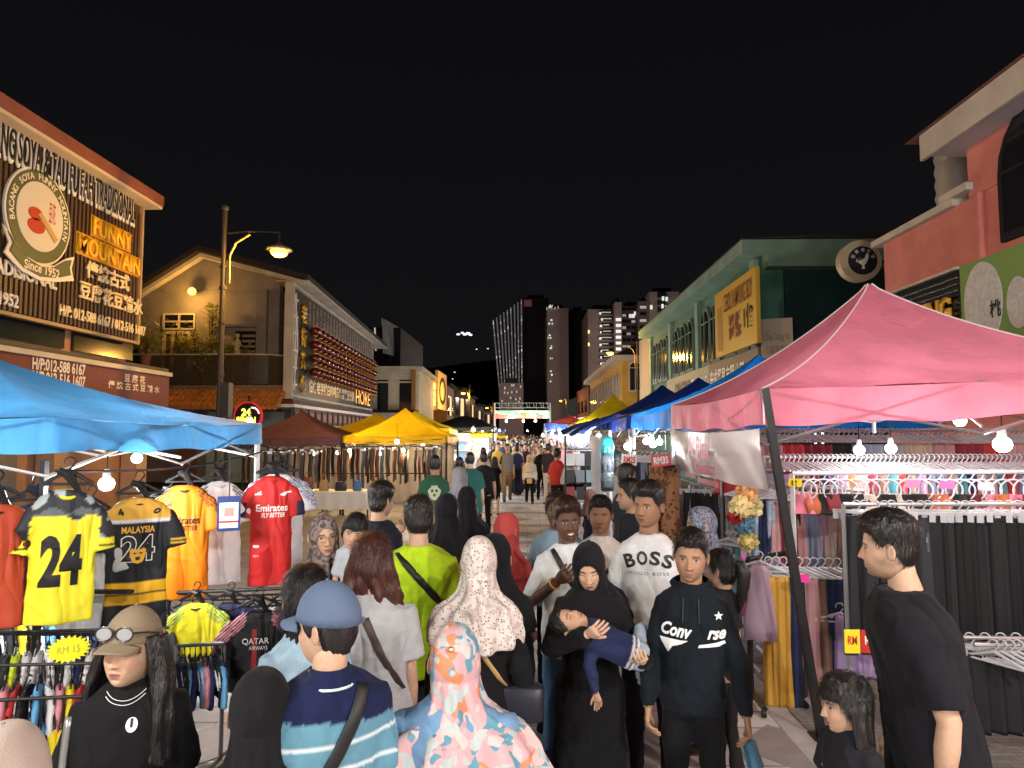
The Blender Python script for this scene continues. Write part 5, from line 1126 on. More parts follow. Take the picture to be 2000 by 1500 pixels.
def ptxt(txt,w,h,x,z,m,me,t,back=False,bold=.0,arc=0,rz=0,name='print',off=.004,**k): return project(textmesh(txt,w,h,bold,0,sub=.03,**k),me,x,z,back,name,m,t,arc,rz,off)
def f24(a):
    c=C3(a,(.72,.66,.03)); x,z=np.abs(a[:,0]),a[:,2]; n=np.array([noise.noise((p[0]*9,0,p[2]*9)) for p in a]); up=(z>-.30-.05*n)&(x<.17); sl=(x>.162)&(z<-.2)
    setm(c,up,(.02,.025,.03)); setm(c,up&(n>.08),(.35,.4,.42)); setm(c,up&(n<-.28),(.10,.12,.13)); setm(c,sl,(.02,.022,.028)); setm(c,sl&(n>.2),(.3,.33,.35)); setm(c,sl&(z<-.41),(.72,.66,.03)); setm(c,sl&(z<-.44)&(z>-.455),(.02,.02,.02)); return c
jersey(134,956,3.75,f24,'long bright yellow jersey with a big black 24 on the back',w=.64,L=.74,rz=4,sc=.98,collar=(.75,.7,.03),tilt=1.5,prints=lambda me,t:ptxt('24',.20,.28,-.01,-.52,m_pb,me,t,bold=.045,name='number'))
def fmal(a):
    c=C3(a,(.012,.014,.02)); x,z=np.abs(a[:,0]),a[:,2]; b=x<.196
    setm(c,b&(z>-.285),(.70,.40,.055)); setm(c,b&(z<-.275)&(z>-.295),(.7,.7,.7)); lo=(z<-.70)&(z>-.84)&b; setm(c,lo,(.75,.42,.02)); setm(c,lo&(np.abs(z+.775)<.004),(.02,.02,.02)); setm(c,(x>.196)&(z<-.42)&(z>-.455),(.70,.45,.05)); setm(c,(x>.196)&(z<-.432)&(z>-.441),(.012,.012,.02)); return c
def pmal(me,t):
    ptxt('MALAYSIA',.20,.045,0,-.345,m_py,me,t,bold=.03,name='lettering'); ptxt('24',.21,.18,0,-.47,m_pw,me,t,bold=.05,name='number_outline'); ptxt('24',.195,.165,0,-.47,m_pb,me,t,bold=.02,name='number',off=.008)
    ptxt('4',.035,.05,-.11,-.225,m_pb,me,t,rz=20,bold=.05); ptxt('0',.035,.05,.11,-.225,m_pb,me,t,rz=-65,bold=.05)
    o=flat([(-.05,.035),(-.035,.05),(-.02,.04),(.02,.04),(.035,.05),(.05,.035),(.045,-.005),(.03,-.045),(0,-.055),(-.03,-.045),(-.045,-.005)],.02); project(o,me,0,-.515,False,'badge',m_py,t,off=.011)
    for x in (-.018,.018): project(flat([(-.012,.004),(0,.009),(.012,.004),(0,-.004)]),me,x,-.503,False,'badge_eye',m_pb,t,off=.015)
    project(flat([(-.014,.01),(.014,.01),(.012,-.012),(-.012,-.012)]),me,0,-.535,False,'badge_muzzle',m_pb,t,off=.015)
jersey(272,972,4.35,fmal,'long black and amber jersey lettered MALAYSIA 24',w=.76,L=.96,rz=3,sc=.93,collar=(.012,.012,.02),prints=pmal)
def stripes3(base,sc_,side=None):
    def f(a):
        c=C3(a,base); x,z=np.abs(a[:,0]),a[:,2];         s_=z+.135+.88*(x-.085); k=(x>.095)&(s_>-.082)&(((-s_+.004)/.026)%1<.5)&(a[:,1]<.05); setm(c,k,sc_)
        if side is not None: setm(c,(x>.205)&(x<.27)&(z<-.35),side)
        return c
    return f
def badges(me,t,main,second,col,top=-.27,fs=.85,mono=True,y0=-.40):
    for i,(x0,h_) in enumerate(((-.13,.014),(-.112,.025),(-.094,.036))): project(flat([(-.012,-.0),(-.002,0),(.008,.0),(-.001+.004,h_),(-.006,h_*.85)],.05),me,x0,top-.02,False,'badge',col,t)
    if main: ptxt(main,.27*fs,.060,.0,y0,col,me,t,bold=.02,name='lettering')
    if second: ptxt(second,.20*fs,.038,.01,y0-.062,col,me,t,bold=.02,shear=.25,name='lettering')
jersey(362,948,5.35,stripes3((.72,.19,.005),(.02,.02,.02)),'orange football jersey half hidden by the black one',w=.74,L=.88,rz=-4,collar=(.02,.02,.02),prints=lambda me,t:badges(me,t,'Emirates','FLY BETTER',m_pb))
jersey(330,975,6.2,lambda a:C3(a,(.45,.48,.46)),'pale grey jersey behind the amber one',w=.8,L=.75)
jersey(430,940,5.75,stripes3((.78,.80,.83),(.02,.02,.03)),'white football jersey with a price card hung in front',w=.70,L=.86,rz=5,collar=(.6,.6,.6),prints=lambda me,t:badges(me,t,'Emirates','FLY BETTER',m_pb))
jersey(545,926,6.5,stripes3((.78,.80,.84),(.03,.08,.22)),'white jersey with blue shoulder stripes behind the red one',w=.92,L=.98,rz=-6,collar=(.1,.03,.04))
def pred(me,t):
    badges(me,t,'Emirates','FLY BETTER',m_pw,fs=.95); project(flat([(-.05,-.005),(-.02,.012),(.0,.02),(.045,.022),(.05,.012),(.01,.006),(.0,-.012),(-.02,-.018),(-.035,-.012)],.03),me,.11,-.285,False,'badge',m_pw,t)
    project(flat([(-.022,-.01),(.022,-.01),(.022,.01),(-.022,.01)]),me,-.12,-.72,False,'care_patch',m_pw,t); ptxt('SIZE M',.04,.012,-.12,-.80,m_pw,me,t)
jersey(532,930,5.9,stripes3((.50,.02,.02),(.50,.02,.02),(.02,.02,.06)),'bright red football jersey with white chest lettering',w=.70,L=.93,rz=3,collar=(.45,.02,.02),prints=pred)
def fred(a): c=C3(a,(.42,.06,.025)); setm(c,a[:,0]>.13,(.10,.02,.02)); return c
jersey(-8,985,3.6,fred,'red orange jersey cut off by the left edge of the photo',w=.68,L=.66,rz=12)
jersey(178,1005,4.3,lambda a:C3(a,(.5,.52,.54)),'pale jersey glimpsed between the yellow and black ones',w=.7,L=.72,rz=-30)
jersey(70,985,4.2,lambda a:np.where((np.sin(a[:,2]*160)>.5)[:,None]&(a[:,2]<-.38)[:,None],np.array((.5,.4,.45)),np.array((.015,.015,.02))),'black jersey with pale cuff stripes behind the yellow one',w=.8,L=.5,rz=8)
# price card with the pattern left blank
p=P(447,1003,5.35); t=thing('price_card','blue bordered price card hanging before the white jersey','sign',p,(0,0,math.atan2(-p.x,p.y)))
MB().box((-.085,-.004,-.135),(.085,.004,.135)).build('card',m_pbl,t); MB().box((-.068,-.007,-.11),(.068,-.004,.085)).build('sheet',m_pw,t); MB().box((-.035,-.009,-.02),(.035,-.007,.045)).build('pink_patch',mat('faded pink',(.55,.22,.2)),t); MB().box((-.068,-.009,-.07),(.068,-.007,-.055)).build('red_band',m_pr,t); MB().tube([(0,0,.135),(0,0,.45)],.004,4).build('cord',m_black,t)
# lower jerseys on a rail
def rail(name,lab,a,b,m=m_black,r=.014,feet=True,wheels=False,cat='clothes rack'):
    a,b=V(a),V(b); t=thing(name,lab,cat,(a.x,a.y,0)); MB().tube([a,b],r,8).build('bar',m,t,world=True)
    if feet:
        for q in (a,b):
            MB().tube([q,(q.x,q.y,.06)],r*1.15,4).build('upright',m,t,world=True)
            MB().tube([(q.x-.0,q.y-.30,.07),(q.x,q.y+.30,.07)],r*1.3,4).build('foot',m,t,world=True)
            if wheels:
                for d in (-.28,.28): MB().tube([(q.x-.012,q.y+d,.03),(q.x+.012,q.y+d,.03)],.03,10).build('wheel',m_black,t,world=True)
    return t
rail('clothes_rail','black rail holding the lower row of folded jerseys',P(330,1158,5.3),P(585,1148,5.3))
jersey(385,1178,4.9,stripes3((.66,.60,.02),(.02,.18,.08)),'yellow jersey with green stripes on the lower rail',w=.85,L=.45,rz=-25,sc=.82,tilt=-3)
jersey(452,1178,5.0,stripes3((.012,.018,.07),(.04,.07,.25)),'navy jersey on the lower rail beside the yellow striped one',w=.9,L=.62,rz=-15,sc=.82)
def pqa(me,t): ptxt('QATAR',.20,.055,-.02,-.36,m_pw,me,t,name='lettering'); ptxt('AIRWAYS',.14,.03,.0,-.41,m_pw,me,t,name='lettering')
def fqa(a): c=stripes3((.012,.012,.016),(.55,.22,.28))(a); setm(c,np.abs(a[:,0]-.0)<.0,(0,0,0)); setm(c,(a[:,2]<-.26)&(np.abs(a[:,0]+.03)<.018),(.30,.03,.03)); return c
jersey(508,1192,4.5,fqa,'black jersey with pink stripes and airline lettering low on the rail',w=.9,L=.62,rz=-8,sc=.82,prints=pqa)
jersey(560,1180,4.9,stripes3((.010,.010,.012),(.6,.6,.6)),'plain black jersey nearest the ponytail woman on the lower rail',w=.8,L=.6,rz=-20,sc=.8)
# small packed shirts on three tiers
_LATER=1
_ps=remesh(tee_mb(.9,.30,.8),.02,2,'shirt'); _ps.materials.clear(); _ps.materials.append(mat('coloured cloth',ocol=True,rough=.75,bump=.2,bs=120)); _ph=hanger_mb(.17,.007,.04,.08).mesh('hanger',[m_black])
sb=MB()
for s_ in (-1,1):
    for j in range(3): sb.tube([(s_*.10,-.042-.004*j,-.172-.028*j),(s_*.17,-.045,-.205-.028*j),(s_*.235,-.042,-.265-.03*j)],.0055,4)
_pst=sb.mesh('stripes',[mat('stripe cloth',ocol=True)])
cols=[('white',(.6,.6,.62),(.02,.02,.02)),('black',(.015,.015,.018),(.7,.7,.7)),('sky blue',(.12,.35,.62),(.7,.7,.7)),('red',(.45,.03,.03),(.7,.7,.7)),('pink',(.6,.25,.30),(.75,.7,.7)),('yellow',(.70,.55,.02),(.02,.02,.02)),('navy',(.015,.02,.08),(.5,.5,.5)),('amber',(.7,.36,.02),(.02,.02,.02)),('lime',(.5,.62,.03),(.02,.02,.02))]
rr=random.Random(21)
def packed(pa,pb,n,pal,where,sc,grp,rz=-58):
    rail('clothes_rail','thin black rail of small shirts %s'%where,pa,pb,r=.009,feet=False)
    for i in range(n):
        f=(i+.5)/n; p=V(pa).lerp(V(pb),f); nm,c,s_=cols[pal[i%len(pal)] if rr.random()<.75 else rr.randrange(9)]
        t=thing('small_shirt','%s small shirt packed edge on %s'%(nm,where),'shirt',p-V((0,0,.03)),(0,R(rr.uniform(-4,4)),R(rz+rr.uniform(-9,9))),grp+', '+nm)
        t.scale=(sc,)*3; obj('shirt',_ps,t,color=c); obj('stripes',_pst,t,color=s_); obj('hanger',_ph,t)
packed(P(-20,1236,3.75),P(330,1226,3.95),17,[0,1,0,6,0],'on the top tier left of the cap wearer',.62,'small shirts on the top tier')
packed(P(-20,1300,3.55),P(330,1292,3.8),17,[4,4,3,1,2,0],'on the middle tier left of the cap wearer',.60,'small shirts on the middle tier')
packed(P(-20,1368,3.45),P(330,1352,3.7),16,[5,1,7,7,1,5],'on the bottom tier left of the cap wearer',.72,'small shirts on the bottom tier')
packed(P(345,1262,4.3),P(440,1258,4.3),9,[6,1,2,0,2,4],'on the short steel rack under the yellow jersey',.62,'small shirts on the short rack')
packed(P(300,1168,5.9),P(640,1158,6.4),17,[1,6,1,1,0,6,3],'on the long rail behind the lower jerseys',.95,'shirts on the long rail behind the lower jerseys',-40)
packed(P(-60,1180,4.6),P(330,1172,5.0),14,[1,6,1,5,0,2,1],'on the long rail behind the yellow jersey',.8,'shirts on the long rail behind the yellow jersey',-48)
rail('clothes_rack','short steel rack with small blue and white shirts',P(345,1262,4.32),P(437,1256,4.32),m_steel,.012)
p=P(134,1268,3.1); t=thing('price_star','yellow starburst price card reading RM 15 above the small shirts','sign',p,(0,0,math.atan2(-p.x,p.y)))
MB().prism([((.088 if i%2 else .068)*math.cos(2*PI*i/44),-.003,(.062 if i%2 else .047)*math.sin(2*PI*i/44)) for i in range(44)],(0,.006,0)).build('card',mat('neon yellow card',(.78,.78,.02),rough=.6),t)
place(textmesh('RM 15',.085,.032),V(t.location)+t.rotation_euler.to_matrix()@V((0,-.006,.0)),t.rotation_euler.to_matrix()@V((1,0,0)),(0,0,1),mat('faint pen',(.45,.42,.05)),'lettering',t)
# dark shelf frame behind the small shirts
t=thing('display_rack','black slatted display frame behind the small shirts','display frame',(-3.2,4.3,0)); mb=MB()
for z in (.35,.6,.85,1.1): mb.box((-4.2,4.15,z),(-2.4,4.19,z+.02))
mb.build('slat',m_black,t,world=True)
for x in (-4.2,-3.0): MB().box((x,4.16,0),(x+.03,4.2,1.9)).build('upright',m_black,t,world=True)
t=thing('cloth_backdrop','dark cloth wall hung at the back of the jersey tent','backdrop',(-5.6,5.2,0)); MB().grid(lambda u,v:(-.15-.02*math.sin(u*60),-1.4+2.9*u,.1+1.7*v),60,3).build('cloth',mat('dark cloth',(.05,.045,.045),rough=.9),t,smooth=True)
# ---------------- belt stall ----------------
t=thing('trestle_table','white clothed trestle table under the hanging belts','table',(-4.6,16.6,0)); mb=MB(); mb.box((-1.2,-.4,.62),(.9,.4,.66)); mb.build('tabletop',m_white,t)
MB().grid(lambda u,v:(-1.2+2.1*u,-.42-.03*math.sin(u*40)*(1-v),.25+.4*v),90,3).build('tablecloth',mat('table cloth white',(.55,.52,.48),rough=.9),t,smooth=True)
for x in (-1.1,.8): MB().tube([(x,-.3,0),(x,-.3,.62)],.02,6).build('leg',m_black,t)
rail('belt_rail','long black rail of hanging belts under the yellow tent',(-5.0,17.1,1.70),(-2.15,17.1,1.72),feet=True); rail('belt_rail','black rail of hanging belts under the maroon tent',(-7.2,17.2,1.60),(-5.15,17.2,1.62),feet=True)
rail('belt_rail','lower black rail across the front of the belt stall',(-5.0,16.9,1.05),(-2.2,16.9,1.05),feet=False)
_bl=MB()
def blt(u,v): return ((u-.5)*.034+.006*math.sin(v*9),-.004*math.sin(v*6),-v*.98)
_bl.grid(blt,2,20); _bl.grid(lambda u,v:((u-.5)*.034+.006*math.sin(v*9),.008,-v*.98),2,20); _bm1=_bl.mesh('belt',[mat('belt leather',ocol=True,rough=.35,spec=.5)]); b_=MB(); b_.box((-.024,-.01,-.045),(.024,.012,0)); _bm2=b_.mesh('buckle',[m_steel])
bc=[('dark brown',(.035,.016,.009)),('black',(.009,.009,.009)),('tan',(.11,.05,.022)),('grey',(.07,.065,.065)),('oxblood',(.07,.014,.012))]
for i in range(96):
    nm,c=bc[rr.choice((0,0,1,1,1,2,3,4))]; x=-7.1+4.95*i/96; y=17.1+rr.uniform(-.25,.3)
    if rr.random()<.07: continue
    z=1.70+rr.uniform(-.06,.05)-(.1 if x<-5.1 else 0)
    if x<-5.1: where='under the maroon tent'
    elif x<-3.6: where='in the left half of the yellow belt stall'
    else: where='in the right half of the yellow belt stall'
    o=obj('hanging_belt',_bm1,None,(x,y,z),(0,R(rr.uniform(-2,2)),rr.uniform(-.6,.6)),c,label='%s leather belt hanging %s'%(nm,where),cat='belt',group='%s belts %s'%(nm,where)); o.scale=(rr.uniform(1,2.4),1,rr.uniform(.7,1)); obj('buckle',_bm2,o)
def sheetback(lab,x0,x1,y,z0,z1,m): t=thing('cloth_backdrop',lab,'backdrop',((x0+x1)/2,y,0)); MB().grid(lambda u,v:((x1-x0)*(u-.5),.03*math.sin(u*50),z0+(z1-z0)*v),60,3).build('cloth',m,t,smooth=True); return t
m_bk=mat('pale backdrop',(.26,.23,.21),rough=.85,transl=.2,var=.2,vs=2)
sheetback('pale cloth behind the belts of the yellow tent',-4.7,-2.1,19.6,.1,1.9,m_bk); sheetback('pale cloth behind the belts of the maroon tent',-7.4,-4.75,19.7,.1,1.8,m_bk)
for i,(x,y,w_,h,c,nm) in enumerate(((-5.3,16.5,.25,.32,(.16,.05,.03),'brown'),(-4.9,16.45,.22,.26,(.3,.2,.1),'tan'),(-4.5,16.5,.28,.22,(.02,.02,.03),'black'),(-4.1,16.5,.2,.25,(.05,.12,.3),'blue'))):
    t=thing('handbag','%s handbag standing on the white table of the belt stalls'%nm,'handbag',(x,y,.66)); mb=MB(); mb.rings([sring((0,0,z),w_*.5*a,.07*a,20,4) for z,a in ((0,.9),(.02,1),(h*.6,.95),(h*.9,.8),(h,.7))]); mb.build('bag_body',mat('bag '+nm,c,rough=.4),t,smooth=True); MB().tube([(w_*.3*math.cos(a),0,h+.12*math.sin(a)) for a in [PI*k/10 for k in range(11)]],.008,6).build('handle',mat('bag '+nm,c),t)
# stalls further up on the left: white booth with shelves of goods
t=thing('display_booth','white lit booth with small goods on its shelves beyond the belt stall','booth',(-3.0,24,0)); w_=2.6
MB().box((-1.6,.9,0),(.9,.95,2.0)).build('back_panel',mat('booth white',(.65,.65,.66),rough=.6),t); 
for z in (.7,1.05,1.4,1.75): MB().box((-1.6,.5,z),(.9,.9,z+.02)).build('shelf',m_white,t)
gm=mat('goods',ocol=True,rough=.5); gb=MB().box((-.5,-.5,0),(.5,.5,1)); gb=gb.mesh('carton',[gm])
gc=[('pink',(.65,.25,.3)),('white',(.7,.7,.72)),('blue',(.1,.25,.55)),('orange',(.7,.3,.08)),('red',(.5,.05,.05)),('black',(.03,.03,.03)),('teal',(.08,.35,.38))]
for z in (.72,1.07,1.42):
    for i in range(9):
        nm,c=rr.choice(gc); mm=MB(); mm.box((-.09,-.05,0),(.09,.05,.19)); mm.box((-.06,-.054,.05),(.06,-.05,.13))
        tag(mm.build('goods_packet',gm,None,loc=(-4.5+.27*i,24.65,z),color=c),'%s packet on the %s shelf of the white booth'%(nm,{.72:'lowest',1.07:'middle',1.42:'upper'}[z]),'packet','%s packets on the %s booth shelf'%(nm,{.72:'lowest',1.07:'middle',1.42:'upper'}[z]))
for i,(Y,x) in enumerate(((29.5,-2.6),(34,-2.5),(39,-2.4),(45,-2.6))):
    t=thing('display_counter','lit white counter, %s along the distant left stalls'%('first','second','third','last')[i],'counter',(x,Y,0)); MB().box((-.9,-.3,0),(.9,.3,.85)).build('counter_body',mat('booth white',()),t); MB().box((-.9,.6,0),(.9,.65,1.8)).build('back_panel',mat('goods wall %d'%i,kind='spots',cols=[(.55,.55,.56),(.5,.15,.12),(.1,.2,.45),(.6,.45,.1)],vs=9),t)
for i,(Y,x) in enumerate(((20.5,2.6),(26.5,2.7),(31,2.6),(37,2.4),(44,2.4))):
    t=thing('display_counter','stall counter, %s along the distant right stalls'%('first','second','third','fourth','last')[i],'counter',(x,Y,0)); MB().box((-1.2,-.3,0),(.9,.3,.8)).build('counter_body',mat('booth white',()),t); MB().box((-1.2,.6,0),(1.2,.65,1.9)).build('back_panel',mat('goods wall r%d'%i,kind='spots',cols=[(.35,.33,.33),(.4,.08,.08),(.05,.08,.2),(.5,.4,.3)],vs=8),t)
# ---------------- racks in the pink tent ----------------
m_wh=mat('hanger white plastic',(.50,.50,.52),rough=.35,spec=.5); m_cloth=mat('coloured cloth',())
_h1=hanger_mb(.19,.0075,.045,.07).mesh('hanger',[m_wh]); 
hb=MB(); hb.tube([(.028*math.cos(a),0,.015+.028*math.sin(a)) for a in [R(200-30*i) for i in range(8)]]+[(0,0,-.03)],.005,5); hb.box((-.16,-.008,-.05),(.16,.008,-.028)); hb.box((-.155,-.016,-.095),(-.12,.016,-.045)); hb.box((.12,-.016,-.095),(.155,.016,-.045)); _h2=hb.mesh('clip_hanger',[m_wh])
hb=MB(); hb.tube([(.025*math.cos(a),0,.02+.025*math.sin(a)) for a in [R(200-30*i) for i in range(8)]]+[(0,0,-.03)],.005,5); hb.tube([(.10*math.sin(a),0,-.115+.085*math.cos(a)) for a in [2*PI*i/20 for i in range(21)]],.007,6,cap=False); _h3=hb.mesh('hoop_hanger',[m_wh])
def strip(L,w,folds,seed,th=.02):
    mb=MB(); rs=[]; rd=random.Random(seed); ph=rd.uniform(0,6)
    for j in range(25):
        t=j/24; ring=[]; ww=w*(.86+.14*math.sin(t*3+ph)+.12*t); n=28
        for i in range(n):
            a=2*PI*i/n; f=1+.28*math.sin(folds*a+ph+t*1.4); ring.append((ww/2*math.cos(a)*(1+.1*(f-1)),th*math.sin(a)*f+.008*math.sin(t*5+ph),-t*L-.02*(t>.97)*math.sin(a*4)))
        rs.append(ring)
    mb.rings(rs); return mb.mesh('cloth_body',[m_cloth],True)
SL=[strip(1.0,.30,5,i,.022) for i in range(4)]
def trous(seed):
    mb=MB(); rd=random.Random(seed)
    for s_ in (-1,1):
        rs=[]
        for j in range(22):
            t=j/21; cx=s_*(.065+.035*t); w_=.10-.02*t; rs.append([(cx+w_*math.cos(a),(.028-.008*t)*math.sin(a)*(1+.35*math.sin(4*a+seed+t*2)),-t*.98) for a in [2*PI*i/20 for i in range(20)]])
        mb.rings(rs)
    mb.box((-.15,-.02,-.03),(.15,.02,.0)); return mb.mesh('cloth_body',[m_cloth],True)
TL=[trous(i) for i in range(3)]
tagm=MB(); tagm.box((-.042,-.002,-.13),(.042,.002,0)); tagm=tagm.mesh('swing_tag',[mat('swing tag',(.10,.12,.13))]); tg2=MB().box((-.03,-.004,-.065),(.03,-.002,-.03)).mesh('tag_label',[mat('tag label',(.55,.62,.68))]); 
def hang(name,me,hm,p,sc,rz,col,lab,cat,grp,drop=.03,tagged=False):
    o=obj(name,me,None,p-V((0,0,drop)),(0,0,rz),col,label=lab,cat=cat,group=grp); o.scale=sc
    h=obj('hanger',hm,o,(0,0,(drop-.015)/sc[2])); h.scale=(1/sc[0],1/sc[1],1/sc[2])
    if tagged:
        g=obj('swing_tag',tagm,o,(.02,-.05/sc[1],-.12)); g.scale=(1/sc[0],1/sc[1],1/sc[2]); obj('tag_label',tg2,g)
    return o
# A: black trousers facing us
za=P(1640,985,4.9).z
rail('clothes_rack','steel rack with the row of black trousers',(2.22,4.9,za),(4.3,4.85,za+.01),m_steel,.014,wheels=True)
for i in range(29): hang('hanging_trousers',TL[i%3],_h2,V((2.32+.062*i+rr.uniform(-.012,.012),4.9+rr.uniform(-.02,.02),za)),(rr.uniform(.58,.75),1.1,.80+.12*rr.random()),R(-38+rr.uniform(-22,22)),rr.choice(((.008,.008,.010),(.013,.013,.015),(.030,.030,.036),(.010,.010,.010),(.020,.020,.024))),'black trousers on a white clip hanger in the upper trouser row' if i%5!=2 else 'black trousers with a pale swing tag in the upper trouser row','trousers','black trousers on the upper rack'+(' with tags' if i%5==2 else ''),.085,i%5==2)
zb=P(1900,1240,4.7).z
rail('clothes_rack','low steel rack with more black trousers at the right edge',(2.62,4.65,zb),(4.3,4.6,zb),m_steel,.014,feet=False)
for i in range(12): hang('hanging_trousers',TL[i%3],_h2,V((2.7+.10*i,4.65,zb)),(1.0,1,.50),R(-40+rr.uniform(-8,8)),(.014,.014,.017),'black trousers on the low rack at the right edge','trousers','black trousers on the low rack',.085,False)
for i in range(4): o=obj('clothes_hanger',_h1,None,V((2.92+.05*i,4.45,zb)),(0,0,R(-60+5*i)),label='empty white hanger clustered on the low rack, among four',cat='hanger',group='empty hangers on the low rack')
rail('clothes_rail','low front rail carrying the empty hangers',(2.8,4.45,zb+.01),(3.5,4.45,zb+.01),m_steel,.012,feet=False)
# A2: hoop hangers
z2=P(1800,925,5.5).z; rail('clothes_rack','white painted rack of round hoop hangers',(2.1,5.5,z2),(4.35,5.5,z2+.02),m_wh,.017)
cc=[('maroon',(.16,.02,.03)),('black',(.012,.012,.012)),('pink',(.62,.18,.25)),('cream',(.6,.5,.38)),('rust',(.35,.10,.04))]
for i in range(26): nm,c=cc[rr.choice((0,0,1,1,1,2,3,4))]; hang('blouse',SL[i%4],_h3,V((2.18+.082*i,5.5,z2)),(.55,1.2,.16),R(rr.uniform(-30,20)),c,'%s folded top under a round white hoop hanger'%nm,'top','%s tops on hoop hangers'%nm,.16)
# B: dense white hangers with long cloths
pal=[('dusty pink',(.50,.27,.28)),('mauve',(.30,.20,.26)),('slate blue',(.20,.25,.36)),('navy',(.02,.03,.09)),('brown',(.20,.11,.08)),('maroon',(.22,.03,.05)),('black',(.02,.02,.022)),('pale blue',(.36,.44,.56)),('grey',(.32,.32,.33)),('taupe',(.30,.23,.20)),('mustard',(.55,.30,.05)),('orange',(.55,.17,.04)),('teal',(.06,.22,.26)),('red',(.45,.04,.05)),('lilac',(.42,.28,.48)),('beige',(.5,.4,.3))]
zB=P(1750,893,6.3).z; rail('clothes_rack','long steel rack of densely packed white hangers',(2.15,6.3,zB),(4.9,6.3,zB),m_steel,.015)
for i in range(62): nm,c=rr.choice(pal); hang('hanging_scarf',SL[i%4],_h1,V((2.2+.043*i,6.3,zB)),(1.15,1.0,.95),R(-68+rr.uniform(-7,7)),c,'%s long cloth in the dense middle rack of the pink tent'%nm,'scarf','%s cloths on the dense middle rack'%nm,.15)
zC=P(1700,842,7.5).z; rail('clothes_rack','back rack of short cloths under the blue tent edge',(2.1,7.5,zC),(5.6,7.5,zC),m_steel,.015)
seq=['red','dusty pink','red','maroon','black','pale blue','grey','beige','dusty pink','maroon']; pd=dict(pal)
for i in range(64): nm=seq[(i//5)%10]; hang('hanging_scarf',SL[i%4],_h1,V((2.15+.053*i,7.5,zC)),(1.15,1.0,.55),R(-70+rr.uniform(-7,7)),pd[nm],'%s cloth on the back rack of the pink tent'%nm,'scarf','%s cloths on the back rack'%nm,.14)
# C: tall two tier rack of long cloths nearest the walkway
zt=P(1560,958,5.75).z; zm=P(1530,1090,5.5).z
rail('clothes_rack','tall black wheeled rack of long cloths beside the leaning pole',(1.72,5.45,zm),(2.15,5.75,zm),m_black,.02,wheels=True)
rail('clothes_rack','upper steel rack of pale blue and pink cloths beside the leaning pole',(1.95,6.2,zt+.03),(2.75,5.7,zt),m_steel,.014)
sq=['pale blue','slate blue','pale blue','navy','pale blue','dusty pink','maroon','dusty pink','black','dusty pink','slate blue','slate blue','mauve','taupe','taupe','brown','brown','brown']
for i,nm in enumerate(sq): f=i/18; hang('hanging_scarf',SL[i%4],_h1,V((1.95,6.2,zt+.03)).lerp(V((2.75,5.7,zt)),f),(.36,1.6,.62 if i<10 else .80),R(-20+rr.uniform(-12,12)),pd[nm],'%s cloth hanging long on the upper rack by the pole'%nm,'scarf','%s cloths on the upper rack by the pole'%nm,.14)
sq=[('mustard','mustard'),('mustard','mustard'),('mustard','mustard'),('navy','navy'),('black','black'),('dusty pink','dusty pink'),('dusty pink','dusty pink'),('brown','brown'),('navy','navy'),('navy','navy')]
for i,(nm,_) in enumerate(sq): f=i/10; hang('hanging_scarf',SL[i%4],_h1,V((1.86,5.4,zm)).lerp(V((2.42,5.35,zm)),f),(.34,1.7,.98),R(-15+rr.uniform(-14,14)),pd[nm],'%s long skirt cloth hanging low by the leaning pole'%nm,'skirt','%s cloths on the low rack by the pole'%nm,.12)
rail('clothes_rail','purple hung side rail behind the striding man',P(1636,1185,5.3),P(1745,1188,5.3),m_black,.012,feet=False)
for i in range(7): hang('hanging_scarf',SL[i%4],_h1,P(1640,1185,5.3).lerp(P(1740,1188,5.3),i/7),(.3,1.5,.45),R(-20),pd['lilac'] if i<5 else pd['maroon'],'%s cloth on the side rail behind the man at right'%('lilac' if i<5 else 'maroon'),'scarf','%s cloths on the side rail'%('lilac' if i<5 else 'maroon'),.06)
# lilac dress facing the walkway
p=P(1483,1088,5.35); t=thing('hanging_dress','pale lilac child dress hanging at the edge of the walkway','dress',p,(0,0,R(-25))); mb=MB(); mb.rings([sring((0,0,z),a,b,26,2) for z,a,b in ((-.62,.12,.05),(-.5,.12,.05),(-.3,.095,.04),(-.2,.075,.035),(-.1,.08,.035),(-.06,.05,.03))]); me=mb.mesh('dress_body',[mat('lilac cloth',(.42,.30,.40),rough=.85)],True); wrinkle(me,.016,(14,14,3),3); obj('dress_body',me,t); obj('hanger',_h1,t)
p=P(1512,1085,5.6); t=thing('hanging_dress','slim blue violet dress just right of the lilac one','dress',p,(0,0,R(-60))); me2=me.copy(); me2.materials.clear(); me2.materials.append(mat('blue violet cloth',(.20,.20,.42),rough=.85)); obj('dress_body',me2,t); obj('hanger',_h1,t)
# D: rack behind the patterned headscarf
zD=P(1400,952,7.6).z; rail('clothes_rack','rack of black and teal trousers beyond the patterned headscarf',(1.85,7.9,zD),(2.75,7.4,zD),m_steel,.014)
for i,nm in enumerate(['black']*5+['grey','teal','slate blue','teal','pale blue','teal','grey','slate blue','pale blue']): hang('hanging_trousers',TL[i%3],_h2,V((1.88,7.9,zD)).lerp(V((2.75,7.4,zD)),i/14),(.65,1,.55),R(-35),pd[nm],'%s trousers on the rack behind the patterned headscarf'%nm,'trousers','%s trousers on the rack behind'%nm,.085)
zE=P(1430,1042,7.0).z; rail('clothes_rail','lower rail of blue grey cloths beyond the girl',(2.0,7.0,zE),(2.65,6.9,zE),m_steel,.012,feet=False)
for i in range(12): nm=('slate blue','teal','grey','pale blue')[i%4]; hang('hanging_scarf',SL[i%4],_h1,V((2.02+.05*i,7.0,zE)),(.5,1.2,.65),R(-50),pd[nm],'%s cloth on the low rail beyond the girl'%nm,'scarf','%s cloths on the low rail beyond the girl'%nm,.13)
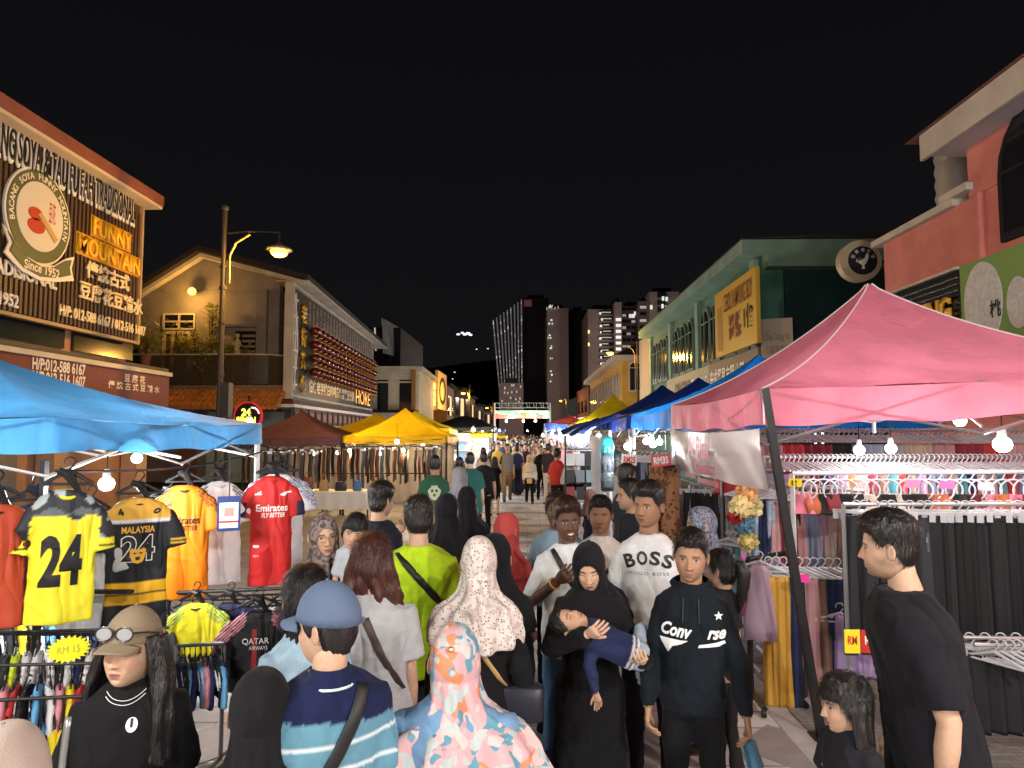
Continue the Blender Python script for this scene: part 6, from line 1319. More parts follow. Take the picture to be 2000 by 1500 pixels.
# rosettes
def rosette(px,py,Y,r,c,nm,lab):
    t=thing('cloth_rosette',lab,'rosette',P(px,py,Y)); mb=MB(); rd=random.Random(px)
    for i in range(46):
        d=V((rd.gauss(0,1),rd.gauss(0,1),rd.gauss(0,1))).normalized(); q=d*r*.55; w_=d.orthogonal().normalized(); w_.rotate(Matrix.Rotation(rd.uniform(0,6),3,d)); mb.prism([q-w_*r*.22,q+d*r*.3-w_*r*.3,q+d*r*.5,q+d*r*.3+w_*r*.3,q+w_*r*.22],d.cross(w_)*r*.05)
    mb.sph((0,0,0),r*.62,12,8); mb.build('petals',mat('rosette '+nm,c,rough=.7,transl=.15),t)
rosette(1458,965,6.0,.10,(.75,.42,.16),'orange','ruffled orange scrunchie, topmost of the hanging bunch'); rosette(1446,990,5.9,.10,(.75,.62,.30),'cream','cream scrunchie in the middle of the hanging bunch'); rosette(1468,992,6.0,.10,(.70,.60,.28),'yellow','pale yellow scrunchie at the right of the hanging bunch'); rosette(1436,1008,6.0,.08,(.5,.04,.04),'red','red scrunchie at the lower left of the bunch'); rosette(1456,1026,6.0,.09,(.15,.30,.42),'blue','teal blue scrunchie under the cream one'); rosette(1462,1058,6.0,.09,(.72,.60,.22),'gold','yellow scrunchie hanging lowest')
t=thing('chain_strand','pink plastic link chain hanging below the yellow scrunchie','chain',P(1452,1085,5.6)); mb=MB()
for i in range(12): a=R(90*(i%2)); mb.tube([(.018*math.cos(q)*math.cos(a),.018*math.cos(q)*math.sin(a),-.045*i+.026*math.sin(q)) for q in [2*PI*k/10 for k in range(11)]],.005,5,cap=False)
mb.build('links',mat('hot pink',(.8,.08,.4),rough=.4),t)
for px,py,Y,c,nm,tx in ((1553,943,5.35,(.8,.62,.02),'yellow','15'),(1567,1130,5.2,(.85,.06,.35),'hot pink',''),(1783,945,5.3,(.8,.2,.38),'rose pink',''),(1850,947,5.3,(.85,.12,.32),'deep pink',''),(1925,950,5.3,(.75,.32,.36),'salmon','')):
    p=P(px,py,Y); t=thing('price_tag','%s price tag clipped on the racks at right'%nm,'price tag',p,(0,0,math.atan2(-p.x,p.y))); w_,h=.05,.033
    MB().prism([(w_*x,0,h*z) for x,z in ((-1,-.8),(-.5,-1),(0,-.8),(.5,-1),(1,-.7),(.9,.1),(1,.8),(.4,1),(-.2,.85),(-.8,1),(-1,.3))],(0,.004,0)).build('card',mat('tag '+nm,c,rough=.6),t)
    if tx: place(textmesh(tx,.05,.04,.02),p+V((0,-.004,0)),(1,0,0),(0,0,1),m_blet,'lettering',t)
# low yellow and red price boards
for px,c,nm,w_,Yb in ((1664,(.75,.60,.02),'yellow',.045,4.15),(1700,(.5,.03,.02),'red',.06,4.28)):
    p=P(px,1250,Yb); t=thing('price_board','small %s price board on the low counter by the man at right'%nm,'sign',p); MB().box((-w_,-.004,-.075),(w_,.004,.06)).build('card',mat('board '+nm,c),t); MB().box((-w_*.8,.004,-.09),(w_*.8,.03,-.075)).build('base',m_black,t)
    place(textmesh('RM',w_*1.2,.05,.02),p+V((0,-.007,0)),(1,0,0),(0,0,1),m_wlet if nm=='red' else m_pr,'lettering',t)
# shop banner on the side of the pink tent
wbn=Wall((1.60,7.7),(1.60,4.78)); t=thing('shop_banner','translucent white banner with pink writing hung under the pink tent valance','banner',(1.60,6.2,1.9)); L=(wbn.B-wbn.A).length
zb0=wbn.z(1320,918); zb1=wbn.z(1505,962)
def bf(u,v): z1=2.10; z0=zb0+(zb1-zb0)*u; return wbn.p(L*u*(1.0+.03*(1-v)),z0+(z1-z0)*v-.03*math.sin(PI*u)*(v>.5),-.03*math.sin(u*14+v*3)*(1-v)-.02*math.sin(u*9)*v)
mb=MB(); mb.grid(bf,60,14); o=mb.build('sheet',mat('banner film',(.42,.40,.39),rough=.3,transl=.5,spec=.6,alpha=.93),t,smooth=True,world=True)
m_bp=mat('banner pink',(.45,.06,.12),rough=.5)
wbn.text('Al Risal',L*.36,L*.64,1.84,2.04,m_bp,'lettering',t,n=.06,bold=.03,shear=.2); wbn.text('Collection',L*.42,L*.68,1.70,1.83,m_bp,'lettering',t,n=.05,bold=.02,shear=.2)
mb=MB(); wbn.box(mb,L*.30,L*.44,1.645,1.68,.04,.045); wbn.box(mb,L*.47,L*.70,1.62,1.665,.04,.045); mb.build('pink_bars',mat('banner pale pink',(.5,.22,.26)),t,world=True)
mb=MB(); mb.prism([wbn.p(L*.15+x,1.84+z,.05) for x,z in ((0,.12),(.12,-.02),(.2,-.18),(.25,-.26),(.08,-.12),(.0,0))],wbn.N*.004); mb.build('feather',mat('feather grey',(.16,.14,.17)),t,world=True)
# ---------------- right hand goods beyond the banner ----------------
m_leo=mat('leopard cloth',kind='voronoi',cols=[(.30,.15,.07),(.05,.022,.012),(.16,.07,.035)],vs=22,rough=.8)
for i,(px,Y) in enumerate(((1284,7.9),(1296,7.6),(1308,7.3))):
    p=P(px,908,Y); t=thing('printed_drape','brown leopard print drape, %s of three beside the BOSS shirt wearer'%('left','middle','right')[i],'drape',p); mb=MB(); rs=[]
    for j in range(14): tt=j/13; rs.append([(.10*math.cos(a),.035*math.sin(a)*(1+.3*math.sin(5*a+i)),-tt*1.05) for a in [2*PI*k/22 for k in range(22)]])
    mb.rings(rs); mb.build('cloth_body',m_leo,t,smooth=True)
for px,py,Y,tx,c,lc,nm,w_ in ((1229,898,7.6,'RM25',(.7,.66,.66),m_pr,'white',.085),(1291,899,7.0,'RM35',(.62,.10,.11),m_pw,'red',.10)):
    p=P(px,py,Y); t=thing('price_board','%s price board reading %s hung at the stall front'%(nm,tx),'sign',p,(0,R(-6 if nm=='red' else 3),0)); MB().box((-w_,-.004,-.06),(w_,.004,.06)).build('card',mat('pboard '+nm,c,rough=.5),t); me=textmesh(tx,w_*1.5,.075,.04); me.transform(Matrix.Rotation(PI/2,4,'X')); me.transform(Matrix.Translation((0,-.006,0))); me.materials.append(lc); obj('lettering',me,t); MB().tube([(0,0,.06),(0,0,.3)],.003,4).build('cord',m_black,t)
rail('clothes_rail','high rail with cloths behind the red price board',P(1235,880,8.4),P(1330,882,8.0),m_steel,.012,feet=False)
for i in range(9): nm=('black','navy','slate blue')[i%3]; hang('hanging_scarf',SL[i%4],_h1,P(1240,882,8.4).lerp(P(1330,884,8.0),i/9),(.45,1.3,.9),R(-30),pd[nm],'%s cloth behind the red price board'%nm,'scarf','%s cloths behind the red price board'%nm,.13)
# shelf of folded shirts in plastic
p=P(1143,930,12.5); t=thing('display_shelf','black shelf rack of folded shirts beside the red shirted man','shelf',(p.x,12.5,0))
for x in (-.36,.36): MB().box((x-.015,-.02,0),(x+.015,.02,2.0)).build('upright',m_black,t)
for z in (.55,.85,1.15,1.45,1.75): MB().box((-.36,-.05,z),(.36,.15,z+.015)).build('shelf',m_black,t)
for z,zn in ((.565,'lowest'),(.865,'second'),(1.165,'third'),(1.465,'top')):
    for i in range(4):
        nm,c=rr.choice((('white',(.5,.52,.56)),('white',(.45,.48,.52)),('pale teal',(.22,.32,.34)),('grey',(.2,.22,.25)),('black',(.03,.03,.035)),('dark red',(.22,.04,.05)))); mm=MB(); mm.box((-.075,-.012,0),(.075,.012,.22)); mm.prism([(-.04,-.013,.22),(0,-.013,.17),(.04,-.013,.22)],(0,-.006,0))
        tag(mm.build('folded_shirt',gm,None,loc=(p.x-.27+.18*i,12.47,z),color=c),'%s folded shirt on the %s shelf by the red shirted man'%(nm,zn),'shirt','%s folded shirts on the %s shelf'%(nm,zn))
for i in range(5): nm=('maroon','beige','black','black','black')[i]; hang('hanging_scarf',SL[i%4],_h1,P(1112+13*i,868,13.2),(.5,1.2,.75),R(-20),pd[nm],'%s garment hung above the shelf of folded shirts'%nm,'garment','%s garments above the folded shirts'%nm,.13)
for i,(px,py,Y,c,nm) in enumerate(((1186,872,9.6,(.03,.30,.34),'teal'),(1186,905,9.5,(.07,.085,.11),'blue grey'),(1186,938,9.4,(.04,.05,.06),'dark grey'),(1207,900,10,(.03,.035,.04),'black'))):
    t=thing('backpack','%s backpack hanging %s in the column by the plastic curtain'%(nm,('top','second','lowest','at the right')[i]),'backpack',P(px,py,Y)); mb=MB(); mb.rings([sring((0,0,z),a,b,22,3) for z,a,b in ((-.15,.07,.04),(-.13,.09,.06),(0,.092,.07),(.09,.08,.055),(.14,.045,.03))]); bo=mb.build('bag_body',mat('pack '+nm,c,rough=.4,bump=.3,bs=20),t,smooth=True); m2=MB(); m2.rings([sring((0,-.07,z),a,.02,18,3) for z,a in ((-.11,.05),(-.08,.065),(.0,.06),(.015,.045))]); m2.build('pocket',mat('pack '+nm,c),bo,smooth=True); MB().tube([(0,0,.13),(0.02,0,.18),(0,0,.21)],.006,6).build('loop',m_black,t)
t=thing('plastic_curtain','clear plastic curtain wrapped on a post beside the backpacks','curtain',P(1170,940,9.8)*1); t.location.z=0; mb=MB(); rs=[]
for z in (0.02,.5,1.0,1.5,2.02): rs.append([((.10+.015*math.sin(7*a+z*3))*math.cos(a),(.08+.012*math.sin(5*a))*math.sin(a),z) for a in [2*PI*k/30 for k in range(30)]])
mb.rings(rs); mb.build('film',mat('milky film',(.55,.56,.58),rough=.2,transl=.4,alpha=.75,spec=.7),t,smooth=True); MB().tube([(.16,0,0),(.16,0,2.1)],.025,6).build('post',m_wh,t)
t=thing('stall_table','table hidden under a white cloth in front of the backpacks','table',(P(1212,980,7.6).x,7.6,0)); mb=MB(); rs=[]
for z,k_ in ((.02,1.12),(.4,1.04),(.82,1),(.84,.97)): rs.append([((.38*k_+.02*math.sin(9*a)*(1-z))*math.copysign(abs(math.cos(a))**.5,math.cos(a)),(.45*k_+.02*math.sin(11*a)*(1-z))*math.copysign(abs(math.sin(a))**.5,math.sin(a)),z) for a in [2*PI*k/60 for k in range(60)]])
mb.rings(rs); mb.build('tablecloth',mat('table cloth white',()),t,smooth=True)
for i in range(8): nm,c=rr.choice(pal); tag(obj('folded_cloth',MB().rings([sring((0,0,z),a,.09,16,5) for z,a in ((0,.11),(.01,.12),(.05,.12),(.06,.10))]).mesh('folded_cloth',[gm],True),None,(t.location.x-.22+.15*(i%4),7.35+.25*(i//4),.84),(0,0,rr.uniform(-.3,.3)),c),'%s folded cloth lying on the white clothed table'%nm,'cloth','folded cloths on the white table, '+nm)
# ---------------- the people ----------------
def col_fn(f): return f
hij_black=mat('black headscarf',(.008,.008,.010),rough=.8,spec=.12,bump=.2,bs=200,sheen=.04,crease=.9)
hij_floral=mat('floral headscarf',kind='spots',cols=[(.50,.30,.32),(.52,.20,.10),(.09,.24,.32),(.60,.42,.40),(.36,.42,.42)],vs=6.5,rough=.6,bump=.1,bs=200,crease=.9)
hij_white=mat('speckled cream headscarf',kind='voronoi',cols=[(.58,.52,.48),(.16,.12,.12),(.46,.36,.32)],vs=75,rough=.7,crease=.8)
hij_leo=mat('brown print headscarf',kind='paisley',cols=[(.06,.045,.045),(.22,.165,.15)],vs=14,rough=.7,crease=.7)
hij_blue=mat('blue grey print headscarf',kind='paisley',cols=[(.05,.06,.10),(.22,.23,.29)],vs=40,rough=.7)
hij_beige=mat('beige headscarf',(.36,.29,.25),rough=.75,bump=.2,bs=200,crease=.9); hij_grey=mat('grey headscarf',(.22,.22,.24),rough=.75); hij_cream=mat('cream headscarf',(.55,.47,.36),rough=.75); hij_lace=mat('pale lace headscarf',kind='voronoi',cols=[(.48,.46,.44),(.2,.2,.2),(.4,.38,.36)],vs=60,rough=.7)
SB=dict(k='short'); m_cap1=mat('khaki cap cloth',(.21,.165,.105),rough=.85,bump=.3,bs=250); m_cap2=mat('slate navy cap cloth',(.085,.125,.20),rough=.85,bump=.3,bs=250)
m_strap=mat('strap black',(.012,.012,.012),rough=.5); m_bagb=mat('bag black',(.015,.015,.017),rough=.45,bump=.2,bs=60)
def bag(r,x,y,z,w_=.11,h=.08,d=.05,m=None):
    mb=MB(); mb.rings([sring((x,y,z+q*h),w_*k,d*k,20,4) for q,k in ((-1,.85),(-.9,1),(.9,1),(1,.85))]); b=mb.build('bag',m or m_bagb,r['root'],smooth=True); MB().box((x-w_*.8,y-d-.004,z+h*.3),(x+w_*.8,y-d,z+h*.36)).build('zip',m_steel,b)
# cap woman at lower left
def ex(r):
    M=r['Mh']; g=MB()
    for s_ in (-1,1):
        ps=[M@V((s_*.035+.030*math.cos(a),-.107+.012*abs(math.cos(a))*0-.0*1,.068+.022*math.sin(a))) for a in [2*PI*i/18 for i in range(19)]]; g.tube(ps,.0028,6,cap=False)
        g.tube([M@V((s_*.065,-.104,.072)),M@V((s_*.088,-.06,.068)),M@V((s_*.086,.02,.05))],.003,5)
    g.tube([M@V((-.007,-.108,.072)),M@V((.007,-.108,.072))],.003,5); go=g.build('eyeglasses',mat('frame black',(.02,.02,.02),rough=.3),r['root'])
    for s_ in (-1,1): l=MB(); l.prism([M@V((s_*.035+.028*math.cos(a),-.106,.068+.020*math.sin(a))) for a in [2*PI*i/16 for i in range(16)]],M.to_3x3()@V((0,.002,0))); l.build('lens',mat('lens',(.35,.35,.36),rough=.08,spec=.9,alpha=.75),go)
    for dz in (0,.012): ptube(r['top'],[(q*.010,(.812*r['H']-dz)+.0007*q*q) for q in range(-6,7)],.0011,'stitching',m_pw,r['root'],w=.0011,off=.002)
    project(flat([(.018*math.cos(a),.022*math.sin(a)) for a in [2*PI*i/14 for i in range(14)]]),r['top'],.03,.765*r['H'],False,'badge',m_pw,r['root']); project(flat([(-.004,-.006),(.004,-.006),(.004,.02),(-.004,.02)]),r['top'],.03,.765*r['H'],False,'badge_mark',m_pb,r['root'],off=.007)
    c=MB(); rs=[]
    ptube(r['top'],[(-.17,.80*r['H']),(-.19,.55*r['H'])],.006,'strap',mat('strap silver',(.3,.3,.3),rough=.3,metal=.6),r['root'],w=.012)
person(262,1190,2.38,-12,'woman in a khaki cap with glasses on it and long black hair, lower left','l',0,1.12,1,head=(-20,-5,0),top_=dict(kind='tee',col=(.008,.008,.009),sleeve=1.0,bulk=1.08),bottom=dict(col=(.02,.02,.025)),hair=dict(k='long',L=.36,thick=.004,side=.008,top=0,a0=132,flare=.06,wave=.008,wid=.10),cap=dict(mat=m_cap1),extra=ex,lip=(.30,.10,.09))
person(8,1412,1.45,165,'person in a beige headscarf seen from behind in the bottom left corner','m',0,.95,1,top_=dict(kind='tee',col=(.02,.02,.02)),bottom=dict(kind='skirt',col=(.02,.02,.02)),hijab=dict(mat=hij_beige,L=.25,fold=.004))
person(510,1305,2.03,172,'woman in a plain black headscarf seen from behind at bottom left','m',0,.95,1,top_=dict(kind='dress',col=(.008,.008,.010)),hijab=dict(mat=hij_black,L=.42,wid=.20,fold=.009,spread=1.15))
# polo man
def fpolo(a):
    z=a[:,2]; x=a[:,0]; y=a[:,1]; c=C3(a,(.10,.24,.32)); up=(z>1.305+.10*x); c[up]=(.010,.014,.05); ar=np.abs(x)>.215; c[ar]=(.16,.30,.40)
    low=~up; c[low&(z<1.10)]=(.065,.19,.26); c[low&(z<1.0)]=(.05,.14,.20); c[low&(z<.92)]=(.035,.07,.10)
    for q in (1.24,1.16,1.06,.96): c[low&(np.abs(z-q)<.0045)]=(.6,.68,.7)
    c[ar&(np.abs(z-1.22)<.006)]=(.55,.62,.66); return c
def ex(r):
    ptube(r['top'],[(-.085,1.395*r['s']),(.03,1.18*r['s']),(.16,.92*r['s']),(.19,.80*r['s'])],.006,'strap',m_strap,r['root'],back=True,w=.021)
    c=MB((.010,.014,.05)); n=24
    c.rings([[r['wp'](((.062+.012*q)*r['bw']*math.cos(a),.012+(.062+.014*q)*math.sin(a),(.852-.018*q-.012*max(0,-math.sin(a)))*r['H'])) for a in [2*PI*i/n for i in range(n)]] for q in (0,1,1.6)],False); c.build('polo_collar',fab(),r['root'],smooth=True)
    c=MB((.6,.68,.7)); c.tube([r['wp'](((.062+.021)*r['bw']*math.cos(a),.012+(.062+.024)*math.sin(a),(.852-.030-.012*max(0,-math.sin(a)))*r['H'])) for a in [2*PI*i/n for i in range(n+1)]],.004,5,cap=False); c.build('collar_piping',fab(),r['root'])
    M=r['Mh']; MB().tube([M@V((.0,.088,.03)),M@V((-.05,.10,.012))],[(.010,.003),(.009,.002)],6).build('cap_strap',m_cap2,r['root'])
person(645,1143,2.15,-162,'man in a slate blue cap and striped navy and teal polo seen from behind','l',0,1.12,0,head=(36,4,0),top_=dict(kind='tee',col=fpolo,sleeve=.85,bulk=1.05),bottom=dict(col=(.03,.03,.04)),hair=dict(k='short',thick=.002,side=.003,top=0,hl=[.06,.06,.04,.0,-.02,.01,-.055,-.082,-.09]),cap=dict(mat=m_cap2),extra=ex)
def ex(r): ptube(r['top'],[(-.12,1.36*r['s']),(.0,1.2*r['s']),(.13,1.0*r['s'])],.004,'strap',mat('strap tan',(.45,.28,.12),rough=.5),r['root'],back=True)
def ex5(r):
    M=r['Mh']; MB().sph(M@V((.0,.10,.075)),.010,8,6).build('hair_clip',mat('gold clip',(.7,.5,.2),metal=.8,rough=.25),r['root'])
person(888,1218,2.3,172,'woman in a large pink, orange and teal floral headscarf seen from behind, bottom centre','m',0,1.35,1,top_=dict(kind='dress',col=(.14,.26,.42)),hijab=dict(mat=hij_floral,L=.56,wid=.28,dep=.24,fold=.016,tip=.10,skew=-.7,spread=1.32),extra=ex5)
person(600,1105,2.7,-158,'woman in a pale blue shirt with a long black ponytail seen from behind','l',0,1.05,1,head=(-14,0,0),top_=dict(kind='long',col=(.27,.39,.48)),bottom=dict(col=(.05,.06,.10)),hair=dict(k='long',L=.40,a0=75,flare=-.02,wave=.006,thick=.018,side=.012))
def ex(r): ptube(r['top'],[(.02,1.34*r['s']),(-.06,1.16*r['s']),(-.15,1.0*r['s'])] ,.005,'strap',mat('strap dark brown',(.05,.035,.03),rough=.5),r['root'],back=True,w=.016)
hm2=(.085,.022,.012)
person(727,1042,3.1,178,'woman with long wavy auburn hair and a pale grey blouse seen from behind','l',0,1.1,1,head=(-6,0,0),top_=dict(kind='tee',col=(.40,.42,.44),sleeve=.75,hem=.36,bulk=1.12,wr=1.4),bottom=dict(col=(.02,.02,.03)),hair=dict(k='long',L=.34,flare=.05,wave=.010,thick=.02,side=.016,a0=100,col=(.060,.018,.012)),extra=ex)
def ex(r): ptube(r['top'],[(.11,1.40*r['s']),(.0,1.28*r['s']),(-.12,1.14*r['s']),(-.17,1.08*r['s'])],.006,'strap',m_strap,r['root'],back=True,w=.019)
person(818,968,3.85,180,'man in a bright lime green shirt with a black strap seen from behind','l',0,1.15,0,head=(4,8,0),top_=dict(kind='tee',col=(.42,.62,.02),sleeve=.8,hem=.44,bulk=1.06),bottom=dict(col=(.015,.015,.018)),hair=dict(k='short',thick=.018,side=.006),extra=ex)
def ex(r): ptube(r['top'],[(.09,1.30*r['s']),(-.03,1.14*r['s']),(-.14,.96*r['s'])],.005,'strap',mat('strap tan',(.45,.28,.12),rough=.5),r['root'],back=True); bag(r,-.20,.02,.88*r['s'])
person(935,1046,3.3,176,'woman in a cream speckled headscarf and black dress with a tan strap','m',0,1.05,1,top_=dict(kind='dress',col=(.008,.008,.009),len=.04),hijab=dict(mat=hij_white,L=.36,wid=.20,fold=.012,skew=.2,spread=1.1),extra=ex)
person(966,1040,3.5,170,'woman in black headscarf and black clothes between the cream headscarf and red hoodie','m',0,1.0,1,top_=dict(kind='dress',col=(.008,.008,.009)),hijab=dict(mat=hij_black,L=.34))
m_hood=mat('coral hood cloth',(.50,.075,.07),rough=.85,bump=.2,bs=200,crease=.8)
person(988,1000,4.8,148,'young woman in a coral red hooded top with the hood up','l',0,.85,1,top_=dict(kind='long',col=(.50,.075,.07),hem=.40),bottom=dict(kind='skirt',col=(.02,.02,.02)),hijab=dict(mat=m_hood,L=.30,wid=.16,dep=.12,fold=.006))
person(742,943,5.0,128,'man in a dark navy shirt eating, seen from behind at the belt stall side','l',0,1.15,0,head=(8,4,0),top_=dict(kind='long',col=(.014,.018,.028)),bottom=dict(col=(.02,.02,.03)),hair=dict(k='short',thick=.028,side=.008,top=.01),arms=(None,((.08,-.10,-.25),(-.02,-.26,-.03))))
def ex(r):
    M=r['Mh']; g=MB()
    for s_ in (-1,1): g.tube([M@V((s_*.031+.022*math.cos(a),-.100,.0+.018*math.sin(a))) for a in [2*PI*i/16 for i in range(17)]],.0015,5,cap=False)
    g.tube([M@V((-.009,-.104,.004)),M@V((.009,-.104,.004))],.0015,5); g.build('eyeglasses',mat('frame gold',(.45,.35,.2),metal=.6,rough=.3),r['root'])
r13=person(633,1002,3.95,8,'woman in a brown patterned headscarf and round glasses carrying a small child','l',0,1.0,1,head=(4,0,-4),top_=dict(kind='dress',col=(.035,.03,.05)),hijab=dict(mat=hij_leo,L=.42,wid=.20,fold=.010,open_=(.052,.076)),arms=(((-.07,-.02,-.26),(.05,-.22,-.25)),((.08,-.03,-.26),(.10,-.27,-.20))),extra=ex,lip=(.35,.13,.12))
person(692,1003,3.85,10,'small child with a dark fringe in pale grey carried by the woman with glasses','l',0,.95,1,hs=.80,H=.92,loc=(P(692,1003,3.85).x,3.85,P(692,1003,3.85).z-.92),head=(-14,6,12),top_=dict(kind='tee',col=(.42,.45,.50),sleeve=.9),bottom=dict(col=(.4,.4,.45)),hair=dict(k='short',thick=.02,side=.014,top=.006,hl=[.034,.034,.03,.0,-.04,-.05,-.06,-.08,-.09]),legs=(((-.12,-.28,.62),(-.12,-.2,.25)),((.12,-.28,.62),(.12,-.2,.25))))
person(872,962,4.7,160,'woman in a black headscarf and bright blue jacket seen from behind','m',0,1.05,1,top_=dict(kind='long',col=(.01,.14,.55)),bottom=dict(kind='skirt',col=(.02,.02,.02)),hijab=dict(mat=hij_black,L=.36,wid=.20,fold=.01))
person(912,948,6.1,168,'woman in a full black headscarf and long black dress walking away','m',1,1.0,1,top_=dict(kind='dress',col=(.008,.008,.010),len=.03,flare=.27),hijab=dict(mat=hij_black,L=.55,wid=.23))
def ex(r): ptube(r['top'],[(.12,1.36*r['s']),(-.10,1.05*r['s'])],.005,'strap',m_strap,r['root'],back=True)
person(897,911,7.2,165,'woman in a grey headscarf with a maroon sleeve walking away','m',1,1.0,1,top_=dict(kind='long',col=(.10,.02,.035)),bottom=dict(kind='skirt',col=(.008,.008,.010)),hijab=dict(mat=hij_grey,L=.36),extra=ex)
def ex(r):
    m=mat('print pale',(.50,.55,.38)); o=flat([(.085*math.cos(a)*(1+.12*math.sin(5*a)),.10*math.sin(a)) for a in [2*PI*i/30 for i in range(30)]],.03); project(o,r['top'],0,1.20*r['s'],True,'print',m,r['root']); 
    for q in ((-.03,.03),(.03,.03),(0,-.03)): project(flat([(q[0]+.018*math.cos(a),q[1]+.022*math.sin(a)) for a in [2*PI*i/12 for i in range(12)]]),r['top'],0,1.20*r['s'],True,'print_hole',mat('print hole',(.03,.09,.05)),r['root'],off=.008)
    ptxt('CLUB',.10,.03,0,1.29*r['s'],mat('print pale',()),r['top'],r['root'],True)
person(849,889,9.6,180,'man in a dark green t-shirt with a large pale crest on the back','t',1,1.05,0,top_=dict(kind='tee',col=(.028,.095,.055),sleeve=.85,hem=.44),bottom=dict(col=(.02,.02,.025)),hair=SB,extra=ex)
person(918,883,11.5,178,'man in a plain bottle green t-shirt walking away','l',1,1.12,0,top_=dict(kind='tee',col=(.02,.095,.085),sleeve=.8,hem=.43,bulk=1.1),bottom=dict(col=(.02,.02,.025)),hair=dict(k='short',thick=.012,side=.003))
W1=(((-.09,-.10,.48),(-.10,.0,.08)),((.09,.06,.47),(.10,.22,.12)))
W2=(((-.09,.06,.47),(-.10,.20,.12)),((.09,-.12,.48),(.10,-.02,.08)))
person(945,883,14.0,182,'man in a black shirt and black trousers walking away left of the black dress','l',1,1.05,0,top_=dict(kind='tee',col=(.014,.014,.016),sleeve=.85),bottom=dict(col=(.008,.008,.010)),hair=SB,legs=W1)
person(966,892,16.8,180,'woman in a short black dress with bare legs walking away','l',1,1.0,1,top_=dict(kind='dress',col=(.008,.008,.010),len=.30,flare=.17,sleeve=.35),hair=dict(k='long',L=.28,flare=.01),legs=W2)
person(897,893,12.5,176,'person in a pale peach top walking away beside the bottle green t-shirt','l',1,1.0,0,top_=dict(kind='tee',col=(.50,.33,.25)),bottom=dict(col=(.02,.02,.03)),hair=SB)
person(944,874,20,182,'man with dark hair in a white shirt beyond the black shirt walker','m',1,1,0,top_=dict(kind='tee',col=(.45,.42,.42)),bottom=dict(col=(.03,.03,.05)),hair=SB)
def fgr(a): c=C3(a,(.19,.19,.20)); c[np.abs(a[:,0])>.17]=(.02,.02,.02); return c
person(991,867,20.3,6,'man in a grey t-shirt with black sleeves and khaki trousers walking closer','l',1,1.05,0,top_=dict(kind='tee',col=fgr,sleeve=.8),bottom=dict(col=(.24,.17,.085)),hair=SB,legs=W1)
person(1005,868,22.5,-4,'man in a pale yellow t-shirt and dark jeans walking closer','l',1,1.0,0,top_=dict(kind='tee',col=(.58,.46,.22)),bottom=dict(col=(.02,.025,.05)),hair=SB,legs=W2)
person(1026,866,24,-2,'man in a dark plum t-shirt behind the cream headscarf','l',1,1.05,0,top_=dict(kind='tee',col=(.05,.02,.035)),bottom=dict(col=(.02,.02,.03)),hair=SB)
def ex(r): bag(r,0,-.16,.80*r['s'],.075,.07,.04,mat('bag yellow',(.6,.45,.15)))
person(1034,887,19.8,0,'woman in a cream headscarf, white top and black trousers in mid street','l',1,1.0,1,top_=dict(kind='long',col=(.60,.56,.53),bulk=1.12),bottom=dict(col=(.008,.008,.010),bulk=1.1),hijab=dict(mat=hij_cream,L=.36,wid=.18),legs=W2,extra=ex)
person(1057,870,21,2,'man in a black shirt with a belt walking closer right of the cream headscarf','l',1,1.0,0,top_=dict(kind='tee',col=(.012,.012,.015)),bottom=dict(col=(.014,.014,.016)),hair=SB,legs=W1)
person(1071,866,19.5,160,'man in a dark top and pale trousers beside the black shirt man','m',1,1.0,0,top_=dict(kind='tee',col=(.03,.022,.03)),bottom=dict(col=(.5,.45,.40)),hair=SB)
person(1088,876,15.5,140,'man in a plain red t-shirt and black trousers at right of the walkway','l',1,1.05,0,top_=dict(kind='tee',col=(.50,.05,.04),sleeve=.85),bottom=dict(col=(.014,.014,.016)),hair=SB)
person(1111,893,12.8,115,'woman in a pale lace headscarf and black dress at the shirt shelf','m',1,1.0,1,top_=dict(kind='dress',col=(.012,.012,.016)),hijab=dict(mat=hij_lace,L=.34,wid=.18),arms=(None,((.05,-.18,-.22),(.02,-.40,-.20))))
person(1152,935,9.4,110,'child in a brown headscarf and navy coat beside the plastic curtain','m',1,.95,1,H=1.30,hs=.9,top_=dict(kind='dress',col=(.012,.014,.035)),hijab=dict(mat=mat('brown headscarf',(.09,.04,.03),rough=.8),L=.25,wid=.15),arms=None)
person(1222,905,7.0,120,'man with short dark hair in a dark vest behind the price signs','m',1,1.0,0,top_=dict(kind='tee',col=(.02,.035,.045)),bottom=dict(col=(.02,.02,.03)),hair=SB)
person(1232,937,5.6,-75,'man in a dark navy t-shirt in profile facing left','m',0,1.0,0,top_=dict(kind='tee',col=(.016,.018,.028)),bottom=dict(col=(.02,.02,.03)),hair=dict(k='short',thick=.026,side=.01))
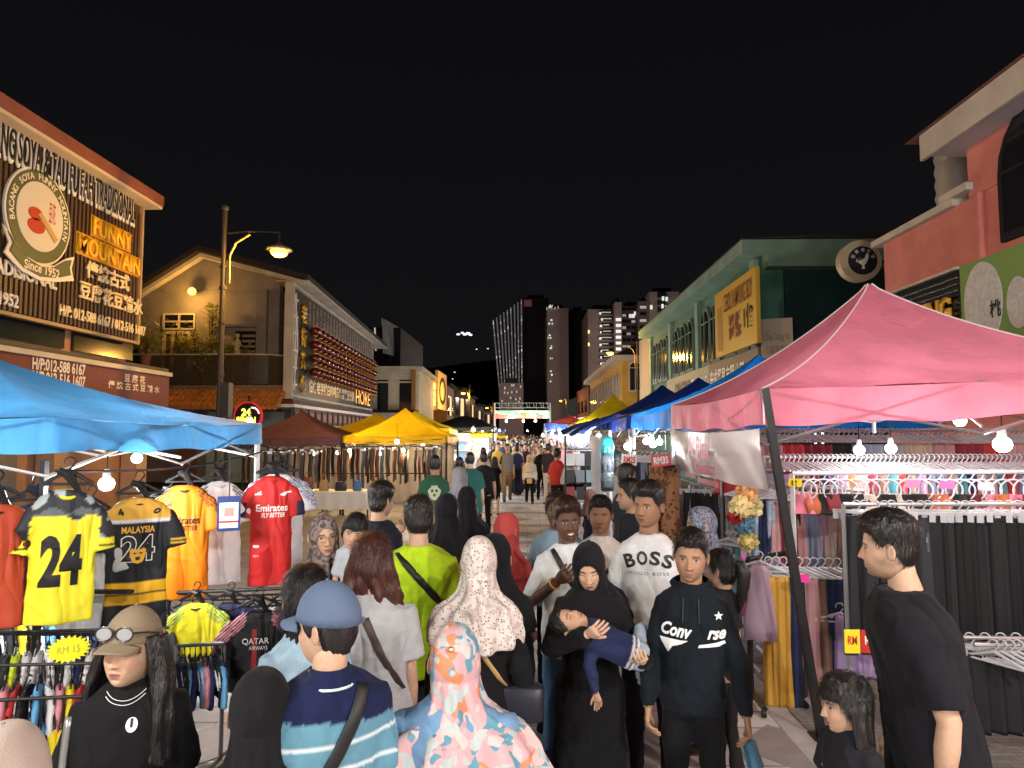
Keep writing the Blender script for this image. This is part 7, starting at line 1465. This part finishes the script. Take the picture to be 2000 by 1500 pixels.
# group of friends
def ex(r): ptube(r['top'],[(-.09,1.40*r['s']),(0,1.24*r['s']),(.11,1.08*r['s'])],.006,'strap',m_strap,r['root'],w=.017)
def ex24(r):
    ex(r); ptxt('SPORT',.10,.022,.07,1.10*r['s'],m_pbl,r['top'],r['root'],name='lettering')
    e,wv=r['A'][0][1],r['A'][0][2]; d=(wv-e).normalized(); q=wv-d*.03; u=d.orthogonal().normalized(); w_=d.cross(u); MB().tube([q+(u*math.cos(a)+w_*math.sin(a))*.033 for a in [2*PI*i/16 for i in range(17)]],.006,6,cap=False).build('wristband',mat('yellow band',(.75,.45,.05)),r['root'])
person(1107,974,4.2,4,'smiling dark skinned young man in a white t-shirt with one hand at his chest','d',0,1.0,0,head=(8,2,-4),smile=1,lip=(.14,.05,.045),top_=dict(kind='tee',col=(.58,.59,.60),sleeve=.85,hem=.45),bottom=dict(col=(.10,.20,.34)),hair=dict(k='short',thick=.03,side=.006,top=.008,col=(.03,.012,.008),hl=[.060,.060,.05,.02,-.0,.02,-.03,-.06,-.075]),arms=(((-.10,-.06,-.25),(.06,-.25,-.07)),None),legs=W2,extra=ex24)
person(1088,962,4.95,-4,'young man in a pale blue shirt half hidden behind the smiling man','d',0,1.0,0,top_=dict(kind='tee',col=(.20,.30,.38),bulk=1.1),bottom=dict(col=(.03,.03,.05)),hair=dict(k='short',thick=.024,side=.008,col=(.02,.009,.008)))
def ex26(r):
    ptube(r['top'],[(-.085,1.40*r['s']),(.0,1.25*r['s']),(.12,1.07*r['s'])],.006,'strap',m_strap,r['root'],w=.018); ptxt('Emirates',.18,.05,.03,1.22*r['s'],m_pr,r['top'],r['root'],bold=.02,name='lettering'); ptxt('FLY BETTER',.15,.035,.03,1.16*r['s'],m_pr,r['top'],r['root'],bold=.02,name='lettering')
person(1172,968,4.65,2,'young man in a white V neck football shirt with red lettering and a black strap','c',0,.98,0,head=(-3,0,0),top_=dict(kind='tee',col=(.60,.56,.52),sleeve=.9),bottom=dict(col=(.4,.4,.42)),hair=dict(k='short',thick=.018,side=.005,hl=[.062,.062,.05,.02,-.0,.02,-.03,-.06,-.075]),beard=.25,extra=ex26)
def ex27(r):
    s=r['s']; 
    for i,ch in enumerate('BOSS'):
        x=-.105+.07*i; ptxt(ch,.058,.075,x,1.325*s-1.6*(x-.0)**2-.01,m_pb,r['top'],r['root'],bold=.035,rz=-x*190,name='letter')
    ptxt('HUGO BOSS',.22,.018,.0,1.235*s,mat('print grey',(.12,.13,.15)),r['top'],r['root'],name='lettering',space=1.3)
person(1266,944,3.98,-2,'tall young man in a white BOSS t-shirt looking to the left','c',0,1.0,0,head=(-26,0,0),top_=dict(kind='tee',col=(.60,.61,.62),sleeve=.85,hem=.47),bottom=dict(col=(.014,.014,.02)),hair=dict(k='short',thick=.030,side=.010,top=.01,hl=[.060,.062,.056,.02,-.0,.02,-.03,-.06,-.075]),extra=ex27)
person(1372,988,4.65,-80,'woman in a blue grey patterned headscarf looking left behind the hoodie man','l',0,.95,1,top_=dict(kind='dress',col=(.02,.035,.11)),hijab=dict(mat=hij_blue,L=.34,wid=.19))
person(1410,1072,4.1,-125,'girl with a black ponytail and dark top behind the hoodie man','l',0,.85,1,hs=.95,head=(10,0,0),top_=dict(kind='tee',col=(.016,.016,.02)),bottom=dict(col=(.02,.02,.02)),hair=dict(k='pony',thick=.012,side=.01))
# man in the dark hoodie
def exC(r):
    s=r['s']; z=1.20*s; T=r['top']; g=r['root']
    ptxt('Conv',.145,.066,-.068,z+.012,m_pw,T,g,bold=.035,shear=.35,rz=-4,name='lettering'); ptxt('rse',.085,.045,.115,z-.002,m_pw,T,g,bold=.035,shear=.35,rz=-2,name='lettering')
    project(flat([(-.075,.012),(.06,.012),(.03,-.005),(-.015,-.022),(-.035,-.055),(-.065,-.012)],.02),T,-.075,z-.045,False,'lettering_tail',m_pw,g)
    project(flat([(-.06,-.004),(.055,.012),(.06,.0),(.03,-.012),(-.065,-.016)],.02),T,.095,z-.045,False,'lettering_tail',m_pw,g)
    st=[((.022 if i%2==0 else .009)*math.sin(2*PI*i/10),(.022 if i%2==0 else .009)*math.cos(2*PI*i/10)) for i in range(10)]; project(flat(st,.05),T,.125,z+.085,False,'star',m_pw,g)
    for x in (-.035,.035): ptube(T,[(x,1.37*s),(x*1.1,1.24*s)],.003,'drawstring',mat('cord dark',(.03,.035,.045)),g,w=.003)
    k=MB((.018,.026,.034)); 
r22=person(1348,1034,3.4,-2,'man in a black hoodie with white script lettering, holding a blue shoe','t',0,1.02,0,head=(-2,3,3),beard=.45,top_=dict(kind='hoodie',col=(.007,.010,.014),bulk=.98,hem=.47),bottom=dict(col=(.007,.007,.008)),hair=dict(k='short',thick=.022,side=.004,top=.006,hl=[.062,.062,.052,.022,.0,.02,-.03,-.06,-.075]),lip=(.27,.12,.10),arms=(((-.075,.0,-.27),(-.085,-.06,-.52)),((.085,.02,-.27),(.12,-.06,-.52))),extra=exC)
wv=r22['root'].matrix_basis@r22['A'][1][2]
t=thing('clog_shoe','small blue rubber clog held in the hoodie man\'s hand','shoe',wv+V((.01,-.04,-.15)),(R(50),R(10),R(15))); t.scale=(.8,)*3; mb=MB(); mb.tube([(0,.10,.0),(0,.07,.01),(0,.0,.012),(0,-.05,.018),(0,-.09,.01),(0,-.105,.0)],[(.02,.015),(.034,.03),(.034,.032),(.04,.034),(.03,.024),(.01,.01)],16,ref=(1,0,0)); mb.build('upper',mat('clog blue',(.07,.20,.30),rough=.5),t,smooth=True); MB().tube([(0,.10,-.022),(0,0,-.026),(0,-.09,-.022)],[(.03,.010),(.036,.010),(.035,.010)],14,ref=(1,0,0)).build('sole',mat('clog sole',(.05,.14,.22)),t,smooth=True)
# mother with the sleeping boy
def exM(r):
    M=r['Mh']; MB().sph(M@V((-.035,-.10,-.155)),.006,8,6).build('brooch',mat('brooch',(.8,.8,.8),metal=.8,rough=.2),r['root'])
rm=person(1150,1056,3.6,2,'woman in a black headscarf and long black dress carrying a sleeping boy','l',0,1.08,1,head=(-6,20,-4),down=1,top_=dict(kind='dress',col=(.007,.007,.008),bulk=1.08,len=.02),hijab=dict(mat=hij_black,L=.32,wid=.19,open_=(.050,.078)),arms=((dict(w=P(1078,1265,3.42)),dict(w=P(1150,1238,3.15))),((.15,-.08,-.27),dict(w=P(1254,1290,3.22)))),extra=exM,lip=(.33,.10,.10))
bp=P(1092,1222,2.72)
def fboy(a): c=C3(a,(.016,.022,.065)); z=a[:,2]; c[np.abs(z-.895)<.010]=(.6,.6,.62); c[np.abs(z-.935)<.010]=(.6,.6,.62); return c
Mr=Matrix(((0,.30,-.954),(.25,-.92,-.29),(-.968,-.25,-.08))).to_3x3()   # columns: x,y,z axes
zax=V((-1,0,.42)).normalized(); fwd=V((.22,-.42,.88)); fwd=(fwd-zax*fwd.dot(zax)).normalized(); yax=-fwd; xax=yax.cross(zax)
Mr=Matrix((xax,yax,zax)).transposed()
Hb=.90; pos=P(1074,1205,3.3)-zax*Hb
rb=person(0,0,0,0,'sleeping little boy in a navy jumper lying across the black clad woman\'s arms','m',0,1.0,0,hs=.74,H=Hb,loc=tuple(pos),rot=Mr.to_euler(),head=(0,-16,0),down=1,top_=dict(kind='long',col=fboy,hem=.50,bulk=1.05),bottom=dict(col=(.30,.36,.44)),hair=dict(k='short',thick=.012,side=.006,hl=[.066,.066,.05,.02,-.0,.02,-.03,-.06,-.075]),arms=((dict(w=P(1180,1225,3.32)),dict(w=P(1200,1258,3.32))),(dict(w=P(1152,1300,3.22)),dict(w=P(1164,1354,3.22)))),legs=((dict(w=P(1252,1225,3.5)),dict(w=P(1258,1315,3.6))),(dict(w=P(1246,1250,3.45)),dict(w=P(1252,1325,3.5)))),shoe=(.3,.34,.4))
# man in profile at right, girl beside him
person(1808,1008,2.68,-80,'tall man in a plain black t-shirt in profile at the right, leaning forward','l',0,1.12,0,head=(-12,2,0),beard=.9,lean=.12,top_=dict(kind='tee',col=(.009,.009,.012),sleeve=.86,hem=.42,bulk=1.2),bottom=dict(col=(.008,.008,.010)),hair=dict(k='short',thick=.034,side=.006,top=.008,hl=[.058,.060,.055,.028,.01,.03,-.02,-.055,-.07]),arms=(None,((.07,.03,-.28),(.06,-.02,-.53))))
def exg(r):
    o=flat([(.03*math.cos(a),.034*math.sin(a)) for a in [2*PI*i/20 for i in range(20)]]); project(o,r['top'],0,1.14*r['s'],False,'print',m_pw,r['root']); project(flat([(.011*math.cos(a),.013*math.sin(a)) for a in [2*PI*i/12 for i in range(12)]]),r['top'],.004,1.145*r['s'],False,'print_spot',m_pb,r['root'],off=.008)
    for q in range(5): project(flat([(.006*math.cos(a),.006*math.sin(a)) for a in [2*PI*i/8 for i in range(8)]]),r['top'],-.055+.012*(q%2),(1.21-.03*q)*r['s'],False,'print_dot',mat('dot pink',(.5,.2,.3)),r['root'])
person(1655,1312,2.62,-48,'little girl with long fringed hair in black in front of the tall man','l',0,1.0,1,hs=.88,head=(-20,6,0),top_=dict(kind='tee',col=(.014,.014,.018),sleeve=.7),bottom=dict(col=(.02,.02,.03)),hair=dict(k='long',L=.24,hl=[.030,.032,.028,.0,-.04,-.05,-.06,-.08,-.09],thick=.014,side=.012,a0=112,flare=.01),extra=exg)
# ---------------- distant crowd ----------------
hide=[]; m_oc=mat('coloured cloth',())
protos=[]
sk2=mat('skin',()); 
for k in range(6):
    kw=dict(top_=dict(kind='tee' if k%3 else 'long',col=(1,1,1),mat=m_oc),bottom=dict(col=(.02,.02,.03)))
    if k%3==2: kw['hijab']=dict(mat=m_oc,L=.3,wid=.18)
    else: kw['hair']=dict(k='long',L=.25) if k==4 else SB
    before=set(bpy.data.objects)
    r=person(0,0,0,0,'x',('l','m','t')[k%3],2,1.0,int(k%3==2 or k==4),H=(1.72,1.68,1.58,1.75,1.62,1.55)[k],loc=(0,-30,0),legs=(W1 if k%2 else W2),**kw); protos.append(r['root'])
cw=[('white',(.6,.6,.6)),('black',(.014,.014,.016)),('black',(.014,.014,.016)),('navy',(.02,.03,.10)),('grey',(.2,.2,.2)),('red',(.45,.05,.04)),('beige',(.5,.4,.28)),('dark green',(.03,.10,.06)),('pale blue',(.3,.4,.55)),('pink',(.6,.3,.33)),('brown',(.15,.07,.04)),('mustard',(.5,.33,.06))]
rr=random.Random(99); used={id(p):False for p in protos}; spots=[]
for i in range(150):
    Y=23+ (i/150)**1.3*62; wdt=1.35+.008*Y
    for _ in range(30):
        x=rr.uniform(-1.75,1.75)*(.85 if Y<30 else 1) -.02*Y*.12; yy=Y+rr.uniform(-1.2,1.2)
        if all((x-a)**2+(yy-b)**2>.25 for a,b in spots): break
    spots.append((x,yy)); k=rr.randrange(6); nm,c=rr.choice(cw); away=rr.random()<.4
    o=protos[k] if not used[id(protos[k])] else copy_tree(protos[k]); 
    if used[id(protos[k])] is False: used[id(protos[k])]=True; o['_src']=0
    o.location=(x,yy,0); o.rotation_euler=(0,0,(PI if away else 0)+rr.uniform(-.4,.4)); o.scale=(1,1,rr.uniform(.95,1.04))
    band='nearer part' if Y<34 else 'middle' if Y<52 else 'farthest part'; kind_='headscarf and top' if k%3==2 else 'top'
    o['label']='person in %s %s %s in the %s of the crowd'%(nm,kind_.replace(' and ','/').replace('headscarf/top','headscarf'),'walking away' if away else 'facing us',band); o['category']='person'; o['group']='crowd, %s: %s %s %s'%(band,nm,kind_,'away' if away else 'facing')
    for ch in o.children:
        if ch.name.split('.')[0] in ('shirt','long_sleeve_top','headscarf'): ch.color=(*c,1)
for p in protos:
    if '_src' in p: del p['_src']
    elif not used[id(p)]: pass
# ---------------- overhead cables ----------------
def cable(a,b,s_,lab):
    a,b=V(a),V(b); t=thing('cable',lab,'cable',a); MB().tube([a.lerp(b,i/20)-V((0,0,s_*4*(i/20)*(1-i/20))) for i in range(21)],.008,4).build('wire',m_black,t,world=True)
cable((-2.65,3.8,1.86),(-2.62,6.7,1.88),.06,'thin black cable strung along the blue tent front')
cable((-5.0,17.0,1.84),(-2.1,17.0,1.9),.05,'black cable sagging over the belts')
